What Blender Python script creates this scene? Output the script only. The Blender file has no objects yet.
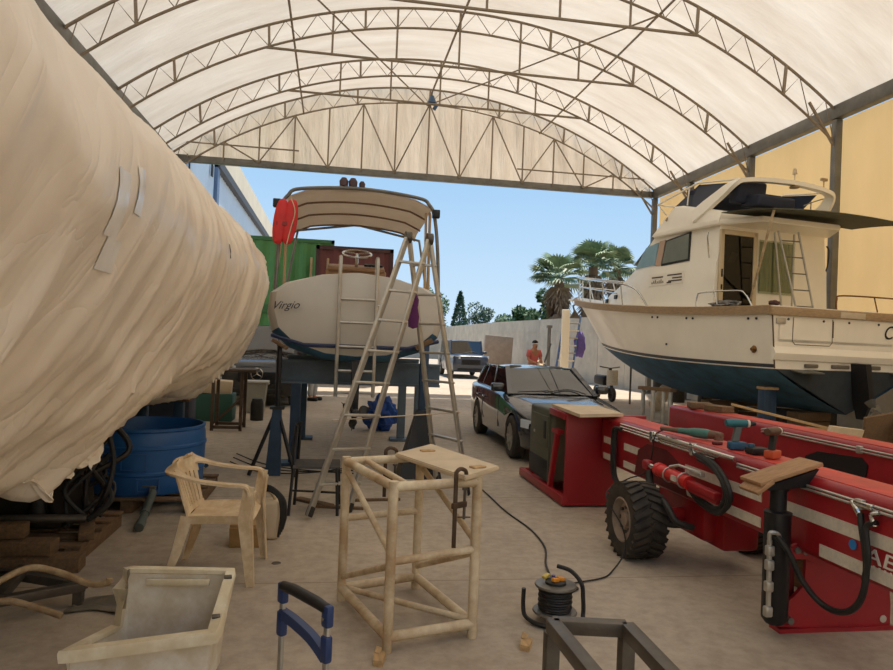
import bpy, bmesh, math, random
from mathutils import Vector, Matrix, Euler, noise

random.seed(7)
SC = bpy.context.scene
COL = SC.collection
PI = math.pi

# ------------------------------------------------------------------ camera
cam_d = bpy.data.cameras.new('camera')
cam_d.sensor_fit = 'HORIZONTAL'
cam_d.sensor_width = 36.0
cam_d.lens = 36.0 * 690.0 / 893.0
cam_d.clip_start = 0.05
cam_d.clip_end = 400
cam = bpy.data.objects.new('camera', cam_d)
COL.objects.link(cam)
_R = Vector((0.98600048, -0.16187407, 0.03999795))
_U = Vector((-0.04110879, -0.00351753, 0.99914848))
_F = Vector((0.16159554, 0.98680515, 0.01012274))
M = Matrix((_R, _U, -_F)).transposed().to_4x4()
M.translation = Vector((0, 0, 1.6))
cam.matrix_world = M
SC.camera = cam

# ------------------------------------------------------------------ world: hazy summer sky
world = bpy.data.worlds.new('hazy_sky')
SC.world = world
world.use_nodes = True
wn, wl = world.node_tree.nodes, world.node_tree.links
wn.clear()
w_out = wn.new('ShaderNodeOutputWorld')
w_bg = wn.new('ShaderNodeBackground')
w_tc = wn.new('ShaderNodeTexCoord')
w_sep = wn.new('ShaderNodeSeparateXYZ')
w_ramp = wn.new('ShaderNodeValToRGB')
w_noise = wn.new('ShaderNodeTexNoise')
w_noise.inputs['Scale'].default_value = 1.6
w_noise.inputs['Detail'].default_value = 3
w_mul = wn.new('ShaderNodeMath'); w_mul.operation = 'MULTIPLY_ADD'
w_mul.inputs[1].default_value = 0.08
wl.new(w_tc.outputs['Generated'], w_sep.inputs[0])
wl.new(w_tc.outputs['Generated'], w_noise.inputs['Vector'])
wl.new(w_noise.outputs['Fac'], w_mul.inputs[0])
wl.new(w_sep.outputs['Z'], w_mul.inputs[2])
wl.new(w_mul.outputs[0], w_ramp.inputs[0])
e = w_ramp.color_ramp.elements
e[0].position = 0.0; e[0].color = (0.60, 0.72, 0.82, 1)
e[1].position = 1.0; e[1].color = (0.16, 0.34, 0.68, 1)
x = e.new(0.06); x.color = (0.55, 0.71, 0.86, 1)
x = e.new(0.30); x.color = (0.32, 0.54, 0.80, 1)
wl.new(w_ramp.outputs[0], w_bg.inputs[0])
w_bg.inputs[1].default_value = 0.87
wl.new(w_bg.outputs[0], w_out.inputs[0])

# ------------------------------------------------------------------ sun (front right, high)
sun_d = bpy.data.lights.new('sun', 'SUN')
sun_d.energy = 5.0
sun_d.angle = math.radians(1.5)
sun_d.color = (1.0, 0.93, 0.82)
sun = bpy.data.objects.new('sun', sun_d)
COL.objects.link(sun)
sun.rotation_euler = Vector((0.20, 0.46, 1.0)).to_track_quat('Z', 'Y').to_euler()
sun.location = (20, 20, 40)

SC.view_settings.view_transform = 'Standard'
SC.view_settings.look = 'None'
SC.view_settings.gamma = 1.0
SC.view_settings.exposure = 0.42
SC.view_settings.use_curve_mapping = False
SC.cycles.max_bounces = 8
SC.cycles.transparent_max_bounces = 12

# ------------------------------------------------------------------ materials
def lin(c):
    r = []
    for v in c[:3]:
        v = v / 255.0
        r.append(v / 12.92 if v <= 0.04045 else ((v + 0.055) / 1.055) ** 2.4)
    return (r[0], r[1], r[2], 1.0)

MATS = {}
def mat(name, rgb, rough=0.5, metal=0.0, var=0.0, scale=4.0, bump=0.0, bscale=30.0, dirt=None, damt=0.5, coat=0.0, stretch=None, spec=None):
    if name in MATS:
        return MATS[name]
    m = bpy.data.materials.new(name)
    m.use_nodes = True
    nt = m.node_tree
    b = nt.nodes['Principled BSDF']
    col = lin(rgb)
    b.inputs['Base Color'].default_value = col
    b.inputs['Roughness'].default_value = rough
    b.inputs['Metallic'].default_value = metal
    if coat: b.inputs['Coat Weight'].default_value = coat
    if spec is not None: b.inputs['Specular IOR Level'].default_value = spec
    if var or bump or dirt:
        tc = nt.nodes.new('ShaderNodeTexCoord')
        vec = tc.outputs['Object']
        if stretch:
            mp = nt.nodes.new('ShaderNodeMapping')
            mp.inputs['Scale'].default_value = stretch
            nt.links.new(vec, mp.inputs[0]); vec = mp.outputs[0]
        if var or dirt:
            n = nt.nodes.new('ShaderNodeTexNoise')
            n.inputs['Scale'].default_value = scale
            n.inputs['Detail'].default_value = 6
            n.inputs['Roughness'].default_value = 0.65
            nt.links.new(vec, n.inputs['Vector'])
            r = nt.nodes.new('ShaderNodeValToRGB')
            a, z = r.color_ramp.elements
            if dirt:
                d = lin(dirt)
                a.position, z.position = 0.5 - 0.28 * damt, 0.72 - 0.1 * damt
                a.color = d; z.color = col
            else:
                a.position, z.position = 0.3, 0.7
                a.color = tuple(c * (1 - var) for c in col[:3]) + (1,)
                z.color = tuple(min(1, c * (1 + var * 0.5)) for c in col[:3]) + (1,)
            nt.links.new(n.outputs['Fac'], r.inputs[0])
            nt.links.new(r.outputs[0], b.inputs['Base Color'])
        if bump:
            n2 = nt.nodes.new('ShaderNodeTexNoise')
            n2.inputs['Scale'].default_value = bscale
            n2.inputs['Detail'].default_value = 4
            nt.links.new(vec, n2.inputs['Vector'])
            bp = nt.nodes.new('ShaderNodeBump')
            bp.inputs['Strength'].default_value = bump
            bp.inputs['Distance'].default_value = 0.02
            nt.links.new(n2.outputs['Fac'], bp.inputs['Height'])
            nt.links.new(bp.outputs[0], b.inputs['Normal'])
    MATS[name] = m
    return m

def mat_membrane(name, rgb, trans, diff, warp=(1, 1, 1), bump=0.4, nscale=1.2, var=0.25):
    """PVC sheet: part diffuse, part translucent, faint folds and stains."""
    m = bpy.data.materials.new(name); m.use_nodes = True
    nt = m.node_tree; N = nt.nodes; Lk = nt.links
    N.clear()
    out = N.new('ShaderNodeOutputMaterial')
    tc = N.new('ShaderNodeTexCoord'); mp = N.new('ShaderNodeMapping')
    mp.inputs['Scale'].default_value = warp
    Lk.new(tc.outputs['Object'], mp.inputs[0])
    n = N.new('ShaderNodeTexNoise'); n.inputs['Scale'].default_value = nscale; n.inputs['Detail'].default_value = 7; n.inputs['Roughness'].default_value = 0.6
    Lk.new(mp.outputs[0], n.inputs['Vector'])
    r = N.new('ShaderNodeValToRGB'); c = lin(rgb)
    r.color_ramp.elements[0].position = 0.3; r.color_ramp.elements[1].position = 0.7
    r.color_ramp.elements[0].color = (c[0] * (1 - var * 0.8), c[1] * (1 - var), c[2] * (1 - var * 1.2), 1)
    r.color_ramp.elements[1].color = c
    Lk.new(n.outputs['Fac'], r.inputs[0])
    bp = N.new('ShaderNodeBump'); bp.inputs['Strength'].default_value = bump; bp.inputs['Distance'].default_value = 0.15
    Lk.new(n.outputs['Fac'], bp.inputs['Height'])
    d = N.new('ShaderNodeBsdfDiffuse'); t = N.new('ShaderNodeBsdfTranslucent')
    def scaled(k):
        mx = N.new('ShaderNodeMix'); mx.data_type = 'RGBA'; mx.blend_type = 'MULTIPLY'
        mx.inputs[0].default_value = 1.0
        mx.inputs[7].default_value = (k, k, k, 1)
        Lk.new(r.outputs[0], mx.inputs[6])
        return mx.outputs[2]
    Lk.new(scaled(diff), d.inputs[0]); Lk.new(scaled(trans), t.inputs[0])
    Lk.new(bp.outputs[0], d.inputs['Normal']); Lk.new(bp.outputs[0], t.inputs['Normal'])
    a = N.new('ShaderNodeAddShader')
    Lk.new(d.outputs[0], a.inputs[0]); Lk.new(t.outputs[0], a.inputs[1])
    Lk.new(a.outputs[0], out.inputs[0])
    MATS[name] = m
    return m

def mat_glass(name, tint, gloss=0.25, rough=0.03):
    m = bpy.data.materials.new(name); m.use_nodes = True
    nt = m.node_tree; N = nt.nodes; Lk = nt.links
    N.clear()
    out = N.new('ShaderNodeOutputMaterial')
    t = N.new('ShaderNodeBsdfTransparent'); t.inputs[0].default_value = tint + (1,)
    g = N.new('ShaderNodeBsdfGlossy'); g.inputs['Roughness'].default_value = rough
    lw = N.new('ShaderNodeLayerWeight'); lw.inputs[0].default_value = gloss
    mx = N.new('ShaderNodeMixShader')
    Lk.new(lw.outputs['Fresnel'], mx.inputs[0]); Lk.new(t.outputs[0], mx.inputs[1]); Lk.new(g.outputs[0], mx.inputs[2])
    Lk.new(mx.outputs[0], out.inputs[0])
    MATS[name] = m
    return m

def mat_floor():
    m = bpy.data.materials.new('worn_concrete'); m.use_nodes = True
    nt = m.node_tree; N = nt.nodes; Lk = nt.links
    b = N['Principled BSDF']
    tc = N.new('ShaderNodeTexCoord')
    n1 = N.new('ShaderNodeTexNoise'); n1.inputs['Scale'].default_value = 0.55; n1.inputs['Detail'].default_value = 9; n1.inputs['Roughness'].default_value = 0.68
    n2 = N.new('ShaderNodeTexNoise'); n2.inputs['Scale'].default_value = 9; n2.inputs['Detail'].default_value = 6; n2.inputs['Roughness'].default_value = 0.7
    for n in (n1, n2): Lk.new(tc.outputs['Object'], n.inputs['Vector'])
    r1 = N.new('ShaderNodeValToRGB')
    r1.color_ramp.elements[0].position = 0.3; r1.color_ramp.elements[0].color = lin((164, 149, 130))
    r1.color_ramp.elements[1].position = 0.72; r1.color_ramp.elements[1].color = lin((196, 181, 161))
    Lk.new(n1.outputs['Fac'], r1.inputs[0])
    r2 = N.new('ShaderNodeValToRGB')
    r2.color_ramp.elements[0].position = 0.34; r2.color_ramp.elements[0].color = (0.72, 0.70, 0.68, 1)
    r2.color_ramp.elements[1].position = 0.6; r2.color_ramp.elements[1].color = (1, 1, 1, 1)
    Lk.new(n2.outputs['Fac'], r2.inputs[0])
    mx = N.new('ShaderNodeMix'); mx.data_type = 'RGBA'; mx.blend_type = 'MULTIPLY'; mx.inputs[0].default_value = 0.8
    Lk.new(r1.outputs[0], mx.inputs[6]); Lk.new(r2.outputs[0], mx.inputs[7])
    # slab joints every 2.35 m across, 4.7 m along
    sep = N.new('ShaderNodeSeparateXYZ'); Lk.new(tc.outputs['Object'], sep.inputs[0])
    def joint(sock, period, off):
        a = N.new('ShaderNodeMath'); a.operation = 'ADD'; a.inputs[1].default_value = off; Lk.new(sock, a.inputs[0])
        p = N.new('ShaderNodeMath'); p.operation = 'PINGPONG'; p.inputs[1].default_value = period / 2; Lk.new(a.outputs[0], p.inputs[0])
        c = N.new('ShaderNodeMath'); c.operation = 'LESS_THAN'; c.inputs[1].default_value = 0.008; Lk.new(p.outputs[0], c.inputs[0])
        return c.outputs[0]
    j1 = joint(sep.outputs['Y'], 2.45, -4.58 + 2.45 * 4)
    j2 = joint(sep.outputs['X'], 6.0, 2.6)
    jm = N.new('ShaderNodeMath'); jm.operation = 'MAXIMUM'; Lk.new(j1, jm.inputs[0]); Lk.new(j2, jm.inputs[1])
    mj = N.new('ShaderNodeMix'); mj.data_type = 'RGBA'; mj.blend_type = 'MULTIPLY'
    mjf = N.new('ShaderNodeMath'); mjf.operation = 'MULTIPLY'; mjf.inputs[1].default_value = 0.45
    Lk.new(jm.outputs[0], mjf.inputs[0]); Lk.new(mjf.outputs[0], mj.inputs[0])
    Lk.new(mx.outputs[2], mj.inputs[6]); mj.inputs[7].default_value = (0.35, 0.3, 0.26, 1)
    Lk.new(mj.outputs[2], b.inputs['Base Color'])
    b.inputs['Roughness'].default_value = 0.8
    bp = N.new('ShaderNodeBump'); bp.inputs['Strength'].default_value = 0.25; bp.inputs['Distance'].default_value = 0.01
    Lk.new(n2.outputs['Fac'], bp.inputs['Height']); Lk.new(bp.outputs[0], b.inputs['Normal'])
    return m

# ------------------------------------------------------------------ mesh helpers
def B(): return bmesh.new()

def merge(dst, src, M=None):
    if M is not None: src.transform(M)
    tmp = bpy.data.meshes.new('tmp'); src.to_mesh(tmp); src.free()
    dst.from_mesh(tmp); bpy.data.meshes.remove(tmp)
    return dst

def box(bm, c, s, rot=None, bev=0.0, seg=2):
    t = B()
    bmesh.ops.create_cube(t, size=1.0)
    bmesh.ops.scale(t, vec=Vector(s), verts=t.verts)
    if bev > 0:
        bmesh.ops.bevel(t, geom=t.edges[:], offset=min(bev, min(s) * 0.49), segments=seg, profile=0.5, affect='EDGES')
    Mx = Matrix.Translation(Vector(c))
    if rot is not None:
        Mx = Mx @ (rot.to_4x4() if isinstance(rot, Matrix) else Euler(rot).to_matrix().to_4x4())
    return merge(bm, t, Mx)

def bar(bm, p0, p1, w, h, up=(0, 0, 1), bev=0.0):
    """rectangular bar from p0 to p1: w across, h along 'up'"""
    p0, p1 = Vector(p0), Vector(p1)
    d = p1 - p0; L = d.length; d.normalize()
    up = Vector(up)
    if abs(d.dot(up)) > 0.97: up = Vector((0, 1, 0)) if abs(d.y) < 0.9 else Vector((1, 0, 0))
    s = d.cross(up).normalized(); u = s.cross(d)
    return box(bm, (p0 + p1) / 2, (L, w, h), Matrix((d, s, u)).transposed(), bev)

def tube(bm, pts, r, seg=8, closed=False, caps=True):
    pts = [Vector(p) for p in pts]; n = len(pts)
    rr = r if isinstance(r, (list, tuple)) else [r] * n
    tang = []
    for i in range(n):
        if closed: t = pts[(i + 1) % n] - pts[i - 1]
        else: t = pts[min(i + 1, n - 1)] - pts[max(i - 1, 0)]
        tang.append(t.normalized() if t.length > 1e-9 else Vector((0, 0, 1)))
    u = tang[0].orthogonal().normalized(); rings = []
    for i in range(n):
        u = (u - tang[i] * u.dot(tang[i]))
        u = u.normalized() if u.length > 1e-6 else tang[i].orthogonal().normalized()
        v = tang[i].cross(u)
        rings.append([bm.verts.new(pts[i] + (u * math.cos(2 * PI * k / seg) + v * math.sin(2 * PI * k / seg)) * rr[i]) for k in range(seg)])
    m = n if closed else n - 1
    for i in range(m):
        a, b = rings[i], rings[(i + 1) % n]
        for k in range(seg):
            bm.faces.new((a[k], a[(k + 1) % seg], b[(k + 1) % seg], b[k]))
    if caps and not closed:
        bm.faces.new(rings[0][::-1]); bm.faces.new(rings[-1])
    return bm

def curve(pts, n=6):
    """Catmull-Rom through pts"""
    P = [Vector(p) for p in pts]; out = []
    for i in range(len(P) - 1):
        a = P[max(i - 1, 0)]; b = P[i]; c = P[i + 1]; d = P[min(i + 2, len(P) - 1)]
        for k in range(n):
            t = k / n
            out.append(0.5 * ((2 * b) + (c - a) * t + (2 * a - 5 * b + 4 * c - d) * t * t + (3 * b - a - 3 * c + d) * t ** 3))
    out.append(P[-1]); return out

def lathe(bm, prof, seg=24, org=(0, 0, 0), axis=(0, 0, 1)):
    q = Vector(axis).to_track_quat('Z', 'Y').to_matrix(); org = Vector(org)
    rings = []
    for r, z in prof:
        if r < 1e-6: rings.append([bm.verts.new(org + q @ Vector((0, 0, z)))])
        else: rings.append([bm.verts.new(org + q @ Vector((r * math.cos(2 * PI * k / seg), r * math.sin(2 * PI * k / seg), z))) for k in range(seg)])
    for a, b in zip(rings, rings[1:]):
        for k in range(seg):
            k2 = (k + 1) % seg
            if len(a) == 1 and len(b) == 1: continue
            if len(a) == 1: bm.faces.new((a[0], b[k2], b[k]))
            elif len(b) == 1: bm.faces.new((a[k], a[k2], b[0]))
            else: bm.faces.new((a[k], a[k2], b[k2], b[k]))
    return bm

def prism(bm, poly, o, ax, ay, depth):
    """polygon (2-D) in plane o + x*ax + y*ay, extruded by the vector depth"""
    o, ax, ay, dp = Vector(o), Vector(ax), Vector(ay), Vector(depth)
    a = [bm.verts.new(o + ax * x + ay * y) for x, y in poly]
    b = [bm.verts.new(v.co + dp) for v in a]
    n = len(a)
    bm.faces.new(a[::-1]); bm.faces.new(b)
    for i in range(n): bm.faces.new((a[i], a[(i + 1) % n], b[(i + 1) % n], b[i]))
    return bm

def loft(bm, rings, closed=True, cap=True):
    R = [[bm.verts.new(Vector(p)) for p in r] for r in rings]
    n = len(R[0])
    for a, b in zip(R, R[1:]):
        for k in range(n if closed else n - 1):
            k2 = (k + 1) % n
            try: bm.faces.new((a[k], a[k2], b[k2], b[k]))
            except ValueError: pass
    if cap and closed:
        for r in (R[0][::-1], R[-1]):
            try: bm.faces.new(r)
            except ValueError: pass
    return bm

def slab(bm, fn, nu, nv, t):
    """surface fn(u,v) given thickness t against its normal"""
    g = [[Vector(fn(i / nu, j / nv)) for j in range(nv + 1)] for i in range(nu + 1)]
    T, U = [], []
    for i in range(nu + 1):
        a, b = [], []
        for j in range(nv + 1):
            du = g[min(i + 1, nu)][j] - g[max(i - 1, 0)][j]
            dv = g[i][min(j + 1, nv)] - g[i][max(j - 1, 0)]
            n = du.cross(dv); n = n.normalized() if n.length > 1e-12 else Vector((0, 0, 1))
            a.append(bm.verts.new(g[i][j])); b.append(bm.verts.new(g[i][j] - n * t))
        T.append(a); U.append(b)
    for i in range(nu):
        for j in range(nv):
            bm.faces.new((T[i][j], T[i + 1][j], T[i + 1][j + 1], T[i][j + 1]))
            bm.faces.new((U[i][j], U[i][j + 1], U[i + 1][j + 1], U[i + 1][j]))
    for i in range(nu):
        bm.faces.new((T[i][0], U[i][0], U[i + 1][0], T[i + 1][0]))
        bm.faces.new((T[i][nv], T[i + 1][nv], U[i + 1][nv], U[i][nv]))
    for j in range(nv):
        bm.faces.new((T[0][j], T[0][j + 1], U[0][j + 1], U[0][j]))
        bm.faces.new((T[nu][j], U[nu][j], U[nu][j + 1], T[nu][j + 1]))
    return bm

def quad(bm, a, b, c, d, t=0.006):
    a, b, c, d = map(Vector, (a, b, c, d))
    return slab(bm, lambda u, v: (a * (1 - u) + b * u) * (1 - v) + (d * (1 - u) + c * u) * v, 1, 1, t)

def sheet(bm, fn, nu, nv):
    g = [[bm.verts.new(Vector(fn(i / nu, j / nv))) for j in range(nv + 1)] for i in range(nu + 1)]
    for i in range(nu):
        for j in range(nv):
            bm.faces.new((g[i][j], g[i + 1][j], g[i + 1][j + 1], g[i][j + 1]))
    return bm

def rect_sweep(bm, pts, wid, thk, side):
    """flat strip swept along pts; wid along the given side vector(s), thk across"""
    pts = [Vector(p) for p in pts]; n = len(pts); rings = []
    for i in range(n):
        t = (pts[min(i + 1, n - 1)] - pts[max(i - 1, 0)]).normalized()
        s = Vector(side[i] if isinstance(side, list) else side)
        s = (s - t * s.dot(t)).normalized(); k = t.cross(s)
        w = wid[i] if isinstance(wid, (list, tuple)) else wid
        h = thk[i] if isinstance(thk, (list, tuple)) else thk
        rings.append([pts[i] + s * w / 2 + k * h / 2, pts[i] - s * w / 2 + k * h / 2, pts[i] - s * w / 2 - k * h / 2, pts[i] + s * w / 2 - k * h / 2])
    return loft(bm, rings)

def mesh_from(bm, name, smooth=38):
    bmesh.ops.recalc_face_normals(bm, faces=bm.faces[:])
    ang = math.radians(smooth)
    for f in bm.faces: f.smooth = True
    for ed in bm.edges:
        if len(ed.link_faces) != 2: ed.smooth = True
        else: ed.smooth = ed.calc_face_angle(0) < ang
    me = bpy.data.meshes.new(name); bm.to_mesh(me); bm.free()
    return me

def link(name, bm, m, parent=None, smooth=38):
    me = mesh_from(bm, name, smooth)
    if m is not None: me.materials.append(m)
    o = bpy.data.objects.new(name, me); COL.objects.link(o)
    if parent is not None: o.parent = parent
    return o

def struct(name, bm, m, parent=None, smooth=38):
    o = link(name, bm, m, parent, smooth); o['kind'] = 'structure'; return o

class Thing:
    """an Empty at the thing's base that parents its parts; part meshes are given in world metres (or locally if local)"""
    def __init__(s, name, label, cat, loc=(0, 0, 0), rz=0.0, group=None, local=False):
        o = bpy.data.objects.new(name, None); COL.objects.link(o)
        o.empty_display_size = 0.1
        o.location = loc; o.rotation_euler = (0, 0, rz)
        o['label'] = label; o['category'] = cat
        if group: o['group'] = group
        s.o = o; s.local = local
        s.inv = (Matrix.Translation(Vector(loc)) @ Matrix.Rotation(rz, 4, 'Z')).inverted()
    def part(s, name, bm, m, parent=None, label=None, smooth=38):
        if not s.local: bm.transform(s.inv)
        o = link(name, bm, m, parent or s.o, smooth)
        if label: o['label'] = label
        return o

def solo(name, label, cat, bm, m, group=None, smooth=38, kind=None):
    xs = [v.co for v in bm.verts]
    lo = Vector((min(v.x for v in xs), min(v.y for v in xs), min(v.z for v in xs)))
    hi = Vector((max(v.x for v in xs), max(v.y for v in xs), max(v.z for v in xs)))
    c = Vector(((lo.x + hi.x) / 2, (lo.y + hi.y) / 2, lo.z))
    bm.transform(Matrix.Translation(-c))
    o = link(name, bm, m, None, smooth); o.location = c
    o['label'] = label; o['category'] = cat
    if group: o['group'] = group
    if kind: o['kind'] = kind
    return o

def copy_tree(o, parent=None):
    c = o.copy(); COL.objects.link(c)
    if parent is not None: c.parent = parent
    for ch in list(o.children): copy_tree(ch, c)
    return c

def text_bm(s, size, M4, extrude=0.001, shear=0.0):
    cu = bpy.data.curves.new('lettering', 'FONT'); cu.body = s; cu.size = size; cu.extrude = extrude; cu.shear = shear
    o = bpy.data.objects.new('lettering', cu); COL.objects.link(o)
    dg = bpy.context.evaluated_depsgraph_get(); dg.update()
    me = bpy.data.meshes.new_from_object(o.evaluated_get(dg))
    bm = B(); bm.from_mesh(me); bm.transform(M4)
    bpy.data.objects.remove(o); bpy.data.curves.remove(cu); bpy.data.meshes.remove(me)
    return bm

def frame_m(o, ax, ay):
    ax = Vector(ax).normalized(); ay = Vector(ay).normalized()
    m = Matrix((ax, ay, ax.cross(ay))).transposed().to_4x4(); m.translation = Vector(o); return m

def cut(bm, cutter):
    """boolean difference of two closed meshes"""
    a = link('tmp_a', bm, None); b = link('tmp_b', cutter, None)
    md = a.modifiers.new('b', 'BOOLEAN'); md.operation = 'DIFFERENCE'; md.object = b; md.solver = 'EXACT'
    dg = bpy.context.evaluated_depsgraph_get(); dg.update()
    me = bpy.data.meshes.new_from_object(a.evaluated_get(dg))
    r = B(); r.from_mesh(me)
    for o in (a, b):
        d = o.data; bpy.data.objects.remove(o); bpy.data.meshes.remove(d)
    bpy.data.meshes.remove(me)
    return r

def nz(x, y, z=0.0): return noise.noise(Vector((x, y, z)))

M_ = {}
M_['steel'] = mat('galvanised_steel', (120, 118, 112), 0.5, 0.6, var=0.25, scale=3)
M_['truss'] = mat('truss_paint', (142, 128, 110), 0.6, 0.3, var=0.2, scale=2)
M_['dark_steel'] = mat('raw_dark_steel', (106, 99, 90), 0.5, 0.7, var=0.35, scale=6)
M_['black'] = mat('black_rubber', (34, 32, 30), 0.6, var=0.3, scale=10)
M_['blackmetal'] = mat('black_paint', (36, 35, 36), 0.45, 0.2, var=0.3, scale=6)
M_['chrome'] = mat('polished_steel', (205, 205, 200), 0.18, 1.0)
M_['alu'] = mat('aluminium', (190, 186, 176), 0.42, 0.7, var=0.2, scale=8)
M_['red'] = mat('red_machine_paint', (158, 26, 34), 0.45, 0.0, var=0.22, scale=3.5, coat=0.15)
M_['redlit'] = mat('lit_red_paint', (212, 66, 52), 0.55, 0.0, var=0.18, scale=7, dirt=(170, 60, 48), damt=0.6)  # light on the beam tops put into a lighter red
M_['reflect'] = mat('white_reflective_tape', (214, 206, 190), 0.4, var=0.18, scale=24)
M_['wood'] = mat('pale_timber', (196, 160, 112), 0.7, var=0.3, scale=4, stretch=(12, 1.5, 12), bump=0.2)
M_['oldwood'] = mat('weathered_timber', (118, 92, 64), 0.8, var=0.4, scale=5, stretch=(10, 2, 10), bump=0.3)
M_['ply'] = mat('dusty_board', (206, 186, 156), 0.75, var=0.15, scale=5)
M_['cream'] = mat('cream_paint', (226, 210, 178), 0.55, dirt=(178, 150, 114), damt=0.45, scale=5)
M_['white'] = mat('white_gelcoat', (246, 238, 220), 0.35, var=0.06, scale=1.2, coat=0.2)
M_['blue'] = mat('blue_plastic', (36, 92, 152), 0.45, var=0.22, scale=3)
M_['bluesteel'] = mat('blue_painted_steel', (44, 68, 92), 0.5, 0.2, var=0.3, scale=4)
M_['navy'] = mat('navy_fabric', (40, 44, 60), 0.8, var=0.25, scale=8)
M_['canvas'] = mat('olive_canvas', (78, 78, 60), 0.85, var=0.2, scale=6)
M_['tan'] = mat('tan_rubbing_band', (172, 144, 108), 0.6, var=0.3, scale=4, stretch=(3, 3, 12))
M_['antifoul'] = mat('blue_antifouling', (64, 112, 144), 0.75, var=0.35, scale=2.2, dirt=(50, 80, 100), damt=0.6)
M_['glass'] = mat_glass('tinted_glass', (0.42, 0.46, 0.44), 0.35)
M_['darkglass'] = mat_glass('dark_glass', (0.12, 0.14, 0.14), 0.3)
M_['dark'] = mat('dark_trim', (18, 18, 20), 0.55)
M_['tyre'] = mat('tyre_rubber', (40, 37, 34), 0.85, dirt=(66, 58, 48), damt=0.5, scale=9)
M_['concrete'] = mat('wall_concrete', (206, 196, 178), 0.85, var=0.2, scale=1.4, bump=0.2, bscale=12)
M_['plastic'] = mat('dirty_plastic', (234, 214, 180), 0.5, dirt=(204, 176, 136), damt=0.3, scale=7)

# ================================================================== THE SETTING
XL, XR, XC = -5.55, 11.51, 2.98
YG, YB = 23.9, -4.0
RO, ZC = 13.72, -3.36
def arc_z(x, r=RO): return ZC + math.sqrt(max(r * r - (x - XC) ** 2, 0))

bm = B(); sheet(bm, lambda u, v: (-70 + 160 * u, -12 + 132 * v, 0), 8, 8)
struct('floor', bm, mat_floor())

roof_m = mat_membrane('roof_membrane', (238, 226, 208), 0.44, 0.46, warp=(0.35, 1.6, 0.5), bump=0.35, nscale=1.1, var=0.22)
half = math.acos((XR - XC) / RO)
def roof_fn(u, v):
    a = half + (PI - 2 * half) * u
    y = YB + (YG - YB) * v
    bay = ((y - 14.55) / 3.38) % 1.0
    sag = 0.05 * math.sin(PI * bay)
    r = RO + 0.10 - sag + 0.025 * nz(a * 16, y * 0.35) + 0.012 * nz(a * 40, y * 1.2, 4)
    return (XC + r * math.cos(a), y, ZC + r * math.sin(a))
bm = B(); sheet(bm, roof_fn, 110, 150)
struct('ceiling', bm, roof_m, smooth=80)

gable_m = mat_membrane('gable_membrane', (236, 220, 198), 0.52, 0.42, warp=(2.6, 1, 0.35), bump=0.9, nscale=1.3, var=0.2)
bm = B()
def gable_fn(u, v):
    x = XL + (XR - XL) * u
    zt = arc_z(x) + 0.16; z0 = 7.30
    return (x, YG + 0.16 + 0.10 * nz(x * 1.6, v * 0.8) + 0.07 * (1 - 2 * abs(nz(x * 3.2, v * 1.2, 7))), z0 + (zt - z0) * v)
sheet(bm, gable_fn, 160, 14)
struct('wall_front', bm, gable_m, smooth=80)

amber_m = mat_membrane('amber_wall_sheet', (236, 198, 138), 0.72, 0.24, warp=(1, 0.9, 0.35), bump=0.15, nscale=0.7, var=0.16)
bm = B()
sheet(bm, lambda u, v: (XR + 0.2 + 0.02 * nz(u * 40, v * 3), YB + (YG - YB) * u, 2.42 + 4.82 * v), 120, 8)
wr = struct('wall_right', bm, amber_m, smooth=80)
bm = B(); box(bm, (XR + 0.36, (YB + YG) / 2, 1.23), (0.22, YG - YB, 2.46), bev=0.02)
struct('wall_concrete', bm, M_['concrete'])
bm = B(); box(bm, (XL - 0.15, (YB + 21.5) / 2, 3.55), (0.12, 21.5 - YB, 7.1))
struct('wall_left', bm, mat('left_cladding', (214, 206, 192), 0.7, var=0.15, scale=1.5))

bm = B(); box(bm, (3, -13.2, 4.5), (46, 0.4, 9.0))  # unseen facade added behind the camera to bounce sunlight into the shed
for k in range(24): box(bm, (-19 + k * 1.9, -12.98, 4.5), (0.08, 0.06, 9.0))
struct('bounce_wall', bm, mat('bounce_wall_pale', (232, 222, 202), 0.8, var=0.08, scale=0.6))

# eave beams and posts
def wbeam(name, label, p0, p1, w, h, m=M_['steel']):
    bm = B(); bar(bm, p0, p1, w, h, bev=0.012)
    return solo(name, label, 'beam', bm, m)
wbeam('eave_beam', 'long grey steel eave beam above the amber wall on the right', (XR, YB, 7.37), (XR, YG, 7.37), 0.22, 0.32)
wbeam('eave_beam', 'grey steel eave beam rising over the wrapped boat on the left', (XL, YB, 7.37), (XL, YG, 7.37), 0.22, 0.32)
wbeam('gable_beam', 'horizontal steel beam along the bottom of the far gable curtain', (XL + 0.12, YG, 7.32), (XR - 0.1, YG, 7.32), 0.2, 0.22)
PL = ['furthest grey steel post of the right wall, at the open end', 'grey steel post on the right wall, second from the open end',
      'grey steel post on the right wall beside the boat radar arch', 'nearest grey steel post on the right wall, behind the boat awning']
TY = [23.9, 21.3, 17.95, 14.55]
def gusset(bm, x, y, z, s):
    prism(bm, [(0, 0), (s, 0), (0, -s)], (x, y - 0.01, z), (-1 if x > XC else 1, 0, 0), (0, 0, 1), (0, 0.02, 0))
for y, lb in zip(TY, PL):
    t = Thing('steel_post', lb, 'post', (XR, y, 0))
    bm = B(); box(bm, (XR - 0.0, y, 3.6), (0.17, 0.06 if False else 0.17, 7.2), bev=0.01); t.part('shaft', bm, M_['steel'])
    bm = B(); bar(bm, (XR - 0.05, y, 6.55), (XR - 0.75, y, 7.55), 0.05, 0.05); t.part('knee_brace', bm, M_['truss'])
    bm = B(); box(bm, (XR, y, 0.015), (0.36, 0.36, 0.03)); t.part('base_plate', bm, M_['steel'])

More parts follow.
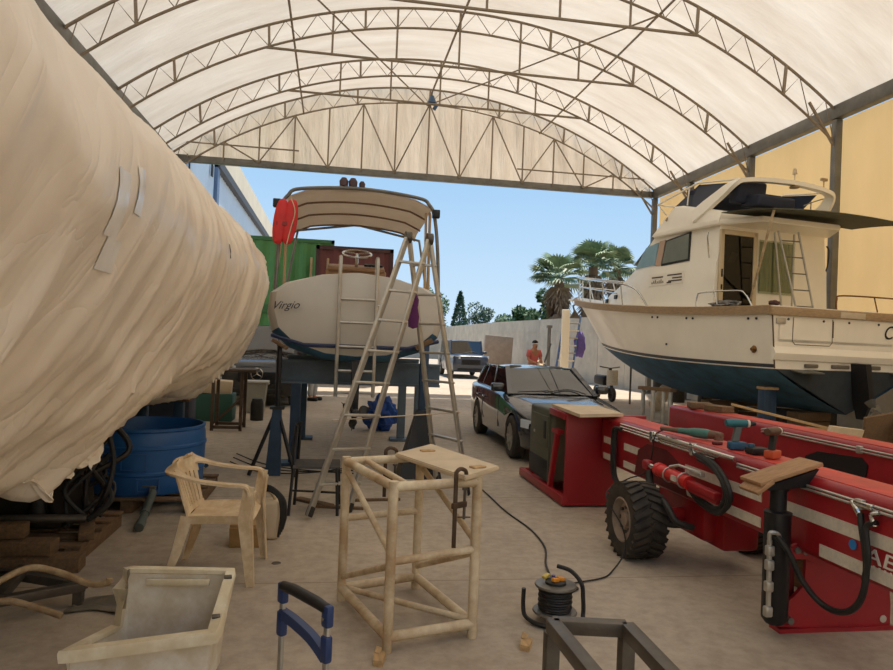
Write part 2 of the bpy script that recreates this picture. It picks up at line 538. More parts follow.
# roof arches: each one top chord, bottom chord, lacing struts, tie rod and hangers
def arch(name, label, y, ri, tie_z, n=22):
    t = Thing(name, label, 'roof truss', (XC, y, 7.2))
    def pt(r, a): return Vector((XC + r * math.cos(a), y, ZC + r * math.sin(a)))
    a0, a1 = half, PI - half
    bm = B(); tube(bm, [pt(RO, a0 + (a1 - a0) * k / 60) for k in range(61)], 0.034, 6); t.part('top_chord', bm, M_['truss'])
    # inner chord meets the eave a little inside
    def inner(f):
        r = ri
        b0 = math.acos(8.45 / ri)
        return pt(r, b0 + (PI - 2 * b0) * f)
    bm = B(); tube(bm, [inner(k / 60) for k in range(61)], 0.030, 6); t.part('bottom_chord', bm, M_['truss'])
    for k in range(n):
        f0, f1 = (k + 0.5) / n, (k + 1.0) / n
        A = pt(RO, a0 + (a1 - a0) * f0); I0 = inner(k / n); I1 = inner(f1)
        bm = B(); tube(bm, [I0, A, I1], 0.013, 5); t.part('lacing_strut', bm, M_['truss'])
        if k % 3 == 1:
            bm = B(); bar(bm, inner(f1), pt(RO, a0 + (a1 - a0) * f1), 0.06, 0.05, (0, 1, 0)); t.part('radial_strut', bm, M_['truss'])
    if tie_z:
        xt = math.sqrt(ri ** 2 - (tie_z - ZC) ** 2)
        bm = B(); tube(bm, [(XC - xt, y, tie_z), (XC + xt, y, tie_z)], 0.034, 6); t.part('tie_rod', bm, M_['truss'])
        m = 6
        for k in range(1, m):
            x = XC - xt + 2 * xt * k / m
            bm = B(); tube(bm, [(x, y, tie_z), (x, y, arc_z(x))], 0.028, 6); t.part('hanger', bm, M_['truss'])
    return t
arch('roof_arch', 'nearest roof arch, cut off by the top of the picture', 14.55, 13.12, 8.80)
arch('roof_arch', 'middle roof arch, its crown just below the top of the picture', 17.95, 13.2, 8.87)
arch('roof_arch', 'roof arch directly in front of the gable curtain', 21.3, 13.2, 9.0)
ga = arch('gable_arch', 'far gable arch with upright and diagonal struts over its curtain', 23.78, 13.2, None)
for k in range(0, 15):
    x = XL + (XR - XL) * (k + 0.5) / 15
    zt = max(7.45, ZC + math.sqrt(13.2 ** 2 - (x - XC) ** 2)) if abs(x - XC) < 8.3 else 7.5
    bm = B(); tube(bm, [(x, 23.78, 7.35), (x, 23.78, zt)], 0.028, 6); ga.part('upright', bm, M_['truss'])
    if 1 <= k <= 13:
        s = 1 if k < 7 else -1
        x2 = x + s * (XR - XL) / 15
        z2 = ZC + math.sqrt(max(13.2 ** 2 - (x2 - XC) ** 2, 110))
        bm = B()
        if k % 2: tube(bm, [(x, 23.78, zt), (x2, 23.78, 7.35)], 0.024, 6)
        else: tube(bm, [(x, 23.78, 7.35), (x2, 23.78, z2)], 0.024, 6)
        ga.part('diagonal', bm, M_['truss'])
for xa, xb in ((XL, -1.4), (6.2, XR)):
    bm = B(); tube(bm, [(xa, 23.78, 7.85), (xb, 23.78, 7.85)], 0.026, 6); ga.part('rail', bm, M_['truss'])
for x, z, lb in ((-1.3, 9.15, 'thin steel purlin running along the left half of the roof'), (2.9, 9.86, 'thin steel purlin running along the crown of the roof'),
                 (7.0, 9.22, 'thin steel purlin running along the right half of the roof')):
    bm = B(); tube(bm, [(x, 9.0, z), (x, 23.9, z)], 0.03, 6)
    solo('purlin', lb, 'purlin', bm, M_['truss'])
for x0, x1, lb in ((2.9, 7.0, 'slanting wind brace rod between crown and right purlins'), (2.9, -1.3, 'slanting wind brace rod between crown and left purlins')):
    bm = B(); tube(bm, [(x0, 23.8, 9.8), (x1, 14.55, 9.18)], 0.022, 6)
    solo('brace_rod', lb, 'brace', bm, M_['truss'])
# hanging blue lamp
t = Thing('hanging_lamp', 'small blue lamp hanging from the roof crown near the gable', 'lamp', (2.9, 22.6, 9.5))
bm = B(); tube(bm, [(2.9, 22.6, 9.86), (2.9, 22.6, 9.7)], 0.015, 6); t.part('cord', bm, M_['dark'])
bm = B(); lathe(bm, [(0, 0.2), (0.07, 0.2), (0.1, 0.1), (0.17, -0.04), (0.16, -0.05), (0.08, 0.04), (0, 0.05)], 18, (2.9, 22.6, 9.52)); t.part('lamp_shade', bm, mat('lamp_blue', (52, 86, 120), 0.4))
bm = B(); box(bm, (3.02, 22.6, 9.36), (0.12, 0.1, 0.2), (0, 0.5, 0), 0.02); t.part('ballast', bm, mat('lamp_blue', (52, 86, 120)))

# ================================================================== BEYOND THE SHED
# factory building on the left
white_clad = mat('white_cladding', (214, 224, 232), 0.5, var=0.06, scale=0.6)
fb = Thing('factory_building', 'long white factory building with cream roof parapet, behind the wrapped boat', 'building', (-8, 66, 0))
def clad(bm, y0, y1, z0, z1, x=-8.0, n=60):
    def fn(u, v):
        y = y0 + (y1 - y0) * u
        return (x + (0.05 if int(u * n * 2) % 2 else 0.0), y, z0 + (z1 - z0) * v)
    sheet(bm, fn, n * 2, 1)
    box(bm, (x - 1.2, (y0 + y1) / 2, (z0 + z1) / 2), (2.2, y1 - y0, z1 - z0))
bm = B(); clad(bm, 39, 46, 0, 12.6); fb.part('ribbed_wall', bm, white_clad)
bm = B(); clad(bm, 46.8, 110, 0, 12.3, n=90); fb.part('plain_wall', bm, mat('pale_wall', (206, 216, 224), 0.6, var=0.08, scale=0.5))
bm = B(); box(bm, (-7.9, 46.4, 6.4), (0.35, 0.8, 12.6)); fb.part('downpipe_column', bm, mat('slate_blue', (92, 112, 140), 0.5))
bm = B(); box(bm, (-7.85, 78, 12.5), (0.5, 64, 0.55)); fb.part('gutter', bm, mat('dark_gutter', (58, 56, 58), 0.6))
bm = B(); box(bm, (-8.2, 78, 13.8), (0.6, 64, 2.2)); fb.part('parapet', bm, mat('cream_parapet', (228, 212, 184), 0.7, var=0.12, scale=0.4))
bm = B(); box(bm, (-7.8, 44.4, 11.6), (0.1, 0.35, 0.7)); fb.part('wall_lamp', bm, M_['dark'])
t = Thing('shutter_building', 'dark grey shed end between eave and white factory wall', 'building', (-9, 34, 0))
bm = B(); box(bm, (-9.2, 33, 5.5), (2.4, 10, 11)); t.part('wall', bm, mat('dark_shed', (62, 62, 66), 0.7, var=0.2))
bm = B(); box(bm, (-9.2, 33, 11.1), (2.7, 10.3, 0.2)); t.part('roof', bm, M_['dark'])

# shipping containers stacked two high
def container(label, x0, x1, y, z0, h, m, md):
    t = Thing('shipping_container', label, 'container', ((x0 + x1) / 2, y, z0))
    n = int((x1 - x0) / 0.14)
    bm = B()
    pts = []
    for k in range(n + 1):
        x = x0 + 0.08 + (x1 - x0 - 0.16) * k / n
        pts.append((x, y + (0.05 if (k // 2) % 2 else 0.0)))
    R = [[(px_, py_, z0 + 0.1) for px_, py_ in pts] + [(x1 - 0.08, y + 2.3, z0 + 0.1), (x0 + 0.08, y + 2.3, z0 + 0.1)],
         [(px_, py_, z0 + h - 0.1) for px_, py_ in pts] + [(x1 - 0.08, y + 2.3, z0 + h - 0.1), (x0 + 0.08, y + 2.3, z0 + h - 0.1)]]
    loft(bm, R); t.part('corrugated_body', bm, m, smooth=10)
    bm = B()
    for zz in (z0 + 0.07, z0 + h - 0.07):
        box(bm, ((x0 + x1) / 2, y + 0.02, zz), (x1 - x0, 0.12, 0.14)); box(bm, ((x0 + x1) / 2, y + 2.35, zz), (x1 - x0, 0.12, 0.14))
    for xx in (x0 + 0.06, x1 - 0.06):
        box(bm, (xx, y + 0.02, z0 + h / 2), (0.12, 0.12, h)); box(bm, (xx, y + 2.35, z0 + h / 2), (0.12, 0.12, h))
    t.part('frame', bm, md)
    return t
gcol = mat('container_green', (78, 134, 72), 0.6, var=0.15, scale=2); gd = mat('container_green_frame', (60, 108, 60), 0.6)
container('green corrugated container, upper one of the stack behind the centre boat', -6.3, -0.1, 27, 2.62, 2.72, gcol, gd)
container('green corrugated container at the bottom of the stack', -6.3, -0.1, 27, 0, 2.6, gcol, gd)
mcol = mat('container_maroon', (92, 44, 44), 0.6, var=0.2, scale=2); mdk = mat('container_maroon_frame', (60, 32, 34), 0.6)
container('maroon container standing behind the boat steering wheel, top of its stack', -0.72, 2.0, 24.6, 2.4, 2.42, mcol, mdk)
container('maroon container at the bottom, under the upper maroon one', -0.72, 2.0, 24.6, 0, 2.38, mcol, mdk)

# perimeter wall of concrete panels
bm = B()
wp = [(12.1, 24.3), (11.4, 31.5), (10.4, 42.5), (10.2, 64.0), (-6, 66)]
for (xa, ya), (xb, yb) in zip(wp, wp[1:]):
    d = Vector((xb - xa, yb - ya, 0)); n = max(1, int(d.length / 2.0))
    for k in range(n):
        p = Vector((xa, ya, 0)) + d * (k / n); q = Vector((xa, ya, 0)) + d * ((k + 0.985) / n)
        bar(bm, (p.x, p.y, 1.5), (q.x, q.y, 1.5), 0.16, 3.0)
        bar(bm, (p.x, p.y, 2.35), (q.x, q.y, 2.35), 0.2, 0.05)
struct('wall_perimeter', bm, M_['concrete'])
t = Thing('street_post', 'slim grey post standing against the perimeter wall by the person', 'post', (8.2, 25.6, 0))
bm = B(); tube(bm, [(8.2, 25.6, 0), (8.2, 25.6, 2.3)], 0.07, 8); t.part('shaft', bm, M_['steel'])
bm = B(); box(bm, (8.2, 25.6, 2.35), (0.18, 0.18, 0.1)); t.part('cap', bm, M_['steel'])
bm = B(); box(bm, (9.2, 38, 1.1), (1.6, 0.3, 1.9), (0, 0.05, 0), 0.02)
solo('board_panel', 'beige board panel leaning upright by the perimeter wall behind person', 'panel', bm, mat('beige_board', (176, 150, 124), 0.8, var=0.2))
bm = B(); 
for k in range(6):
    box(bm, (6.9 + k * 0.45, 44, 0.55), (0.38, 0.08, 1.1))
box(bm, (8.0, 44.05, 1.0), (2.6, 0.08, 0.1))
solo('slat_fence', 'low pale slatted fence far off by the perimeter wall', 'fence', bm, M_['concrete'])

# palms and trees
frond_m = mat('palm_green', (132, 150, 108), 0.6, var=0.35, scale=2)
dead_m = mat('dead_frond', (142, 120, 96), 0.9, var=0.35, scale=3)
trunk_m = mat('palm_trunk', (110, 92, 74), 0.9, var=0.3, scale=4)
def palm(label, x, y, zc, s, skirt):
    rnd = random.Random(int(x * 10))
    t = Thing('fan_palm', label, 'palm tree', (x, y, 0), group='palms beyond the wall')
    bm = B(); tube(bm, [(x, y, 0), (x + 0.1, y, zc * 0.5), (x, y, zc)], [0.34 * s, 0.28 * s, 0.26 * s], 10); t.part('trunk', bm, trunk_m)
    def fan(bm, c, d, stem, R, droop, n=13):
        d = Vector(d).normalized(); side = d.cross(Vector((0, 0, 1))); side = side.normalized() if side.length > 0.05 else Vector((1, 0, 0))
        up = side.cross(d); c = Vector(c); h = c + d * stem
        tube(bm, [c, h], 0.02 * s, 4)
        for k in range(n):
            a = (k / (n - 1) - 0.5) * 2.5
            dr = (d * math.cos(a) + side * math.sin(a)).normalized()
            m = h + dr * R * 0.6 + up * 0.04
            e = h + dr * R + Vector((0, 0, -droop * R * (0.5 + abs(a) * 0.35)))
            w = dr.cross(up).normalized() * 0.06 * s
            v = [bm.verts.new(q) for q in (h, m + w, e, m - w)]
            bm.faces.new(v)
    bm = B()
    for k in range(46):
        az = rnd.uniform(0, 2 * PI); el = rnd.uniform(-0.45, 1.35)
        fan(bm, (x, y, zc), (math.cos(az) * math.cos(el), math.sin(az) * math.cos(el), math.sin(el)), rnd.uniform(0.6, 1.05) * s, rnd.uniform(0.75, 1.0) * s, rnd.uniform(0.15, 0.5))
    t.part('frond_crown', bm, frond_m)
    bm = B()
    for k in range(int(60 * skirt)):
        az = rnd.uniform(0, 2 * PI); z = zc - rnd.uniform(0.1, 2.2 * skirt * s)
        fan(bm, (x, y, z), (math.cos(az) * 0.55, math.sin(az) * 0.55, -1), 0.35 * s, rnd.uniform(0.6, 0.95) * s, 0.3, 9)
    t.part('dead_frond_skirt', bm, dead_m)
palm('left fan palm with the longest skirt of dead fronds', 13.3, 40, 5.7, 1.15, 1.5)
palm('tallest middle fan palm against the sky', 16.2, 42, 6.75, 1.15, 1.0)
palm('right fan palm, close beside the white boat cabin', 19.5, 46, 7.2, 1.1, 0.7)

leaf_ms = [mat('leaf_green', (74, 108, 62), 0.7, var=0.4, scale=1.5), mat('leaf_dark', (52, 84, 58), 0.7, var=0.4, scale=1.5)]
def tree(label, x, y, z0, h, w, m, n=900, conical=False, seed=1):
    rnd = random.Random(seed)
    t = Thing('tree', label, 'tree', (x, y, 0), group='trees beyond the perimeter wall')
    bm = B(); tube(bm, [(x, y, 0), (x, y, z0 + h * 0.5)], [0.22, 0.08], 8); t.part('trunk', bm, trunk_m)
    bm = B()
    blobs = [(Vector((x + rnd.uniform(-w, w) * 0.55, y + rnd.uniform(-w, w) * 0.4, z0 + h * rnd.uniform(0.25, 0.8))), rnd.uniform(0.3, 0.5) * w) for _ in range(9)]
    for _ in range(n):
        if conical:
            f = rnd.random(); a = rnd.uniform(0, 2 * PI); r = w * (1 - f) ** 0.7 * (0.75 + 0.3 * rnd.random())
            c = Vector((x + r * math.cos(a), y + r * math.sin(a), z0 + h * f))
        else:
            b, r = rnd.choice(blobs)
            d = Vector((rnd.gauss(0, 1), rnd.gauss(0, 1), rnd.gauss(0, 1))).normalized()
            c = b + d * r * rnd.uniform(0.75, 1.1)
        u = Vector((rnd.gauss(0, 1), rnd.gauss(0, 1), rnd.gauss(0, 1))).normalized(); v = u.orthogonal().normalized()
        s = rnd.uniform(0.12, 0.26)
        bm.faces.new([bm.verts.new(c + u * s), bm.verts.new(c + v * s * 0.6), bm.verts.new(c - u * s), bm.verts.new(c - v * s * 0.6)])
    t.part('crown', bm, m)
for lb, x, y, z0, h, w, mi, con, sd in (
    ('green leafy tree beyond the wall, leftmost and half behind the ladder', 10.6, 75, 2.0, 5.6, 2.6, 0, False, 3),
    ('dark pointed cypress beyond the far wall', 13.3, 73, 1.5, 5.6, 1.2, 1, True, 4),
    ('broad dark tree just right of the pointed cypress', 17.0, 80, 1.5, 4.9, 2.2, 1, False, 5),
    ('round green tree beyond the wall, third from the ladder', 19.4, 74, 1.5, 3.8, 2.2, 0, False, 6),
    ('low fading bush at the end of the tree row', 21.8, 78, 1.2, 3.0, 1.8, 0, False, 8),
    ('small light green tree between bonnet line and the left palm', 13.2, 46, 2.2, 2.2, 1.3, 0, False, 9),
    ('pale green tree directly left of the left palm trunk', 15.4, 48, 2.4, 3.6, 1.3, 0, False, 10)):
    tree(lb, x, y, z0, h, w, leaf_ms[mi], 1100, con, sd)

# ================================================================== THE SHRINK-WRAPPED BOAT (left)
wrap_m = bpy.data.materials.new('dusty_shrink_wrap'); wrap_m.use_nodes = True
def _wrap():
    nt = wrap_m.node_tree; N = nt.nodes; Lk = nt.links; b = N['Principled BSDF']
    tc = N.new('ShaderNodeTexCoord')
    rot = N.new('ShaderNodeMapping'); rot.inputs['Rotation'].default_value = (0.558, 0, 0)
    Lk.new(tc.outputs['Object'], rot.inputs[0])
    def noise_at(scale_vec, sc, det, rough=0.6):
        m = N.new('ShaderNodeMapping'); m.inputs['Scale'].default_value = scale_vec
        Lk.new(rot.outputs[0], m.inputs[0])
        n = N.new('ShaderNodeTexNoise'); n.inputs['Scale'].default_value = sc; n.inputs['Detail'].default_value = det; n.inputs['Roughness'].default_value = rough
        n.inputs['Distortion'].default_value = 0.6
        Lk.new(m.outputs[0], n.inputs['Vector']); return n
    n = noise_at((1, 1, 0.5), 1.1, 8)
    r = N.new('ShaderNodeValToRGB')
    r.color_ramp.elements[0].position = 0.3; r.color_ramp.elements[0].color = lin((226, 208, 184))
    r.color_ramp.elements[1].position = 0.7; r.color_ramp.elements[1].color = lin((246, 234, 216))
    Lk.new(n.outputs['Fac'], r.inputs[0]); Lk.new(r.outputs[0], b.inputs['Base Color'])
    b.inputs['Roughness'].default_value = 0.36
    # long taut creases along the fold direction: ridged noise
    def ridged(nn):
        s = N.new('ShaderNodeMath'); s.operation = 'SUBTRACT'; s.inputs[1].default_value = 0.5; Lk.new(nn.outputs['Fac'], s.inputs[0])
        ab = N.new('ShaderNodeMath'); ab.operation = 'ABSOLUTE'; Lk.new(s.outputs[0], ab.inputs[0])
        sq = N.new('ShaderNodeMath'); sq.operation = 'SQRT'; Lk.new(ab.outputs[0], sq.inputs[0]); return sq.outputs[0]
    prev = None
    for vec, sc, st, ds in (((1, 1, 0.13), 2.4, 0.45, 0.05), ((1, 1, 0.2), 6.5, 0.4, 0.02), ((0.6, 0.5, 1.6), 3.0, 0.14, 0.03)):
        nn = noise_at(vec, sc, 2, 0.5); mk = noise_at((0.7, 0.7, 0.4), 0.9 + sc * 0.1, 2)
        mr = N.new('ShaderNodeMapRange'); mr.inputs[1].default_value = 0.42; mr.inputs[2].default_value = 0.62; mr.inputs[4].default_value = st; Lk.new(mk.outputs['Fac'], mr.inputs[0])
        bp = N.new('ShaderNodeBump'); Lk.new(mr.outputs[0], bp.inputs['Strength']); bp.inputs['Distance'].default_value = ds
        Lk.new(ridged(nn), bp.inputs['Height'])
        if prev: Lk.new(prev.outputs[0], bp.inputs['Normal'])
        prev = bp
    Lk.new(prev.outputs[0], b.inputs['Normal'])
_wrap()
WSEC = [(-2.7, 0.86), (-2.1, 0.80), (-1.66, 0.80), (-1.40, 0.90), (-1.16, 1.12), (-0.96, 1.42), (-0.81, 1.78), (-0.735, 2.16), (-0.82, 2.47), (-1.03, 2.76), (-1.45, 3.10), (-2.1, 3.55), (-3.05, 3.95),
        (-4.0, 3.6), (-4.9, 2.9), (-5.25, 2.1), (-4.9, 1.3), (-4.0, 0.9)]
WRING = curve([(x, 0, z) for x, z in WSEC] + [(WSEC[0][0], 0, WSEC[0][1])], 9)
# arc-length resample
def resample(pts, n):
    L = [0]
    for a, b in zip(pts, pts[1:]): L.append(L[-1] + (b - a).length)
    out = []; j = 0
    for k in range(n + 1):
        t = L[-1] * k / n
        while j < len(L) - 2 and L[j + 1] < t: j += 1
        f = (t - L[j]) / max(L[j + 1] - L[j], 1e-9); out.append(pts[j].lerp(pts[j + 1], min(max(f, 0), 1)))
    return out
WR_N = 190
WR = resample(WRING, WR_N)
def ridge(x, y, z=0.0): return 1.0 - 2.0 * abs(nz(x, y, z))
def wrap_pt(y, k, off=0.0):
    p = WR[k % WR_N]; a = WR[(k - 1) % WR_N]; b = WR[(k + 1) % WR_N]
    t = (b - a).normalized(); n = Vector((t.z, 0, -t.x))   # outward on this winding
    s = k * 0.068
    # end rounding
    e = max(0.0, (y - 7.9) / 1.0); f = math.sqrt(max(0.0, 1 - min(e, 1.0) ** 2.6))
    c = Vector((-2.3, 0, 1.95))
    q = Vector((p.x, 0, p.z)); q = c + (q - c) * f
    low = max(0.0, min(1.0, (1.9 - p.z) / 0.9)); top = max(0.0, min(1.0, (p.z - 2.0) / 0.6))
    # broad panels, folds slanting down toward the camera, then fine crumpling low down and at the stern
    w = y - 0.62 * s + 0.35 * nz(y * 0.6, s * 0.7, 2)
    far = max(0.0, min(1.0, (y - 3.2) / 3.0))
    sharp = lambda a: max(0.0, a) ** 2.2
    d = 0.06 * nz(y * 0.45, s * 0.5, 1)
    d += 0.085 * (sharp(ridge(w * 1.0, s * 0.22, 3)) - 0.3) * (0.22 + 0.5 * low + 0.4 * far)
    d += 0.045 * (sharp(ridge(w * 2.6, s * 0.5, 9)) - 0.3) * (0.30 + 0.6 * low + 0.55 * far)
    d += 0.020 * (sharp(ridge(w * 5.5 + 0.6 * s, s * 1.2, 14)) - 0.3) * (0.15 + 0.7 * low + 0.6 * far)
    d += 0.028 * (sharp(ridge(y * 0.8 + s * 1.1, s * 0.9 - y * 0.3, 5)) - 0.3) * (1 - 0.5 * far)
    d += 0.016 * (ridge(y * 1.6 - s * 4.2, s * 1.9 + y * 0.5, 5) - 0.5) * far * (0.3 + 0.7 * low)
    d += 0.012 * (sharp(ridge(w * 9 + 2 * nz(y * 2, s * 2, 6), s * 2.0, 21)) - 0.3) * (0.25 + 0.6 * far)
    d -= 0.075
    hem = math.exp(-((p.x + 1.6) ** 2 + (p.z - 0.82) ** 2) / 0.05)
    d += hem * (0.07 * nz(y * 2.6, 2) + 0.05 * nz(y * 7, 8) - 0.0 + 0.16 * max(0.0, min(1.0, (4.6 - y) / 0.8)) * max(0.0, nz(y * 3.1, 3) + 0.6))
    d += 0.02 * math.sin(y * 11 + s * 2) * top * max(0.0, min(1.0, (y - 5.0) / 2))
    q = q + n * (d + off) * (0.4 + 0.6 * f)
    lowz = max(0.0, min(1.0, (1.45 - p.z) / 0.5)) if p.x > -2.4 else 0.0
    if lowz:
        tab = [(-9, 0.0), (3.4, 0.0), (4.1, -0.06), (4.5, -0.05), (5.1, 0.02), (5.7, 0.19), (6.6, 0.20), (7.6, 0.10), (8.1, 0.02), (9.9, 0.0)]
        for (ya, za), (yb, zb) in zip(tab, tab[1:]):
            if ya <= y <= yb: q.z += lowz * (za + (zb - za) * (y - ya) / (yb - ya)); break
    return Vector((q.x, y, q.z))
wb = Thing('wrapped_boat', 'large boat wrapped in dusty cream shrink wrap filling the left side', 'boat', (-3.0, 4, 0))
ys = [-2.5 + 4.0 * k / 70 for k in range(70)] + [1.5 + (8.895 - 1.5) * k / 380 for k in range(381)]
bm = B()
rows = [[bm.verts.new(wrap_pt(y, k)) for k in range(WR_N)] for y in ys]
for a, b in zip(rows, rows[1:]):
    for k in range(WR_N):
        bm.faces.new((a[k], a[(k + 1) % WR_N], b[(k + 1) % WR_N], b[k]))
bm.faces.new(rows[0]); bm.faces.new(rows[-1][::-1])
wb.part('shrink_wrap', bm, wrap_m, smooth=55)
def kz(z, front=True):   # ring index on the near side at height z
    best = min((k for k in range(WR_N) if WR[k].x > -2.2 and WR[k].z > 0.9), key=lambda k: abs(WR[k].z - z))
    return best
tape_m = mat('clear_tape', (244, 240, 232), 0.22, var=0.12, scale=6)
for y0, y1, z0, z1 in ((2.56, 2.70, 2.20, 1.94), (2.80, 2.90, 2.22, 2.04), (2.62, 2.78, 1.92, 1.80)):
    ka, kb = kz(z0), kz(z1); bm = B()
    lo, hi = min(ka, kb), max(ka, kb)
    sheet(bm, lambda u, v: wrap_pt(y0 + (y1 - y0) * u, lo + round((hi - lo) * v), 0.004), 6, hi - lo)
    wb.part('tape_patch', bm, tape_m, label='shiny clear tape patch on the wrap')
for y, z in ((5.42, 2.2), (6.6, 1.25), (6.9, 1.62)):
    k = kz(z); bm = B(); sheet(bm, lambda u, v: wrap_pt(y + 0.05 * u + 0.02 * v, k + round(2 * v), 0.01), 3, 2); wb.part('torn_hole', bm, M_['dark'], label='dark torn hole in the wrap')
bm = B(); box(bm, (-2.6, 4.5, 0.72), (0.5, 7.0, 0.22)); wb.part('keel', bm, M_['antifoul'])
kh = min((k for k in range(WR_N) if WR[k].x > -2.2), key=lambda k: (WR[k] - Vector((-1.5, 0, 0.86))).length)
def hem(u, v):
    y = 3.75 + 1.75 * u; p = wrap_pt(y, kh)
    drop = (0.05 + 0.10 * max(0, 0.5 + nz(y * 2.1, 3.3))) * v * math.sin(PI * min(1, max(0.02, u)))
    return p + Vector((0.03 * v + 0.06 * nz(y * 4.5, v * 2.5, 1) * v + 0.03 * nz(y * 12, v * 5, 6) * v, 0.06 * nz(y * 5, v * 3, 8) * v, -drop + 0.03 * nz(y * 9, v * 4, 2) * v))
bm = B(); slab(bm, hem, 90, 14, 0.004); wb.part('loose_hem', bm, wrap_m, smooth=25, label='crumpled loose lower edge of the wrap')
# supports of the wrapped boat
def stand(name, label, x, y, ztop, s=0.34, m=M_['bluesteel'], pad=True):
    t = Thing(name, label, 'boat stand', (x, y, 0))
    bm = B(); box(bm, (x, y, ztop * 0.5 + 0.1), (0.11, 0.11, ztop - 0.2), bev=0.008); t.part('post', bm, m)
    for a in (0.4, 2.5, 4.6):
        bm = B(); bar(bm, (x, y, ztop * 0.6), (x + s * math.cos(a), y + s * math.sin(a), 0.02), 0.045, 0.045); t.part('leg', bm, m)
    bm = B(); box(bm, (x, y, ztop - 0.03), (0.26, 0.22, 0.06), bev=0.01); t.part('pad', bm, M_['oldwood'])
    return t
stand('boat_stand', 'dark blue boat stand behind the blue water tank, nearer the tank', -1.72, 8.35, 0.86)
stand('boat_stand', 'dark blue boat stand furthest back under the wrapped boat', -2.15, 8.5, 0.86)
for k, y in enumerate((1.2, 3.6, 5.6, 7.6)):
    bm = B()
    for j in range(2): box(bm, (-2.6, y + 0.02 * j, 0.14 + 0.25 * j), (0.9, 0.3, 0.24), (0, 0, 0.05 * j), 0.01)
    box(bm, (-2.6, y, 0.56), (0.7, 0.3, 0.1), bev=0.01)
    solo('keel_block', ('timber keel block under the near end of the wrapped boat', 'timber keel block behind the engine under the wrapped boat', 'timber keel block beside the blue tank, under the hull', 'timber keel block furthest under the wrapped boat')[k], 'keel block', bm, M_['oldwood'])

# ================================================================== CENTRE BOAT
cb = Thing('motorboat', 'white open motorboat on a cradle in the middle, canvas bimini overhead', 'boat', (0.28, 11, 0))
CX = 0.27
HS = [(0.0, 1.30), (0.40, 1.33), (0.80, 1.46), (1.00, 1.64), (1.06, 1.86), (1.04, 2.10), (0.86, 2.23), (0.45, 2.345), (0.0, 2.39)]
ST = [(8.20, 0.90, 0.03), (8.24, 0.95, 0.015), (8.32, 0.985, 0), (8.5, 1.0, 0), (11.0, 1.0, 0.0), (12.6, 0.84, 0.08), (13.8, 0.52, 0.2), (14.6, 0.2, 0.32), (14.9, 0.02, 0.4)]
def cb_ring(y, s, dz, i0, i1, side):
    mid = 1.86
    return [(CX + side * HS[i][0] * s, y, mid + (HS[i][1] - mid) * (s if s > 0.88 else 1 - 0.5 * (1 - s)) + dz) for i in range(i0, i1 + 1)]
cbm = mat('centre_hull_white', (200, 192, 178), 0.4, var=0.1, scale=1.2, coat=0.15)
for nm, i0, i1, m in (('hull_bottom', 0, 3, M_['antifoul']), ('topside', 3, 5, cbm), ('deck', 5, 8, cbm)):
    bm = B()
    for sd in (1, -1): loft(bm, [cb_ring(*s, i0, i1, sd) for s in ST], closed=False)
    bmesh.ops.remove_doubles(bm, verts=bm.verts[:], dist=0.0005)
    cb.part(nm, bm, m, smooth=50)
bm = B()
r = cb_ring(*ST[0], 0, 8, 1); l = cb_ring(*ST[0], 0, 8, -1)
prof = r + l[::-1][1:-1]
ctr = Vector((CX, 8.16, 1.86))
vs = [bm.verts.new(p) for p in prof]
mids = [bm.verts.new(Vector(p).lerp(ctr, 0.35) + Vector((0, -0.02, 0))) for p in prof]
cv = bm.verts.new(ctr + Vector((0, -0.015, 0)))
for k in range(len(vs)):
    k2 = (k + 1) % len(vs); bm.faces.new((vs[k], vs[k2], mids[k2], mids[k])); bm.faces.new((mids[k], mids[k2], cv))
tr = cb.part('transom', bm, cbm, smooth=60)
tb = text_bm('Virgio', 0.13, frame_m((CX - 0.99, 8.14, 1.90), (1, -0.06, 0.06), (0.12, 0, 1)), 0.002, 0.35)
cb.part('name_lettering', tb, mat('navy_script', (36, 40, 58), 0.5), tr, label='dark handwritten style name on the transom')
bm = B(); box(bm, (CX + 0.23, 8.12, 1.99), (0.05, 0.03, 0.025), bev=0.006); cb.part('drain_fitting', bm, M_['chrome'], tr)
# antifouling line, platform edge
bm = B(); tube(bm, [(CX - 0.98, 8.24, 1.60), (CX - 0.6, 8.12, 1.50), (CX + 0.6, 8.12, 1.50), (CX + 0.98, 8.24, 1.60)], 0.025, 6); cb.part('boot_stripe', bm, mat('navy_stripe', (40, 52, 84), 0.5))
# outdrive
od = B(); loft(od, [[(CX + sx * 0.05, 8.22 + dy, 1.34) for sx, dy in ((-1, 0), (1, 0), (1, -0.28), (-1, -0.28))], [(CX + sx * 0.04, 8.2 + dy, 0.8) for sx, dy in ((-1, 0), (1, 0), (1, -0.3), (-1, -0.3))], [(CX + sx * 0.012, 8.1 + dy, 0.56) for sx, dy in ((-1, 0), (1, 0), (1, -0.14), (-1, -0.14))]])
odp = cb.part('outdrive', od, M_['blackmetal'])
bm = B(); lathe(bm, [(0, -0.32), (0.05, -0.28), (0.055, 0.05), (0, 0.08)], 12, (CX, 8.05, 0.76), (0, 1, 0)); cb.part('gear_bullet', bm, M_['blackmetal'], odp)
for k in range(3):
    a = k * 2 * PI / 3 + 0.4; bm = B()
    slab(bm, lambda u, v: (CX + math.cos(a + (v - 0.5) * 0.9 * math.sin(PI * min(u + .15, 1))) * (0.05 + 0.14 * u), 7.8 + (v - 0.5) * 0.08, 0.76 + math.sin(a + (v - 0.5) * 0.9 * math.sin(PI * min(u + .15, 1))) * (0.05 + 0.14 * u)), 6, 4, 0.008)
    cb.part('propeller_blade', bm, M_['blackmetal'], odp)
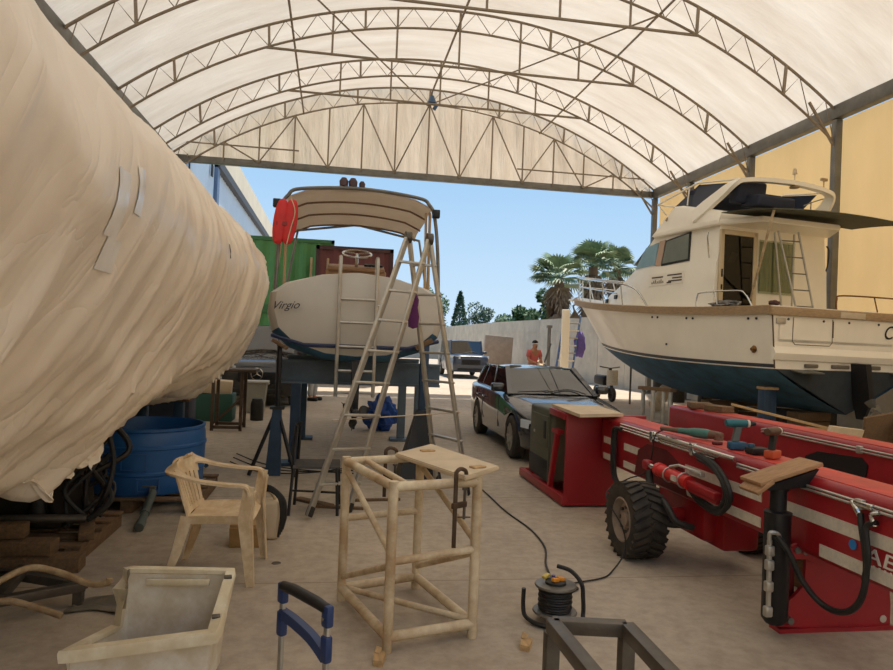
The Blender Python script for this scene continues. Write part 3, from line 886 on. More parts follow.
# swim ladder
bm = B()
for x in (0.05, 0.48):
    tube(bm, curve([(x, 8.32, 2.34), (x, 8.26, 2.52), (x, 8.13, 2.54), (x, 8.08, 2.40), (x, 8.07, 1.6), (x, 8.07, 0.92)], 5), 0.022, 8)
sl = cb.part('swim_ladder', bm, M_['alu'])
for z in (2.05, 1.78, 1.50, 1.22, 0.97):
    bm = B(); tube(bm, [(0.05, 8.07, z), (0.48, 8.07, z)], 0.016, 8); cb.part('rung', bm, M_['alu'], sl)
# console, wheel
bm = B(); box(bm, (0.28, 10.0, 2.46), (0.85, 0.35, 0.22), bev=0.03); box(bm, (0.28, 9.9, 2.60), (0.8, 0.3, 0.05), (0.25, 0, 0), 0.02); co = cb.part('console', bm, mat('tan_dash', (170, 132, 96), 0.6, var=0.2))
for k in range(5):
    bm = B(); lathe(bm, [(0, 0.03), (0.03, 0.03), (0.035, 0), (0, 0)], 10, (0.42 + 0.05 * k, 9.82, 2.625), (0, -0.4, 1)); cb.part('gauge', bm, M_['dark'], co)
bm = B(); c = Vector((0.28, 9.72, 2.78)); u = Vector((1, 0, 0)); v = Vector((0, 0.93, 0.36))
tube(bm, [c + u * 0.2 * math.cos(2 * PI * k / 24) + v * 0.2 * math.sin(2 * PI * k / 24) for k in range(24)], 0.014, 6, closed=True)
for k in range(3): tube(bm, [c, c + u * 0.2 * math.cos(k * 2.09 + .5) + v * 0.2 * math.sin(k * 2.09 + .5)], 0.01, 6)
tube(bm, [c, c + Vector((0, 0.12, -0.2))], 0.025, 8)
cb.part('steering_wheel', bm, M_['chrome'], co)
for x in (-0.35, -0.12):
    bm = B(); tube(bm, [(x, 9.9, 2.32), (x, 9.95, 2.72)], 0.018, 6); cb.part('windscreen_post', bm, M_['cream'])
# bimini
bim = mat_membrane('bimini_canvas', (236, 228, 218), 0.50, 0.45, bump=0.1, nscale=3, var=0.14)
def bimf(u, v):
    x = -0.63 + 1.78 * u; e = (2 * u - 1)
    y = 8.42 + 1.65 * v
    z = 3.405 - 0.10 * e * e - 0.11 * max(0, abs(e) - 0.75) * 4 * 0.5 - (0.05 * v + 0.10 * v * v) + 0.015 * math.sin(v * PI * 3) - 0.02 * u
    return (x - 0.03 * e * v, y, z)
bm = B(); slab(bm, bimf, 24, 14, 0.012); bi = cb.part('bimini_canvas', bm, bim, smooth=60)
for v in (0.32, 0.66, 0.98):
    bm = B(); tube(bm, [Vector(bimf(k / 24, v)) + Vector((0, 0, -0.03)) for k in range(25)], 0.012, 6); cb.part('canvas_seam', bm, mat('seam_brown', (120, 92, 70), 0.7), bi)
bm = B()
tube(bm, curve([(-0.70, 8.36, 2.14), (-0.68, 8.38, 2.8), (-0.66, 8.40, 3.14), (-0.60, 8.4, 3.27), (-0.45, 8.4, 3.36), (0.26, 8.40, 3.41), (0.95, 8.4, 3.35), (1.10, 8.4, 3.27), (1.17, 8.40, 3.12), (1.22, 8.38, 2.7), (1.25, 8.36, 2.1)], 6), 0.022, 8)
cb.part('aft_hoop', bm, M_['steel'])
bm = B()
tube(bm, [(-0.62, 9.0, 2.2), (-0.56, 10.02, 3.1), (0.28, 10.06, 3.24), (1.18, 10.02, 3.06), (1.20, 9.0, 2.15)], 0.018, 8)
cb.part('forward_hoop', bm, M_['steel'])
for a, b in (((-0.72, 8.45, 2.12), (-0.63, 8.55, 3.22)), ((-0.64, 8.9, 2.2), (-0.62, 8.6, 3.2)), ((1.18, 8.8, 2.2), (1.12, 8.5, 3.2)), ((1.22, 9.2, 2.2), (1.14, 8.6, 3.2)), ((1.12, 8.7, 2.2), (1.08, 8.55, 3.2))):
    bm = B(); tube(bm, [a, b], 0.017, 8); cb.part('stay_pole', bm, mat('tan_pole', (188, 160, 122), 0.5))
for k, x in enumerate((0.05, 0.16, 0.27)):
    bm = B(); s = 1.0 if k < 2 else 0.7
    tube(bm, [(x, 8.45, 3.4), (x, 8.45, 3.45)], 0.02, 8); lathe(bm, [(0, 0.1 * s), (0.03 * s, 0.1 * s), (0.055 * s, 0.06 * s), (0.05 * s, 0), (0, 0)], 12, (x, 8.45, 3.44))
    cb.part('top_lamp', bm, mat('dark_red_lamp', (70, 44, 46), 0.4))
for x in (-0.72, 1.18):
    bm = B(); box(bm, (x, 8.36, 3.16), (0.09, 0.08, 0.1), bev=0.01); cb.part('flood_lamp', bm, M_['dark'])
bm = B(); tube(bm, [Vector(bimf(k / 24, 1.0)) + Vector((0, 0.02, -0.01)) for k in range(25)], 0.012, 6); cb.part('edge_rope', bm, M_['dark'], bi)
# red lifebuoy cover hung on left hoop
t = Thing('lifebuoy', 'red covered horseshoe lifebuoy hanging on the left bimini pole', 'lifebuoy', (-0.62, 8.28, 2.7))
redc = mat('red_cover', (206, 44, 44), 0.6, var=0.2, scale=5)
for sx, dx in ((-1, -0.075), (1, 0.035)):
    bm = B()
    lathe(bm, [(0, -0.31)] + [(0.115 * math.cos(a) ** 0.7, 0.31 * math.sin(a)) for a in [(-1.2 + 2.4 * k / 10) for k in range(11)]] + [(0, 0.31)], 16, (0, 0, 0))
    bmesh.ops.scale(bm, vec=(0.72, 0.42, 0.88), verts=bm.verts)
    bm.transform(Matrix.Translation((-0.59 + dx, 8.26, 2.93)) @ Matrix.Rotation(0.1, 4, 'Y'))
    t.part('cover_half', bm, redc)
bm = B(); box(bm, (-0.61, 8.235, 2.9), (0.2, 0.04, 0.06), bev=0.01); t.part('strap', bm, mat('dark_red_strap', (140, 40, 40), 0.6))
bm = B(); tube(bm, curve([(-0.56, 8.22, 3.22), (-0.5, 8.2, 3.05), (-0.54, 8.2, 2.85), (-0.58, 8.2, 2.66)], 5), 0.006, 5); t.part('grab_rope', bm, M_['ply'])
# cradle
cr = Thing('boat_cradle', 'blue steel cross beam cradle carrying the centre motorboat', 'cradle', (0.28, 9.9, 0))
crm = mat('cradle_bluegrey', (92, 106, 118), 0.55, 0.2, var=0.25)
for y, lb in ((8.8, 0), (11.0, 1)):
    bm = B(); box(bm, (0.34, y, 1.29), (2.05, 0.2, 0.03)); box(bm, (0.34, y, 1.03), (2.05, 0.2, 0.03)); box(bm, (0.34, y - 0.02, 1.16), (2.05, 0.05, 0.24)); cr.part('cross_beam', bm, crm)
    for x in (-0.43, 1.12):
        bm = B(); box(bm, (x, y, 0.52), (0.12, 0.12, 1.0)); box(bm, (x, y, 0.02), (0.34, 0.3, 0.04)); cr.part('leg', bm, M_['bluesteel'] if x < 0 else crm)
bm = B(); box(bm, (0.34, 9.9, 1.16), (0.12, 2.1, 0.16)); cr.part('spine_beam', bm, crm)

def tripod(label, x, y, ztop, feet, zpost, m):
    t = Thing('boat_prop', label, 'boat stand', (x, y, 0))
    bm = B(); tube(bm, [(x, y, ztop * 0.4), (x, y, zpost)], 0.03, 8); t.part('screw_post', bm, m)
    bm = B(); box(bm, (x, y, ztop), (0.16, 0.14, 0.03)); t.part('collar', bm, m)
    for f in feet:
        bm = B(); tube(bm, [(x, y, ztop), f], 0.022, 8); t.part('leg', bm, m)
    bm = B(); box(bm, (x, y, zpost), (0.2, 0.16, 0.04), (0, 0.5, 0), 0.01); t.part('pad', bm, M_['oldwood'])
    return t
t = tripod('black tripod boat prop at the left corner of the centre boat', -0.6, 8.13, 0.77, [(-0.88, 8.05, 0.01), (-0.36, 7.95, 0.01), (-0.62, 8.5, 0.01)], 1.5, M_['blackmetal'])
bm = B(); loft(bm, [[(-0.6 + sx * 0.05, 8.13 + sy * 0.05, 0.76) for sx, sy in ((-1, -1), (1, -1), (1, 1), (-1, 1))], [(-0.62 + sx * 0.085, 8.13 + sy * 0.07, 0.0) for sx, sy in ((-1, -1), (1, -1), (1, 1), (-1, 1))]])
t.part('support_column', bm, M_['bluesteel'])
t = Thing('boat_prop', 'dark pyramid boat prop at the right corner of the centre boat', 'boat stand', (1.08, 8.15, 0))
bm = B(); loft(bm, [[(1.08 + sx * 0.07, 8.15 + sy * 0.07, 0.78) for sx, sy in ((-1, -1), (1, -1), (1, 1), (-1, 1))], [(1.06 + sx * 0.25, 8.15 + sy * 0.22, 0.0) for sx, sy in ((-1, -1), (1, -1), (1, 1), (-1, 1))]])
t.part('pyramid_base', bm, M_['blackmetal'])
bm = B(); box(bm, (1.08, 8.15, 1.15), (0.1, 0.1, 0.8), bev=0.008); t.part('post', bm, M_['bluesteel'])
bm = B(); box(bm, (1.06, 8.16, 1.56), (0.22, 0.2, 0.05), (0, -0.5, 0)); t.part('pad', bm, M_['oldwood'])
bm = B(); 
lathe(bm, [(0, 0.0), (0.05, 0.02), (0.06, 0.12), (0.04, 0.22), (0.05, 0.3), (0.02, 0.36), (0, 0.37)], 10)
bmesh.ops.scale(bm, vec=(1, 0.4, 1), verts=bm.verts); bm.transform(Matrix.Translation((0.80, 7.02, 1.72)))
solo('rag', 'purple rag hanging on the aluminium ladder rungs', 'rag', bm, mat('purple_cloth', (96, 40, 92), 0.9, var=0.3))

# ================================================================== WHITE CABIN CRUISER (right)
BO = Vector((9.03, 11.2, 0)); A11 = math.radians(11)
BO = BO + Vector((math.cos(A11), math.sin(A11), 0)) * 0.25
cc = Thing('cabin_cruiser', 'white flybridge cabin cruiser with blue bottom propped up on the right', 'boat', BO, A11, local=True)
HB, HL = 1.85, 9.55
def b_s(t): return HB * (1 - max(0.0, (t - 0.36) / 0.64) ** 2.3) + 0.0
def z_s(t): return 2.46 + 0.68 * t ** 1.9
def b_w(t): return 1.72 * (1 - max(0.0, (t - 0.22) / 0.78) ** 1.7)
def z_w(t): return 1.36 + 0.29 * t ** 2
def S(t): return Vector((b_s(t), HL * t, z_s(t)))
def W(t): return Vector((b_w(t), 7.95 * t ** 1.0, z_w(t)))
def K(t): return Vector((0.0, 7.95 * t, 0.56 + 1.09 * max(0.0, (t - 0.42) / 0.58) ** 2.0))
NT = 40
def both(fn, nu, nv, name, m, parent=None, smooth=45, label=None):
    bm = B()
    for sd in (1, -1): sheet(bm, lambda u, v: (lambda p: (p.x * sd, p.y, p.z))(fn(u, v)), nu, nv)
    bmesh.ops.remove_doubles(bm, verts=bm.verts[:], dist=0.0005)
    return cc.part(name, bm, m, parent, label, smooth)
def topside(u, v):      # v: 0 waterline stripe, 1 underside of rub rail
    a = W(u); b = S(u) - Vector((0, 0, 0.0)); p = a.lerp(b, v)
    flare = -0.16 * math.sin(PI * v) * u * u * (1 - u * 0.5); p.x = max(p.x + flare, 0); return p
both(topside, NT, 10, 'topside', M_['white'])
both(lambda u, v: (lambda a, b: Vector((a.x * (1 - v) + b.x * v + 0.10 * math.sin(PI * v) * a.x * 0.6, a.y, a.z * (1 - v) + b.z * v)))(W(u), K(u)), NT, 6, 'hull_bottom', M_['antifoul'])
def band(u, v, off, z0, z1):
    p = topside(u, z0 + (z1 - z0) * v); p.x += off * (1 if p.x > 0.02 else 0.4); p.y += off * 0.6 * u ** 6; return p
both(lambda u, v: band(u, v, 0.008, 0.02, 0.075), NT, 1, 'boot_stripe', mat('dark_stripe', (52, 54, 60), 0.5))
bm = B()
for sd in (1, -1):
    rings = []
    for k in range(NT + 1):
        u = k / NT; p = S(u); x = p.x
        rings.append([(sd * (x - 0.04), p.y, p.z + 0.015), (sd * (x + 0.045), p.y + 0.04 * u ** 6, p.z), (sd * (x + 0.03), p.y + 0.04 * u ** 6, p.z - 0.15), (sd * (x - 0.06), p.y, p.z - 0.15)])
    loft(bm, rings)
cc.part('rub_rail', bm, M_['tan'])
# deck and cockpit
def deck(u, v):
    t = 0.19 + 0.81 * u; p = S(t); return Vector((p.x * v * 0.985, p.y, p.z + 0.03 * (1 - v)))
both(deck, 30, 4, 'deck', M_['white'])
bm = B()
for sd in (1, -1):
    bar(bm, (sd * (HB - 0.12), 0.0, 2.44), (sd * (HB - 0.12), 1.9, 2.46), 0.22, 0.06, bev=0.01)
    box(bm, (sd * (HB - 0.2), 0.95, 2.15), (0.05, 1.9, 0.6))
bar(bm, (-HB + 0.1, 0.1, 2.44), (HB - 0.1, 0.1, 2.44), 0.2, 0.06, bev=0.01); box(bm, (0, 0.2, 2.15), (3.3, 0.05, 0.6)); box(bm, (0, 0.95, 1.86), (3.3, 1.9, 0.05))
cc.part('cockpit', bm, M_['white'])
# transom
bm = B()
trp = [K(0), W(0), S(0)]
poly = [(0, trp[0].z), (trp[1].x, trp[1].z), (trp[2].x, trp[2].z), (-trp[2].x, trp[2].z), (-trp[1].x, trp[1].z)]
prism(bm, [(x, z) for x, z in poly if True], (0, 0.03, 0), (1, 0, 0), (0, 0, 1), (0, -0.03, 0))
bmesh.ops.bisect_plane(bm, geom=bm.verts[:] + bm.edges[:] + bm.faces[:], plane_co=(0, 0, 1.36), plane_no=(0, 0, 1), clear_inner=True)
tr = cc.part('transom', bm, M_['white'])
bm = B(); prism(bm, [(0, 0.57), (1.70, 1.36), (-1.70, 1.36)], (0, 0.03, 0), (1, 0, 0), (0, 0, 1), (0, -0.035, 0)); cc.part('transom_bottom', bm, mat('dark_antifoul', (50, 56, 60), 0.8, var=0.3))
bm = B(); bar(bm, (-HB - 0.02, -0.03, 2.37), (HB + 0.02, -0.03, 2.385), 0.06, 0.15, bev=0.015); cc.part('transom_rub_rail', bm, M_['tan'], tr)
bm = B(); rect = curve([(-HB + 0.05, -0.02, 1.66), (-1.2, -0.05, 1.655), (0.5, -0.05, 1.64), (HB, -0.02, 1.64)], 4)
loft(bm, [[(p.x, 0.0, p.z + 0.10), (p.x, -0.05, p.z + 0.06), (p.x, -0.09, p.z - 0.02), (p.x, -0.05, p.z - 0.13), (p.x, 0.0, p.z - 0.15)] for p in rect]); cc.part('transom_moulding', bm, M_['white'], tr)
gap = mat('panel_gap', (120, 100, 76), 0.8)
bm = B(); pts = [(-1.33, 2.28), (-1.34, 1.86), (-1.28, 1.80), (-0.46, 1.80), (-0.40, 1.86), (-0.40, 2.28)]
tube(bm, [(x, -0.005, z) for x, z in pts], 0.007, 5); dr = cc.part('transom_door', bm, gap, tr)
bm = B(); box(bm, (-0.395, -0.01, 2.1), (0.012, 0.02, 0.3)); cc.part('hinge_strip', bm, M_['dark'], dr)
bm = B(); box(bm, (0.02, -0.068, 2.37), (0.62, 0.012, 0.11), bev=0.005); cc.part('step_plate', bm, mat('pale_step', (206, 188, 160), 0.6, var=0.2), tr)
bm = B(); box(bm, (-1.62, -0.012, 2.2), (0.22, 0.02, 0.1), bev=0.03); cc.part('stern_light', bm, M_['alu'], tr)
bm = B(); tube(bm, [(-HB + 0.02, -0.01, 2.44), (-1.74, -0.02, 1.37)], 0.014, 6); cc.part('corner_line', bm, mat('brown_rope', (98, 76, 56), 0.8), tr)
bm = text_bm('Ca', 0.36, frame_m((0.86, -0.012, 1.98), (1, 0, 0), (0, 0, 1)), 0.003, 0.35); cc.part('name_lettering', bm, M_['dark'], tr, label='dark script letters on the transom')
bm = B()
bm.free()
for x, w in ((-0.9, 0.3), (-0.2, 0.42), (0.62, 0.36), (1.3, 0.2)):
    bm = B(); box(bm, (x, -0.02, 1.43), (w, 0.05, 0.07), bev=0.015); cc.part('transom_fitting', bm, mat('grey_fitting', (112, 104, 92), 0.6), tr)
for x in (-1.45, 0.0, -0.62, 0.75):
    bm = B(); lathe(bm, [(0, 0.012), (0.022, 0.012), (0.022, 0), (0, 0)], 10, (x, -0.002, 2.24), (0, -1, 0)); cc.part('bolt_cover', bm, M_['dark'], tr)
# fittings on the port side
def port(s, v, off=0.01):
    p = topside(s / HL * 0.985, v); return Vector((-p.x - off, p.y, p.z))
for s, v in ((0.55, 0.80), (0.35, 0.80), (2.1, 0.80), (2.3, 0.80), (3.3, 0.80), (3.5, 0.8), (3.4, 0.3)):
    p = port(s, v); bm = B(); lathe(bm, [(0, 0.012), (0.024, 0.012), (0.024, 0), (0, 0)], 10, p, (-1, 0, 0)); cc.part('bolt_cover', bm, M_['dark'])
p = port(0.5, 0.3); bm = B(); lathe(bm, [(0, 0.06), (0.03, 0.06), (0.035, 0.02), (0.07, 0.0), (0, 0)], 12, p, (-1, 0, 0)); cc.part('exhaust_outlet', bm, mat('brass', (128, 92, 48), 0.4, 0.7))
# trunk cabin and wheelhouse
cst = [(1.80, 4.22, 1.53, 2.40), (3.95, 4.25, 1.50, 2.40), (4.35, 3.92, 1.46, 2.42), (4.75, 3.56, 1.40, 2.45), (5.6, 3.27, 1.20, 2.50), (6.6, 3.05, 0.88, 2.6), (7.5, 2.88, 0.45, 2.7), (7.9, 2.78, 0.15, 2.7)]
def inter(s):
    for a, b in zip(cst, cst[1:]):
        if s <= b[0]:
            f = (s - a[0]) / (b[0] - a[0]); return [a[i] + (b[i] - a[i]) * f for i in range(4)]
    return list(cst[-1])
def side_x(s, z):
    _, zt, w, zb = inter(s); return w - 0.055 * (z - 2.4) - (0.05 if z > 3.46 else 0.0)
rings = []
for s in [1.80, 2.4, 3.0, 3.6, 3.95, 4.15, 4.35, 4.55, 4.75, 5.1, 5.6, 6.1, 6.6, 7.1, 7.5, 7.9]:
    _, zt, w, zb = inter(s)
    k = [(w, zb)]
    if zt > 3.5: k += [(side_x(s, 3.40), 3.40), (side_x(s, 3.5) + 0.01, 3.5), (side_x(s, zt - 0.06), zt - 0.06), (side_x(s, zt) - 0.08, zt)]
    else: k += [(w - 0.02, zb + (zt - zb) * 0.4), (w - 0.04, zb + (zt - zb) * 0.6), (w - 0.07, zt - 0.1 * min(1, w)), (w * 0.82, zt)]
    k += [(0, zt + 0.03)]
    rings.append([(x, s, z) for x, z in k] + [(-x, s, z) for x, z in k[::-1][1:]])
bm = B(); loft(bm, rings); cab = cc.part('cabin', bm, M_['white'], smooth=35)
def sidewin(name, pts, m, parent, off=0.012, t=0.03):
    off += 0.022
    ob = None
    for sd in (-1, 1):
        bm = B(); q = [Vector((sd * (side_x(s, z) + off), s, z)) for s, z in pts]
        vs = [bm.verts.new(p) for p in q]; us = [bm.verts.new(p - Vector((sd * t, 0, 0))) for p in q]; n = len(q)
        bm.faces.new(vs); bm.faces.new(us[::-1])
        for i in range(n): bm.faces.new((vs[i], vs[(i + 1) % n], us[(i + 1) % n], us[i]))
        ob = cc.part(name, bm, m, parent, smooth=20)
    return ob
boatglass = mat('boat_window', (128, 134, 122), 0.12, 0.0, var=0.12, scale=2.5, coat=0.6)
sidewin('window_seal', [(2.66, 3.53), (3.60, 3.50), (3.50, 4.06), (2.68, 4.15)], M_['dark'], cab, 0.006)
sidewin('side_window', [(2.70, 3.57), (3.56, 3.545), (3.46, 4.03), (2.72, 4.11)], boatglass, cab, 0.014)
sidewin('pillar', [(3.62, 3.52), (3.82, 3.52), (3.72, 4.07), (3.52, 4.08)], mat('rosy_panel', (190, 160, 136), 0.5), cab, 0.006)
sidewin('quarter_window', [(3.84, 3.54), (4.68, 3.52), (4.24, 3.98), (3.76, 4.05)], mat('blue_boat_window', (150, 186, 198), 0.1, coat=0.6, var=0.1), cab, 0.012)
bm = B(); quad(bm, (-1.3, 4.12, 4.06), (1.3, 4.12, 4.06), (1.32, 4.74, 3.58), (-1.32, 4.74, 3.58), 0.02); bm.transform(Matrix.Translation((0, 0.03, 0.05))); cc.part('windscreen', bm, boatglass, cab)
# vent panel with louvres
def side_box(s0, s1, z0, z1, off, th, m, name, parent, bev=0.0):
    bm = B(); 
    pts = [(s0, z0), (s1, z0), (s1, z1), (s0, z1)]
    q = [Vector((-(side_x(s, z) + off), s, z)) for s, z in pts]
    vs = [bm.verts.new(p) for p in q]; us = [bm.verts.new(p + Vector((th, 0, 0))) for p in q]
    bm.faces.new(vs); bm.faces.new(us[::-1])
    for i in range(4): bm.faces.new((vs[i], vs[(i + 1) % 4], us[(i + 1) % 4], us[i]))
    return cc.part(name, bm, m, parent)
vp = side_box(2.75, 3.95, 3.06, 3.32, 0.012, 0.012, M_['white'], 'vent_panel', cab)
for s0, s1, z in ((2.82, 3.3, 3.26), (3.45, 3.85, 3.24), (2.8, 3.12, 3.19), (2.8, 3.25, 3.13), (3.15, 3.3, 3.10)):
    side_box(s0, s1, z - 0.014, z + 0.014, 0.018, 0.008, mat('louvre_brown', (78, 62, 48), 0.6), 'louvre', vp)
bm = B(); 
for k in range(7):
    s = 3.85 - k * 0.065; x = -(side_x(s, 3.14) + 0.016)
    tube(bm, [(x, s, 3.10), (x, s - 0.02, 3.15 + 0.02 * (k % 3)), (x, s - 0.04, 3.10)], 0.006, 4)
cc.part('script_marks', bm, mat('louvre_brown', (78, 62, 48)), vp)
for s, z in ((5.75, 2.92), (6.5, 2.86)):
    side_box(s - 0.1, s + 0.1, z - 0.05, z + 0.05, 0.03, 0.03, M_['dark'], 'porthole', cab)
# aft bulkhead with sliding door
frm = mat('cream_frame', (206, 186, 150), 0.45)
bm = B(); box(bm, (-0.95, 1.775, 3.28), (0.78, 0.02, 1.4)); dg_ = cc.part('sliding_door_glass', bm, M_['darkglass'], cab)
bm = B()
for x in (-1.38, -0.53): box(bm, (x, 1.765, 3.25), (0.1, 0.05, 1.66), bev=0.01)
box(bm, (-0.95, 1.765, 4.03), (0.95, 0.05, 0.1), bev=0.01); box(bm, (-0.95, 1.765, 2.5), (0.95, 0.05, 0.14), bev=0.01)
df = cc.part('sliding_door_frame', bm, frm, cab)
bm = B(); box(bm, (-1.38, 1.735, 3.2), (0.03, 0.03, 0.16), bev=0.006); box(bm, (-1.38, 1.735, 2.92), (0.03, 0.03, 0.1), bev=0.006); cc.part('handle', bm, M_['dark'], df)
bm = B(); box(bm, (0.06, 1.765, 3.4), (0.95, 0.008, 1.1)); cc.part('aft_window', bm, mat_glass('clear_glass', (0.80, 0.84, 0.78), 0.25), cab)
bm = B()
sheet(bm, lambda u, v: (-0.36 + 0.85 * u, 1.785 + 0.0 * u, 2.9 + 1.0 * v), 2, 2)
def curt(u, v): return (-0.38 + 0.9 * u, 1.79 - 0.012 + 0.008 * math.sin(u * 46), 2.9 + 1.02 * v)
bm.free(); bm = B(); slab(bm, curt, 60, 2, 0.004); cc.part('curtain', bm, mat('green_curtain', (150, 152, 112), 0.8, var=0.2), cab)
# flat mottled panel, painted dark as the dim inside behind the door
bm = B(); box(bm, (-0.95, 1.79, 3.28), (0.8, 0.01, 1.42)); cc.part('saloon', bm, mat('saloon_shade', (52, 56, 50), 0.5, var=0.5, scale=2.5), cab)
bm = B(); prism(bm, [(-1.22, 3.42), (-1.02, 3.44), (-0.94, 3.62), (-1.1, 3.66)], (0, 1.782, 0), (1, 0, 0), (0, 0, 1), (0, 0.004, 0)); cc.part('reflected_cushion', bm, mat('painted_reflection', (170, 160, 138), 0.6), cab)  # flat pale patch painted as a reflection in the door glass
bm = B(); tube(bm, curve([(-1.57, 1.95, 4.02), (-1.6, 1.93, 3.9), (-1.58, 1.9, 3.62), (-1.56, 1.9, 3.5)], 5), 0.016, 6); cc.part('grab_rail', bm, M_['chrome'], cab)
bm = B(); tube(bm, curve([(1.57, 1.9, 4.0), (1.62, 1.88, 3.9), (1.6, 1.88, 3.6), (1.57, 1.9, 3.45)], 5), 0.016, 6); cc.part('grab_rail', bm, M_['dark'], cab)
# flybridge: overhanging floor, coaming
bm = B()
def ovr(z, s0, s1, w0, w1): return [(-w0, s0, z), (w0, s0, z), (w1, s1, z), (-w1, s1, z)]
prism(bm, [(-1.45, 3.9), (-1.52, 1.85), (-1.05, 1.05), (0.9, 1.0), (1.5, 1.75), (1.45, 3.9)], (0, 0, 4.16), (1, 0, 0), (0, 1, 0), (0, 0, 0.11)); bmesh.ops.bevel(bm, geom=bm.edges[:], offset=0.02, segments=2, affect='EDGES'); cc.part('flybridge_floor', bm, M_['white'])
rings = []
for s, zt, w in ((1.75, 4.44, 1.47), (2.2, 4.56, 1.47), (2.6, 4.66, 1.46), (3.0, 4.76, 1.43), (3.32, 4.80, 1.38), (3.65, 4.58, 1.38), (3.98, 4.30, 1.40)):
    rings.append([(-w - 0.02, s, 4.2), (-w + 0.03, s, zt - 0.04), (-w + 0.08, s, zt), (w - 0.08, s, zt), (w - 0.03, s, zt - 0.04), (w + 0.02, s, 4.2)])
bm = B(); loft(bm, rings); fb_ = cc.part('flybridge_coaming', bm, M_['white'], smooth=50)
bm = B(); lathe(bm, [(0, 0.03), (0.05, 0.03), (0.06, 0), (0, 0)], 12, (-1.33, 3.55, 4.55), (-1, 0.2, 0.3)); cc.part('horn', bm, M_['tan'], fb_)
# windscreen of dark vinyl, rail
bm = B()
P4 = [(-1.22, 3.45, 4.80), (-1.22, 2.45, 4.66), (-1.14, 1.82, 5.05), (-1.14, 2.75, 5.19)]
quad(bm, *P4, 0.015); quad(bm, (1.22, 3.45, 4.80), (1.22, 2.45, 4.66), (1.14, 1.82, 5.05), (1.14, 2.75, 5.19), 0.015); quad(bm, (-1.22, 3.46, 4.8), (1.22, 3.46, 4.8), (1.14, 2.76, 5.19), (-1.14, 2.76, 5.19), 0.015)
cc.part('dark_spray_screen', bm, mat('dark_vinyl', (38, 46, 66), 0.35, var=0.3, scale=2), fb_)
bm = B()
for sd in (-1, 1):
    tube(bm, [(sd * 1.25, 3.7, 4.68), (sd * 1.3, 3.95, 4.95), (sd * 1.2, 2.75, 5.22), (sd * 1.2, 1.55, 5.06)], 0.02, 8)
    tube(bm, [(sd * 1.25, 3.0, 4.78), (sd * 1.21, 3.0, 5.17)], 0.015, 8)
tube(bm, [(-1.3, 3.95, 4.95), (0, 4.1, 4.97), (1.3, 3.95, 4.95)], 0.02, 8)
cc.part('flybridge_rail', bm, M_['white'], fb_)
# navy seats
for a in (((-0.78, 1.75, 4.86), (0.75, 0.24, 0.46)), ((-0.45, 1.55, 4.66), (0.95, 0.5, 0.24)), ((-1.0, 3.0, 4.98), (0.35, 0.3, 0.3))):
    bm = B(); box(bm, a[0], a[1], (0.12, 0, 0), 0.05, 3); cc.part('navy_cushion', bm, M_['navy'], fb_)
# radar arch
bm = B()
archp = [(-1.46, 2.55, 4.42), (-1.36, 2.0, 4.74), (-1.26, 1.62, 4.97), (-1.05, 1.54, 5.05), (-0.4, 1.52, 5.11), (0.4, 1.52, 5.12), (1.05, 1.54, 5.06), (1.30, 1.62, 4.98), (1.38, 1.85, 4.74), (1.46, 2.4, 4.42)]
cv = curve(archp, 5); n = len(cv)
rect_sweep(bm, cv, [0.30 - 0.16 * math.sin(PI * min(1, max(0, (k / (n - 1) - 0.08) / 0.84))) ** 0.6 for k in range(n)], 0.085, [(0, 1, 0.0)] * n)
ra = cc.part('radar_arch', bm, M_['white'], smooth=60)
bm = B(); tube(bm, [(0.2, 1.52, 5.2), (0.2, 1.52, 5.32)], 0.012, 6); lathe(bm, [(0, 0.11), (0.03, 0.11), (0.05, 0.0), (0, 0)], 10, (0.2, 1.52, 5.32)); cc.part('anchor_light', bm, M_['ply'], ra)
bm = B(); lathe(bm, [(0, 0.09), (0.03, 0.085), (0.10, 0.02), (0.09, 0.0), (0, 0.02)], 12, (0.2, 1.52, 5.03)); cc.part('deck_lamp', bm, M_['tan'], ra)
bm = B(); tube(bm, [(1.0, 1.52, 5.14), (1.0, 1.52, 5.28)], 0.014, 6); box(bm, (1.0, 1.52, 5.3), (0.16, 0.06, 0.06), bev=0.01); cc.part('aerial', bm, M_['tan'], ra)
bm = B(); tube(bm, [(-0.1, 1.0, 4.55), (0.4, 1.2, 4.72), (1.2, 1.7, 4.95)], 0.012, 6); tube(bm, [(0.2, 1.1, 4.42), (0.2, 1.1, 4.68)], 0.012, 6); cc.part('aft_rail', bm, M_['steel'], fb_)
# awning
def awn(u, v):
    e = 2 * u - 1; s = 1.62 - 1.30 * v
    return (0.2 + 1.75 * e, s, 4.385 - 0.07 * e * e * (0.4 + 0.6 * v) - 0.09 * v * v + 0.03 * u * v)
bm = B(); slab(bm, awn, 20, 16, 0.012); aw = cc.part('awning', bm, M_['canvas'], smooth=60)
bm = B(); tube(bm, [Vector(awn(k / 20, 1.0)) for k in range(21)], 0.016, 6); cc.part('awning_bow', bm, M_['canvas'], aw)
for sd, s2 in ((-1, 0),):
    bm = B(); tube(bm, [(sd * 1.45 if sd < 0 else 1.4, 0.40 if sd < 0 else 0.4, 4.23), (sd * 0.66 if sd < 0 else 1.5, 1.7, 2.72)], 0.024, 8); cc.part('awning_pole', bm, M_['cream'], aw)
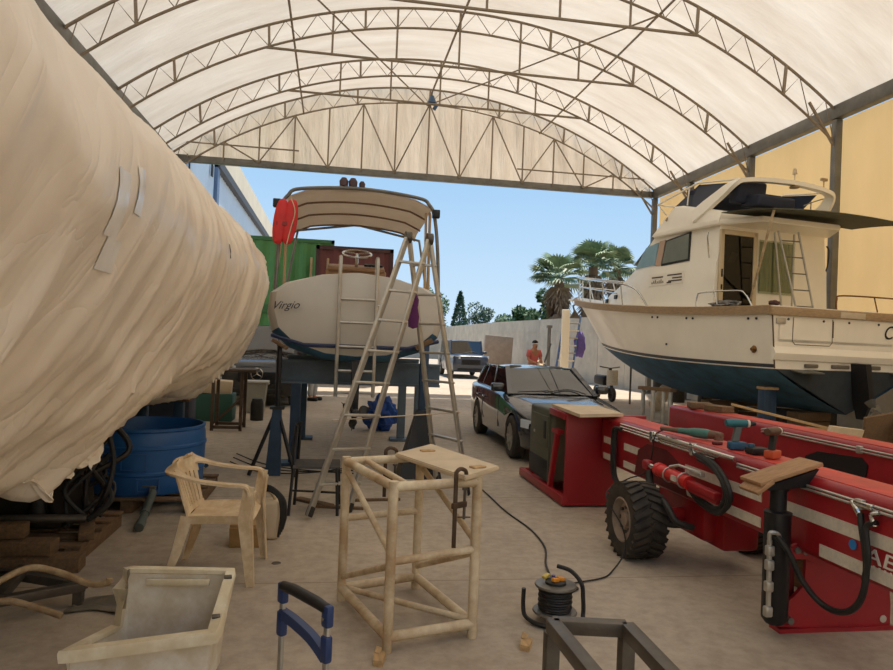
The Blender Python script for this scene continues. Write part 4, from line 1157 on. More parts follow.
# cockpit ladder
lr = None
for a, b in (((-0.46, 1.25, 4.06), (-0.12, 1.05, 2.45)), ((0.06, 1.25, 4.08), (0.33, 1.05, 2.45)), ((0.22, 1.5, 4.08), (0.22, 1.5, 2.3)), ((-0.3, 1.5, 4.08), (-0.08, 1.45, 2.4))):
    bm = B(); tube(bm, [a, b], 0.02, 8); o_ = cc.part('ladder_rail', bm, M_['alu']); lr = lr or o_
for k in range(5):
    f = 0.12 + k * 0.2; A = Vector((-0.46, 1.25, 4.06)).lerp(Vector((-0.12, 1.05, 2.45)), f); Bq = Vector((0.06, 1.25, 4.08)).lerp(Vector((0.33, 1.05, 2.45)), f)
    bm = B(); tube(bm, [A, Bq], 0.013, 6); cc.part('ladder_rung', bm, M_['steel'])
# rails
def rail(name, pts, r=0.016, m=M_['chrome'], posts=()):
    bm = B(); tube(bm, curve(pts, 5), r, 8)
    for a, b in posts: tube(bm, [a, b], r * 0.8, 6)
    return cc.part(name, bm, m)
rail('cockpit_rail', [(-1.78, 1.98, 2.46), (-1.78, 1.95, 2.72), (-1.78, 1.8, 2.78), (-1.78, 0.9, 2.77), (-1.78, 0.68, 2.7), (-1.78, 0.5, 2.46)], posts=[((-1.78, 1.35, 2.46), (-1.78, 1.5, 2.78))])
rail('stern_rail', [(-0.2, 0.1, 2.46), (-0.2, 0.1, 2.66), (-0.05, 0.1, 2.74), (1.2, 0.1, 2.76), (1.7, 0.1, 2.74), (1.78, 0.1, 2.46)], m=mat('bronze_rail', (120, 84, 44), 0.3, 0.8), posts=[((0.75, 0.1, 2.75), (0.85, 0.1, 2.46))])
for sd in (-1, 1):
    def q(s, dz, ins=0.1): p = S(s / HL); return Vector((sd * max(p.x - ins, 0.05), p.y, p.z + dz))
    rail('bow_rail', [q(3.6, 0.0), q(4.0, 0.35), q(4.6, 0.5), q(6.0, 0.58), q(7.6, 0.62), q(8.8, 0.64), q(9.5, 0.66)], 0.02, posts=[(q(s, 0.0), q(s + 0.15, 0.57)) for s in (4.6, 5.6, 6.6, 7.5, 8.3, 9.0)] + [(q(4.9, 0.28), q(9.3, 0.36))])
bm = B(); box(bm, (0, 9.45, 3.08), (0.3, 0.7, 0.05), bev=0.015); cc.part('bow_pulpit', bm, M_['white'])
bm = B(); tube(bm, [(0, 9.3, 3.0), (0, 9.75, 2.9), (0, 9.6, 2.6)], 0.03, 8); prism(bm, [(-0.2, 0), (0.2, 0), (0, 0.28)], (0, 9.58, 2.5), (1, 0, 0), (0, 0.2, 1), (0, 0.03, 0)); cc.part('anchor', bm, M_['steel'])
# bundled tarp on the side deck and winch
def blob(c, r, n=3, seed=0, amp=0.3):
    bm = B(); bmesh.ops.create_icosphere(bm, subdivisions=n, radius=1.0)
    for v in bm.verts:
        d = v.co.normalized(); k = 1 + amp * nz(d.x * 2.2 + seed, d.y * 2.2, d.z * 2.2) + amp * 0.4 * nz(d.x * 6, d.y * 6 + seed, d.z * 6)
        v.co = Vector((d.x * r[0] * k + c[0], d.y * r[1] * k + c[1], d.z * r[2] * k + c[2]))
    return bm
def to_world(x, y, z): 
    p = Matrix.Translation(BO) @ Matrix.Rotation(A11, 4, 'Z') @ Vector((x, y, z)); return p
p = to_world(-1.62, 1.35, 2.53)
solo('rope_bundle', 'grey and white rope bundle lying on the cruiser side deck behind rail', 'rope', blob(p, (0.16, 0.42, 0.08), 4, 3, 0.6), mat('grey_rope', (150, 146, 138), 0.8, dirt=(70, 70, 76), damt=0.8, scale=14))
p = to_world(-1.70, 0.08, 2.51)
solo('dark_pouch', 'small dark bag on the cruiser gunwale at the transom corner', 'bag', blob(p, (0.1, 0.08, 0.05), 3, 5, 0.3), mat('maroon_bag', (70, 40, 38), 0.8))
# supports of the cruiser
def block_stack(label, c, n, s):
    t = Thing('keel_block', label, 'keel block', (c[0], c[1], 0))
    for k in range(n):
        bm = B(); box(bm, (c[0], c[1], 0.09 + k * 0.18), (s, 0.3, 0.17), (0, 0, A11 + (0.03 if k % 2 else -0.02)), 0.01); t.part('timber', bm, M_['oldwood'])
    return t
for k, (s, lb) in enumerate(((0.8, 'timber keel blocks under the stern of the cruiser'), (3.2, 'timber keel blocks amidships under the cruiser'))):
    p = to_world(0, s, 0); block_stack(lb, (p.x, p.y), 3, 0.8)
    bm = B(); box(bm, (p.x, p.y, 0.555 - 0.0), (0.5, 0.26, 0.03), (0, 0, A11))
    bm.free()
t = Thing('keel_trestle', 'pale trestle of four upright posts under the cruiser forefoot', 'trestle', (6.92, 13.9, 0))
for (x, y) in ((6.76, 14.25), (6.78, 13.82), (6.95, 13.7), (7.06, 13.6)):
    bm = B(); box(bm, (x, y, 0.37), (0.07, 0.07, 0.74), bev=0.006); t.part('upright', bm, M_['alu'])
bm = B(); bar(bm, (6.72, 14.3, 0.77), (7.1, 13.55, 0.77), 0.2, 0.07); t.part('top_beam', bm, M_['oldwood'])
bm = B(); bar(bm, (6.76, 14.25, 0.03), (7.06, 13.6, 0.03), 0.12, 0.05); t.part('foot', bm, M_['steel'])
p = to_world(-1.25, 0.6, 0)
t = Thing('boat_stand', 'blue steel column with wooden pad under the cruiser stern quarter', 'boat stand', (p.x, p.y, 0))
bm = B(); box(bm, (p.x - 0.06, p.y, 0.48), (0.14, 0.2, 0.96), bev=0.006); box(bm, (p.x + 0.09, p.y + 0.05, 0.48), (0.13, 0.2, 0.96), bev=0.006); t.part('column', bm, M_['bluesteel'])
bm = B(); box(bm, (p.x, p.y, 0.985), (0.3, 0.24, 0.05), bev=0.01); t.part('pad', bm, M_['wood'])
bm = B(); box(bm, (p.x, p.y, 0.02), (0.5, 0.5, 0.04)); t.part('base_plate', bm, M_['bluesteel'])
# outdrive leg, rudder gear of the cruiser
bm = B(); loft(bm, [[(sx * 0.07, 0.0 + dy, 1.4) for sx, dy in ((-1, 0), (1, 0), (1, -0.3), (-1, -0.3))], [(sx * 0.06, dy - 0.05, 0.75) for sx, dy in ((-1, 0), (1, 0), (1, -0.34), (-1, -0.34))], [(sx * 0.02, dy - 0.1, 0.4) for sx, dy in ((-1, 0), (1, 0), (1, -0.16), (-1, -0.16))]])
bm.transform(Matrix.Translation((0.15, 0, 0.1))); odp = cc.part('outdrive', bm, M_['blackmetal'])
for k in range(3):
    a = k * 2 * PI / 3; bm = B()
    slab(bm, lambda u, v: (0.15 + math.cos(a + (v - .5) * .9) * (0.04 + 0.16 * u), -0.42 + (v - .5) * .1, 0.7 + math.sin(a + (v - .5) * .9) * (0.04 + 0.16 * u)), 5, 4, 0.008); cc.part('propeller_blade', bm, M_['steel'], odp)
for x in (-1.1, 1.3):
    bm = B(); box(bm, (x, -0.12, 1.33), (0.5, 0.3, 0.02), (0.15, 0, 0)); cc.part('trim_tab', bm, M_['steel'])

# ================================================================== VEHICLES
def wheel(t, c, r, w, ax, name='wheel', rim=M_['alu'], spokes=10):
    """c centre, ax outward axis sign on X (world/local)"""
    bm = B(); lathe(bm, [(r * 0.66, -w / 2), (r * 0.9, -w / 2), (r, -w * 0.36), (r, w * 0.36), (r * 0.9, w / 2), (r * 0.66, w / 2), (r * 0.64, 0), (r * 0.66, -w / 2)], 28, c, (ax, 0, 0))
    wo = t.part(name, bm, M_['tyre'])
    bm = B(); lathe(bm, [(r * 0.68, w * 0.45), (r * 0.62, w * 0.40), (r * 0.6, w * 0.1), (r * 0.1, w * 0.12), (0, w * 0.12)], 28, c, (ax, 0, 0))
    for k in range(spokes):
        a = 2 * PI * k / spokes
        d = Vector((0, math.cos(a), math.sin(a))); cc_ = Vector(c)
        bar(bm, cc_ + d * r * 0.1 + Vector((ax * w * 0.34, 0, 0)), cc_ + d * r * 0.64 + Vector((ax * w * 0.40, 0, 0)), 0.028, 0.025, (1, 0, 0))
    lathe(bm, [(r * 0.16, w * 0.3), (r * 0.14, w * 0.38), (0, w * 0.38)], 14, c, (ax, 0, 0))
    t.part('rim', bm, rim, wo)

def make_car(label, loc, paint, L, hw, axles, wr, sect, roof, name='estate_car', rz=0.0, grille_star=False):
    """front toward -Y, origin at the middle of the front bumper on the ground
    sect: (y, half width, z bottom, z shoulder, z centre top); roof: (y_cowl, y_ws_top, y_rear_top, y_rear_belt, belt_z, roof_z, hw_belt, hw_roof)"""
    t = Thing(name, label, 'car', loc, rz, local=True)
    rings = []
    for y, w, zb, zs, zt in sect:
        half = [(w * 0.86, zb), (w * 0.97, zb + 0.05), (w, zb + (zs - zb) * 0.45), (w * 0.985, zs - 0.05), (w * 0.93, zs), (w * 0.6, zt - 0.005), (0, zt)]
        rings.append([(x, y, z) for x, z in half] + [(-x, y, z) for x, z in half[::-1][1:]])
    bm = B(); loft(bm, rings)
    for ya in axles:
        for sd in (-1, 1):
            c = B(); lathe(c, [(0, -0.22), (wr * 1.13, -0.22), (wr * 1.13, 0.14), (0, 0.14)], 28, (sd * hw, ya, wr), (sd, 0, 0)); bm = cut(bm, c)
    body = t.part('body', bm, paint, smooth=42)
    yc, yw, yr, yb, bz, rz_, hb, hr = roof
    def rf(u, v):
        e = 2 * u - 1; y = yw + (yr - yw) * v
        return (hr * 1.03 * e, y, rz_ - 0.05 * e * e - 0.03 * (2 * v - 1) ** 2)
    bm = B(); slab(bm, rf, 12, 12, 0.03); t.part('roof', bm, paint, smooth=60)
    gl = M_['darkglass']
    W0, W1 = Vector((hb * 0.94, yc, bz)), Vector((hr, yw, rz_ - 0.05)); R0, R1 = Vector((hb * 0.92, yb, bz)), Vector((hr, yr, rz_ - 0.06))
    mx = lambda p: Vector((-p.x, p.y, p.z))
    bm = B(); slab(bm, lambda u, v: (lambda a, b: a.lerp(b, v) + Vector((0, -0.05 * math.sin(PI * u), 0.015 * math.sin(PI * u))))(mx(W0).lerp(W0, u), mx(W1).lerp(W1, u)), 10, 6, 0.006); ws = t.part('windscreen', bm, mat_glass('windscreen_glass', (0.30, 0.30, 0.28), 0.55) if 'windscreen_glass' not in MATS else MATS['windscreen_glass'])
    bm = B(); tube(bm, curve([W0.lerp(mx(W0), 0.12) + Vector((0, -0.05, 0.02)), W0.lerp(mx(W0), 0.3).lerp(W1.lerp(mx(W1), 0.3), 0.16) + Vector((0, -0.05, 0.02)), W0.lerp(mx(W0), 0.62) + Vector((0, -0.08, 0.03))], 6), 0.008, 5)
    tube(bm, [mx(W0).lerp(W0, 0.08) + Vector((0, -0.06, 0.03)), mx(W0).lerp(W0, 0.42) + Vector((0, -0.08, 0.06)), mx(W0).lerp(W0, 0.5) + Vector((0, -0.08, 0.02))], 0.008, 5); t.part('wiper', bm, M_['dark'], ws)
    bm = B(); slab(bm, lambda u, v: mx(R0).lerp(R0, u).lerp(mx(R1).lerp(R1, u), v), 6, 4, 0.006); t.part('rear_window', bm, gl)
    ymid = (yw + yr) / 2 - 0.12
    for sd in (-1, 1):
        f = (lambda p: p) if sd > 0 else mx
        segs = [(0.03, 0.40), (0.43, 0.76), (0.79, 0.97)]
        for a, b in segs:
            A0 = W0.lerp(R0, a); A1 = W0.lerp(R0, b); B0 = W1.lerp(R1, max(0.02, a + (0.02 if a > .1 else 0))); B1 = W1.lerp(R1, b)
            q = [f(p + Vector((0.012, 0, 0.0))) for p in (A0, A1, B1, B0)]
            bm = B(); quad(bm, *q, 0.008); t.part('side_window', bm, gl)
        bm = B()
        rect_sweep(bm, [f(W0 + Vector((0, -0.02, -0.02))), f(W0.lerp(W1, 0.5)), f(W1 + Vector((0, 0.02, 0.02)))], 0.07, 0.05, (1, 0.3 , 0.3))
        for fr in (0.415, 0.775, 1.0):
            bar(bm, f(W0.lerp(R0, fr) + Vector((0, 0, -0.02))), f(W1.lerp(R1, fr) + Vector((0, 0, 0.02))), 0.05, 0.06 if fr < 1 else 0.12, (0, 1, 0), 0.01)
        bar(bm, f(W1), f(R1), 0.05, 0.05, bev=0.01)
        bar(bm, f(W0), f(R0), 0.03, 0.04)
        t.part('pillars' if False else 'window_frame', bm, paint)
        bm = B(); 
        box(bm, f(W0 + Vector((0.16, 0.16, 0.08))), (0.2, 0.1, 0.13), bev=0.035, seg=3); bar(bm, f(W0 + Vector((0.0, 0.16, 0.0))), f(W0 + Vector((0.12, 0.16, 0.04))), 0.04, 0.03)
        mi = t.part('wing_mirror', bm, M_['dark'] if grille_star else paint)
        # door seams and handles
        bm = B()
        for yy in (yc + 0.15, ymid, yb - 0.75): bar(bm, (sd * hw * 1.0, yy, 0.34), (sd * (hw * 0.985), yy + 0.03, bz - 0.05), 0.012, 0.01, (1, 0, 0))
        t.part('door_seam', bm, M_['dark'], body)
        for yy in (ymid - 0.15, yb - 0.95):
            bm = B(); box(bm, (sd * (hw + 0.006), yy, bz - 0.14), (0.03, 0.17, 0.03), bev=0.01); t.part('door_handle', bm, paint)
    y0, w0, zb0, zs0, zt0 = sect[1]
    for sd in (-1, 1):
        bm = B(); slab(bm, lambda u, v: (sd * (w0 * (0.60 + 0.50 * u)), y0 - 0.05 + 0.24 * u * u, zs0 - 0.13 + 0.11 * v + 0.05 * u), 6, 2, 0.04)
        t.part('headlamp', bm, mat('headlamp_lens', (214, 220, 224), 0.08, coat=0.8))
    bm = B(); box(bm, (0, y0 - 0.06, zb0 + (zs0 - zb0) * 0.62), (w0 * 1.1, 0.05, (zs0 - zb0) * 0.36), bev=0.02)
    for k in range(7): box(bm, (0, y0 - 0.085, zb0 + (zs0 - zb0) * (0.48 + 0.045 * k)), (w0 * 1.04, 0.02, 0.008))
    gr = t.part('grille', bm, M_['dark'])
    if grille_star:
        c = Vector((0, y0 - 0.115, zb0 + (zs0 - zb0) * 0.72)); R = 0.125; bm = B()
        tube(bm, [c + Vector((math.cos(2 * PI * k / 24) * R, 0, math.sin(2 * PI * k / 24) * R)) for k in range(24)], 0.014, 6, closed=True)
        for k in range(3):
            a = PI / 2 + k * 2 * PI / 3; tube(bm, [c, c + Vector((math.cos(a) * R, 0, math.sin(a) * R))], [0.018, 0.004], 5)
        t.part('star_emblem', bm, M_['chrome'], gr)
    bm = B(); box(bm, (0, y0 - 0.07, zb0 + 0.12), (w0 * 1.5, 0.06, 0.1), bev=0.02); t.part('lower_grille', bm, M_['dark'])
    for ya in axles:
        for sd in (-1, 1): wheel(t, (sd * (hw - 0.085), ya, wr), wr, 0.19, sd)
    # cabin
    bm = B(); box(bm, (0, (yc + yb) / 2, bz - 0.1), (hb * 1.8, (yb - yc) * 0.95, 0.06)); box(bm, (0, yc + 0.28, bz - 0.02), (hb * 1.75, 0.3, 0.1), bev=0.03)
    t.part('dashboard', bm, M_['dark'])
    for x in (-0.34, 0.34):
        bm = B(); box(bm, (x, yc + 1.0, bz + 0.08), (0.44, 0.14, 0.5), (0.2, 0, 0), 0.05); box(bm, (x, yc + 1.06, bz + 0.32), (0.22, 0.09, 0.16), (0.2, 0, 0), 0.03); t.part('seat', bm, mat('grey_seat', (88, 84, 78), 0.8))
    return t
carp = mat('dark_car_paint', (44, 47, 52), 0.22, 0.35, coat=0.9)
sect = [(0.0, 0.55, 0.34, 0.50, 0.53), (0.06, 0.70, 0.22, 0.58, 0.62), (0.25, 0.77, 0.17, 0.66, 0.71), (0.75, 0.81, 0.17, 0.74, 0.79), (1.40, 0.815, 0.17, 0.82, 0.86), (1.6, 0.815, 0.17, 0.85, 0.885), (3.9, 0.81, 0.17, 0.88, 0.90), (4.15, 0.77, 0.22, 0.87, 0.89), (4.24, 0.66, 0.32, 0.80, 0.82)]
make_car('dark estate car facing the camera, parked beyond the red power unit', (3.32, 8.74, 0), carp, 4.24, 0.815, (0.74, 3.3), 0.30, sect, (1.42, 2.15, 3.75, 4.12, 0.86, 1.265, 0.72, 0.55), rz=-0.02)
blk = mat('black_car_paint', (30, 31, 34), 0.25, 0.2, coat=0.8)
sect2 = [(0.0, 0.60, 0.40, 0.86, 0.90), (0.08, 0.76, 0.24, 0.92, 0.98), (0.3, 0.82, 0.20, 0.96, 1.03), (0.8, 0.84, 0.2, 1.0, 1.08), (1.3, 0.84, 0.2, 1.05, 1.12), (4.2, 0.84, 0.2, 1.06, 1.1), (4.5, 0.8, 0.25, 1.04, 1.08), (4.6, 0.7, 0.35, 0.9, 0.95)]
make_car('black van with a three pointed star grille, half hidden behind the wrapped boat', (-1.62, 15.65, 0), blk, 4.6, 0.84, (0.8, 3.6), 0.33, sect2, (1.1, 1.95, 4.3, 4.5, 1.08, 1.85, 0.80, 0.72), name='van', grille_star=True)
sect3 = [(0.0, 0.66, 0.45, 0.95, 1.0), (0.08, 0.80, 0.3, 1.0, 1.04), (0.4, 0.85, 0.28, 1.02, 1.08), (1.0, 0.85, 0.28, 1.04, 1.1), (1.2, 0.85, 0.28, 1.06, 1.1), (4.1, 0.85, 0.28, 1.06, 1.1), (4.3, 0.8, 0.35, 1.0, 1.04)]
make_car('distant dark blue off-road car at the end of the yard', (6.1, 30.2, 0), mat('far_car_blue', (52, 62, 78), 0.3, coat=0.5), 4.3, 0.85, (0.8, 3.4), 0.38, sect3, (1.1, 1.35, 4.0, 4.2, 1.08, 1.72, 0.78, 0.70), name='offroad_car')

# ================================================================== RED BOAT TRANSPORTER
rt = Thing('boat_transporter', 'red hydraulic boat transporter with two long beams across the right foreground', 'transporter', (3.5, 4.6, 0))
def beam(x0, x1, y0, y1, z0, z1, bev=0.05):
    bm = B(); box(bm, ((x0 + x1) / 2, (y0 + y1) / 2, (z0 + z1) / 2), (x1 - x0, y1 - y0, z1 - z0), bev=bev, seg=4); return bm
nb = rt.part('near_beam', beam(2.69, 3.02, 0.9, 6.60, 0.47, 0.925), M_['red'])
bm = B(); box(bm, (2.865, 3.74, 0.925), (0.26, 5.6, 0.006), bev=0.002); rt.part('top_plate', bm, M_['redlit'], nb, label='top of the near beam, painted lighter as lit from above')
fbm = rt.part('far_beam', beam(4.2, 4.52, 0.9, 8.14, 0.50, 0.925), M_['red'])
bm = B(); box(bm, (4.36, 4.5, 0.925), (0.25, 7.1, 0.006), bev=0.002); rt.part('top_plate', bm, M_['redlit'], fbm, label='top of the far beam, painted lighter as lit from above')
bm = B(); box(bm, (3.6, 1.0, 0.7), (1.3, 0.3, 0.4), bev=0.03); rt.part('cross_beam', bm, M_['red'])
# slot in the far beam inner face: flat plate, its shaded inside painted dark
bm = B(); prism(bm, [(4.85, 0.66), (5.6, 0.62), (5.55, 0.72), (5.4, 0.78), (4.9, 0.81), (4.83, 0.76)], (4.192, 0, 0), (0, 1, 0), (0, 0, 1), (0.01, 0, 0)); rt.part('slot_shade', bm, M_['dark'], fbm, label='dark plate painted as the shaded slot in the far beam')
bm = B(); 
for z in (0.885, 0.862): tube(bm, [(4.17, 3.0, z), (4.17, 6.1, z), (4.19, 6.2, z - 0.02)], 0.008, 6)
for y in (3.4, 4.9): box(bm, (4.175, y, 0.874), (0.03, 0.05, 0.06), bev=0.005)
rt.part('hydraulic_pipes', bm, M_['alu'], fbm)
# reflective stripes, near beam
for y0, y1, z0, z1 in ((1.2, 3.72, 0.672, 0.742), (1.2, 3.42, 0.505, 0.572), (3.95, 4.9, 0.675, 0.742), (3.95, 4.9, 0.515, 0.578), (5.55, 6.02, 0.672, 0.735), (5.55, 6.02, 0.515, 0.575), (6.2, 6.5, 0.672, 0.735), (6.2, 6.5, 0.515, 0.575)):
    bm = B(); box(bm, (2.688, (y0 + y1) / 2, (z0 + z1) / 2), (0.006, y1 - y0, z1 - z0)); rt.part('reflective_stripe', bm, M_['reflect'], nb, label='white reflective stripe')
bm = text_bm('AB', 0.098, frame_m((2.684, 3.10, 0.588), (0, -1, 0), (0, 0, 1)) @ Matrix.Diagonal((1.75, 1.05, 1, 1)), 0.002, 0.15); rt.part('lettering', bm, mat('white_letters', (226, 220, 208), 0.5), nb, label='white capital letters cut off by the picture edge')
bm = B()
for k in range(6): box(bm, (2.684, 3.10 - 0.035 * k, 0.572), (0.004, 0.010, 0.012))
rt.part('small_lettering', bm, mat('white_letters', (226, 220, 208)), nb)
bm = B(); lathe(bm, [(0, 0.004), (0.026, 0.004), (0.026, 0), (0, 0)], 18, (2.686, 3.175, 0.64), (-1, 0, 0)); rt.part('blue_dot', bm, mat('logo_blue', (44, 126, 196), 0.5), nb, label='round blue logo dot')
# pipes along the near beam top edge
bm = B()
for z in (0.872, 0.852): tube(bm, [(2.672, 1.0, z), (2.672, 4.2, z)], 0.008, 6)
for y in (1.9, 3.12, 3.9): box(bm, (2.672, y, 0.862), (0.03, 0.05, 0.05), bev=0.005)
rt.part('hydraulic_pipes', bm, M_['alu'], nb)
bm = B()
for k, z in enumerate((0.905, 0.88, 0.858)): tube(bm, [(2.66, 4.35 + 0.05 * k, z), (2.66, 6.05, z)], 0.010, 6)
tube(bm, [(2.655, 4.2, 0.90), (2.655, 5.3, 0.905)], 0.017, 8)
for y in (4.75, 5.4): box(bm, (2.66, y, 0.88), (0.04, 0.05, 0.09), bev=0.005)
rt.part('chrome_pipes', bm, M_['chrome'], nb)
bm = B()
for dy in (0.0, 0.06): tube(bm, curve([(2.655, 6.02 + dy, 0.86), (2.65, 6.12 + dy, 0.84), (2.65, 6.14 + dy, 0.7), (2.65, 6.12 + dy, 0.44), (2.67, 6.05 + dy, 0.34)], 5), 0.018, 8)
rt.part('riser_hose', bm, M_['black'], nb)
bm = B()
for k, (oy, oz) in enumerate(((0, 0), (0.03, -0.025), (0.06, 0.0))):
    tube(bm, curve([(2.65, 4.62 + oy, 0.85 + oz), (2.63, 4.4 + oy, 0.83 + oz), (2.60, 4.2 + oy, 0.75 + oz), (2.60, 4.15 + oy, 0.64 + oz), (2.61, 4.28 + oy, 0.54 + oz), (2.63, 4.55 + oy, 0.55 + oz), (2.66, 4.75 + oy, 0.60 + oz)], 6), 0.017, 8)
rt.part('looped_hose', bm, M_['black'], nb)
# wheel arch recess: flat plate, its shade painted as a darker red
bm = B(); prism(bm, [(5.78, 0.50), (5.72, 0.72), (5.55, 0.80), (5.2, 0.80), (4.95, 0.72), (4.85, 0.50)], (2.684, 0, 0), (0, 1, 0), (0, 0, 1), (0.012, 0, 0)); rt.part('recess_shade', bm, mat('dark_red', (96, 18, 22), 0.6, var=0.3), nb, label='dark red plate painted as a shaded recess behind the steering cylinder')
bm = B(); box(bm, (2.86, 5.1, 0.40), (0.22, 0.75, 0.42), bev=0.05); box(bm, (3.0, 4.8, 0.3), (0.3, 0.35, 0.3), bev=0.04); rt.part('axle_housing', bm, M_['red'])
# steering / lift cylinder
sc_ = B(); tube(sc_, [(2.56, 5.06, 0.668), (2.57, 4.62, 0.655)], 0.05, 16); lathe(sc_, [(0, 0.0), (0.055, 0.0), (0.055, 0.05), (0.03, 0.06), (0, 0.06)], 16, (2.56, 5.08, 0.668), (0, -1, 0))
cy = rt.part('steering_cylinder', sc_, mat('bright_red', (206, 40, 34), 0.4, var=0.2, scale=6))
bm = B(); tube(bm, [(2.56, 5.06, 0.668), (2.555, 5.22, 0.672)], 0.022, 10); rt.part('piston_rod', bm, M_['chrome'], cy)
bm = B(); box(bm, (2.555, 5.26, 0.672), (0.07, 0.09, 0.08), bev=0.02); rt.part('clevis', bm, M_['red'], cy)
for q in (((2.57, 4.64, 0.655), (2.6, 4.3, 0.63), 0.06, 0.05), ((2.57, 4.64, 0.62), (2.62, 4.32, 0.585), 0.04, 0.04)):
    bm = B(); bar(bm, *q, bev=0.01); rt.part('mounting_arm', bm, M_['red'], cy)
bm = B(); box(bm, (2.508, 4.74, 0.665), (0.01, 0.07, 0.04)); rt.part('cylinder_label', bm, M_['reflect'], cy)
bm = B()
for y in (4.9, 4.68): tube(bm, [(2.56 + 0.055 * math.cos(a), y, 0.662 + 0.055 * math.sin(a)) for a in [2 * PI * k / 16 for k in range(16)]], 0.006, 5, closed=True)
tube(bm, [(2.56, 4.9, 0.72), (2.58, 4.8, 0.75), (2.62, 4.55, 0.74)], 0.012, 6); box(bm, (2.6, 4.58, 0.735), (0.04, 0.16, 0.03), bev=0.006); rt.part('pipe_clamp', bm, M_['alu'], cy)
bm = B(); tube(bm, curve([(2.55, 5.22, 0.62), (2.53, 5.15, 0.54), (2.5, 4.98, 0.47), (2.5, 4.86, 0.36), (2.55, 4.78, 0.33)], 6), 0.03, 10); tube(bm, curve([(2.5, 5.1, 0.38), (2.48, 4.95, 0.33), (2.5, 4.8, 0.31), (2.6, 4.7, 0.33)], 6), 0.02, 8); tube(bm, curve([(2.52, 4.95, 0.48), (2.46, 4.72, 0.46), (2.48, 4.62, 0.38), (2.6, 4.6, 0.34)], 5), 0.024, 8); rt.part('brake_hose', bm, M_['black'])
bm = B(); tube(bm, [(2.45, 5.05, 0.29), (2.8, 5.05, 0.33)], 0.06, 12); rt.part('axle', bm, M_['red'])
def big_wheel(c, r, w, ax, nlug=26):
    bm = B(); prof = [(r * 0.56, -w / 2 + 0.02), (r * 0.82, -w / 2), (r * 0.94, -w * 0.47), (r * 0.955, -w * 0.40), (r * 0.955, w * 0.40), (r * 0.94, w * 0.47), (r * 0.82, w / 2), (r * 0.56, w / 2 - 0.02), (r * 0.5, 0), (r * 0.56, -w / 2 + 0.02)]
    lathe(bm, prof, 52, c, (ax, 0, 0))
    for k in range(nlug):
        for sd in (-1, 1):
            a = 2 * PI * (k + (0.5 if sd > 0 else 0)) / nlug
            pts = []
            for f in (0.0, 0.5, 1.0):
                aa = a + 0.22 * f * (1)
                x = sd * w * (0.02 + 0.46 * f)
                pts.append(Vector(c) + Vector((x, math.cos(aa) * r * (0.975 if f < 1 else 0.955), math.sin(aa) * r * (0.975 if f < 1 else 0.955))))
            am = a + 0.11
            rect_sweep(bm, pts, 0.036, 0.03, [Vector((0, -math.sin(am), math.cos(am)))] * 3)
    wo = rt.part('wheel', bm, M_['tyre'], smooth=30)
    bm = B(); lathe(bm, [(r * 0.60, w * 0.44), (r * 0.56, w * 0.46), (r * 0.52, w * 0.38), (r * 0.46, w * 0.28), (r * 0.2, w * 0.26), (r * 0.18, w * 0.36), (0, w * 0.36)], 32, c, (ax, 0, 0)); rm = rt.part('rim', bm, mat('dusty_rim', (150, 132, 116), 0.7, var=0.3, scale=8), wo)
    for k in range(8):
        a = 2 * PI * k / 8; bm = B()
        lathe(bm, [(0, 0.02), (0.014, 0.02), (0.014, 0), (0, 0)], 6, Vector(c) + Vector((ax * w * 0.27, math.cos(a) * r * 0.33, math.sin(a) * r * 0.33)), (ax, 0, 0)); rt.part('wheel_nut', bm, M_['dark_steel'], wo)
big_wheel((2.37, 5.05, 0.285), 0.285, 0.27, -1)
big_wheel((3.42, 5.15, 0.24), 0.24, 0.26, 1)
# outrigger leg
pl = B(); prism(pl, [(2.60, 0.03), (3.34, 0.0), (3.34, 0.14), (3.30, 0.48), (2.77, 0.50), (2.77, 0.27), (2.70, 0.20), (2.64, 0.16), (2.60, 0.10)], (0, 3.66, 0), (1, 0, 0), (0, 0, 1), (0, -0.025, 0))
ob = rt.part('outrigger_bracket', pl, M_['red'])
bm = B(); prism(bm, [(2.82, 0.40), (2.82, 0.526), (2.70, 0.522), (2.655, 0.5), (2.65, 0.455), (2.68, 0.43), (2.76, 0.427)], (0, 3.63, 0), (1, 0, 0), (0, 0, 1), (0, -0.025, 0)); rt.part('pin_lug', bm, M_['red'], ob)
bm = B(); box(bm, (2.97, 3.66, 0.012), (0.74, 0.10, 0.024)); rt.part('foot_plate', bm, M_['red'], ob)
for x, z in ((2.66, 0.075), (2.74, 0.475), (2.69, 0.482)):
    bm = B(); tube(bm, [(x, 3.66, z), (x, 3.595, z)], 0.02, 10); rt.part('pin', bm, M_['steel'], ob)
bm = B(); lathe(bm, [(0, 0.004), (0.022, 0.004), (0.022, 0), (0, 0)], 16, (3.29, 3.634, 0.06), (0, -1, 0)); rt.part('hole', bm, M_['concrete'], ob)
bm = B(); lathe(bm, [(0, 0.07), (0.05, 0.07), (0.072, 0.10), (0.072, 0.69), (0.076, 0.69), (0.076, 0.705), (0.05, 0.71), (0, 0.71)], 24, (2.555, 3.60, 0)); og = rt.part('outrigger_cylinder', bm, M_['blackmetal'])
bm = B(); lathe(bm, [(0, 0.7), (0.045, 0.7), (0.045, 0.83), (0.055, 0.83), (0.055, 0.85), (0, 0.85)], 20, (2.555, 3.60, 0)); rt.part('piston', bm, M_['dark'], og)
bm = B(); box(bm, (2.67, 3.70, 0.32), (0.14, 0.03, 0.4), bev=0.008); rt.part('cylinder_web', bm, mat('dark_red', (96, 18, 22)), og)
bm = B(); loft(bm, [[(2.44, 3.52, 0.84), (2.67, 3.52, 0.86), (2.67, 3.68, 0.86), (2.44, 3.68, 0.84)], [(2.38, 3.51, 0.855), (2.74, 3.51, 0.965), (2.74, 3.69, 0.965), (2.38, 3.69, 0.855)]]); rt.part('head_plate', bm, M_['dark'], og)
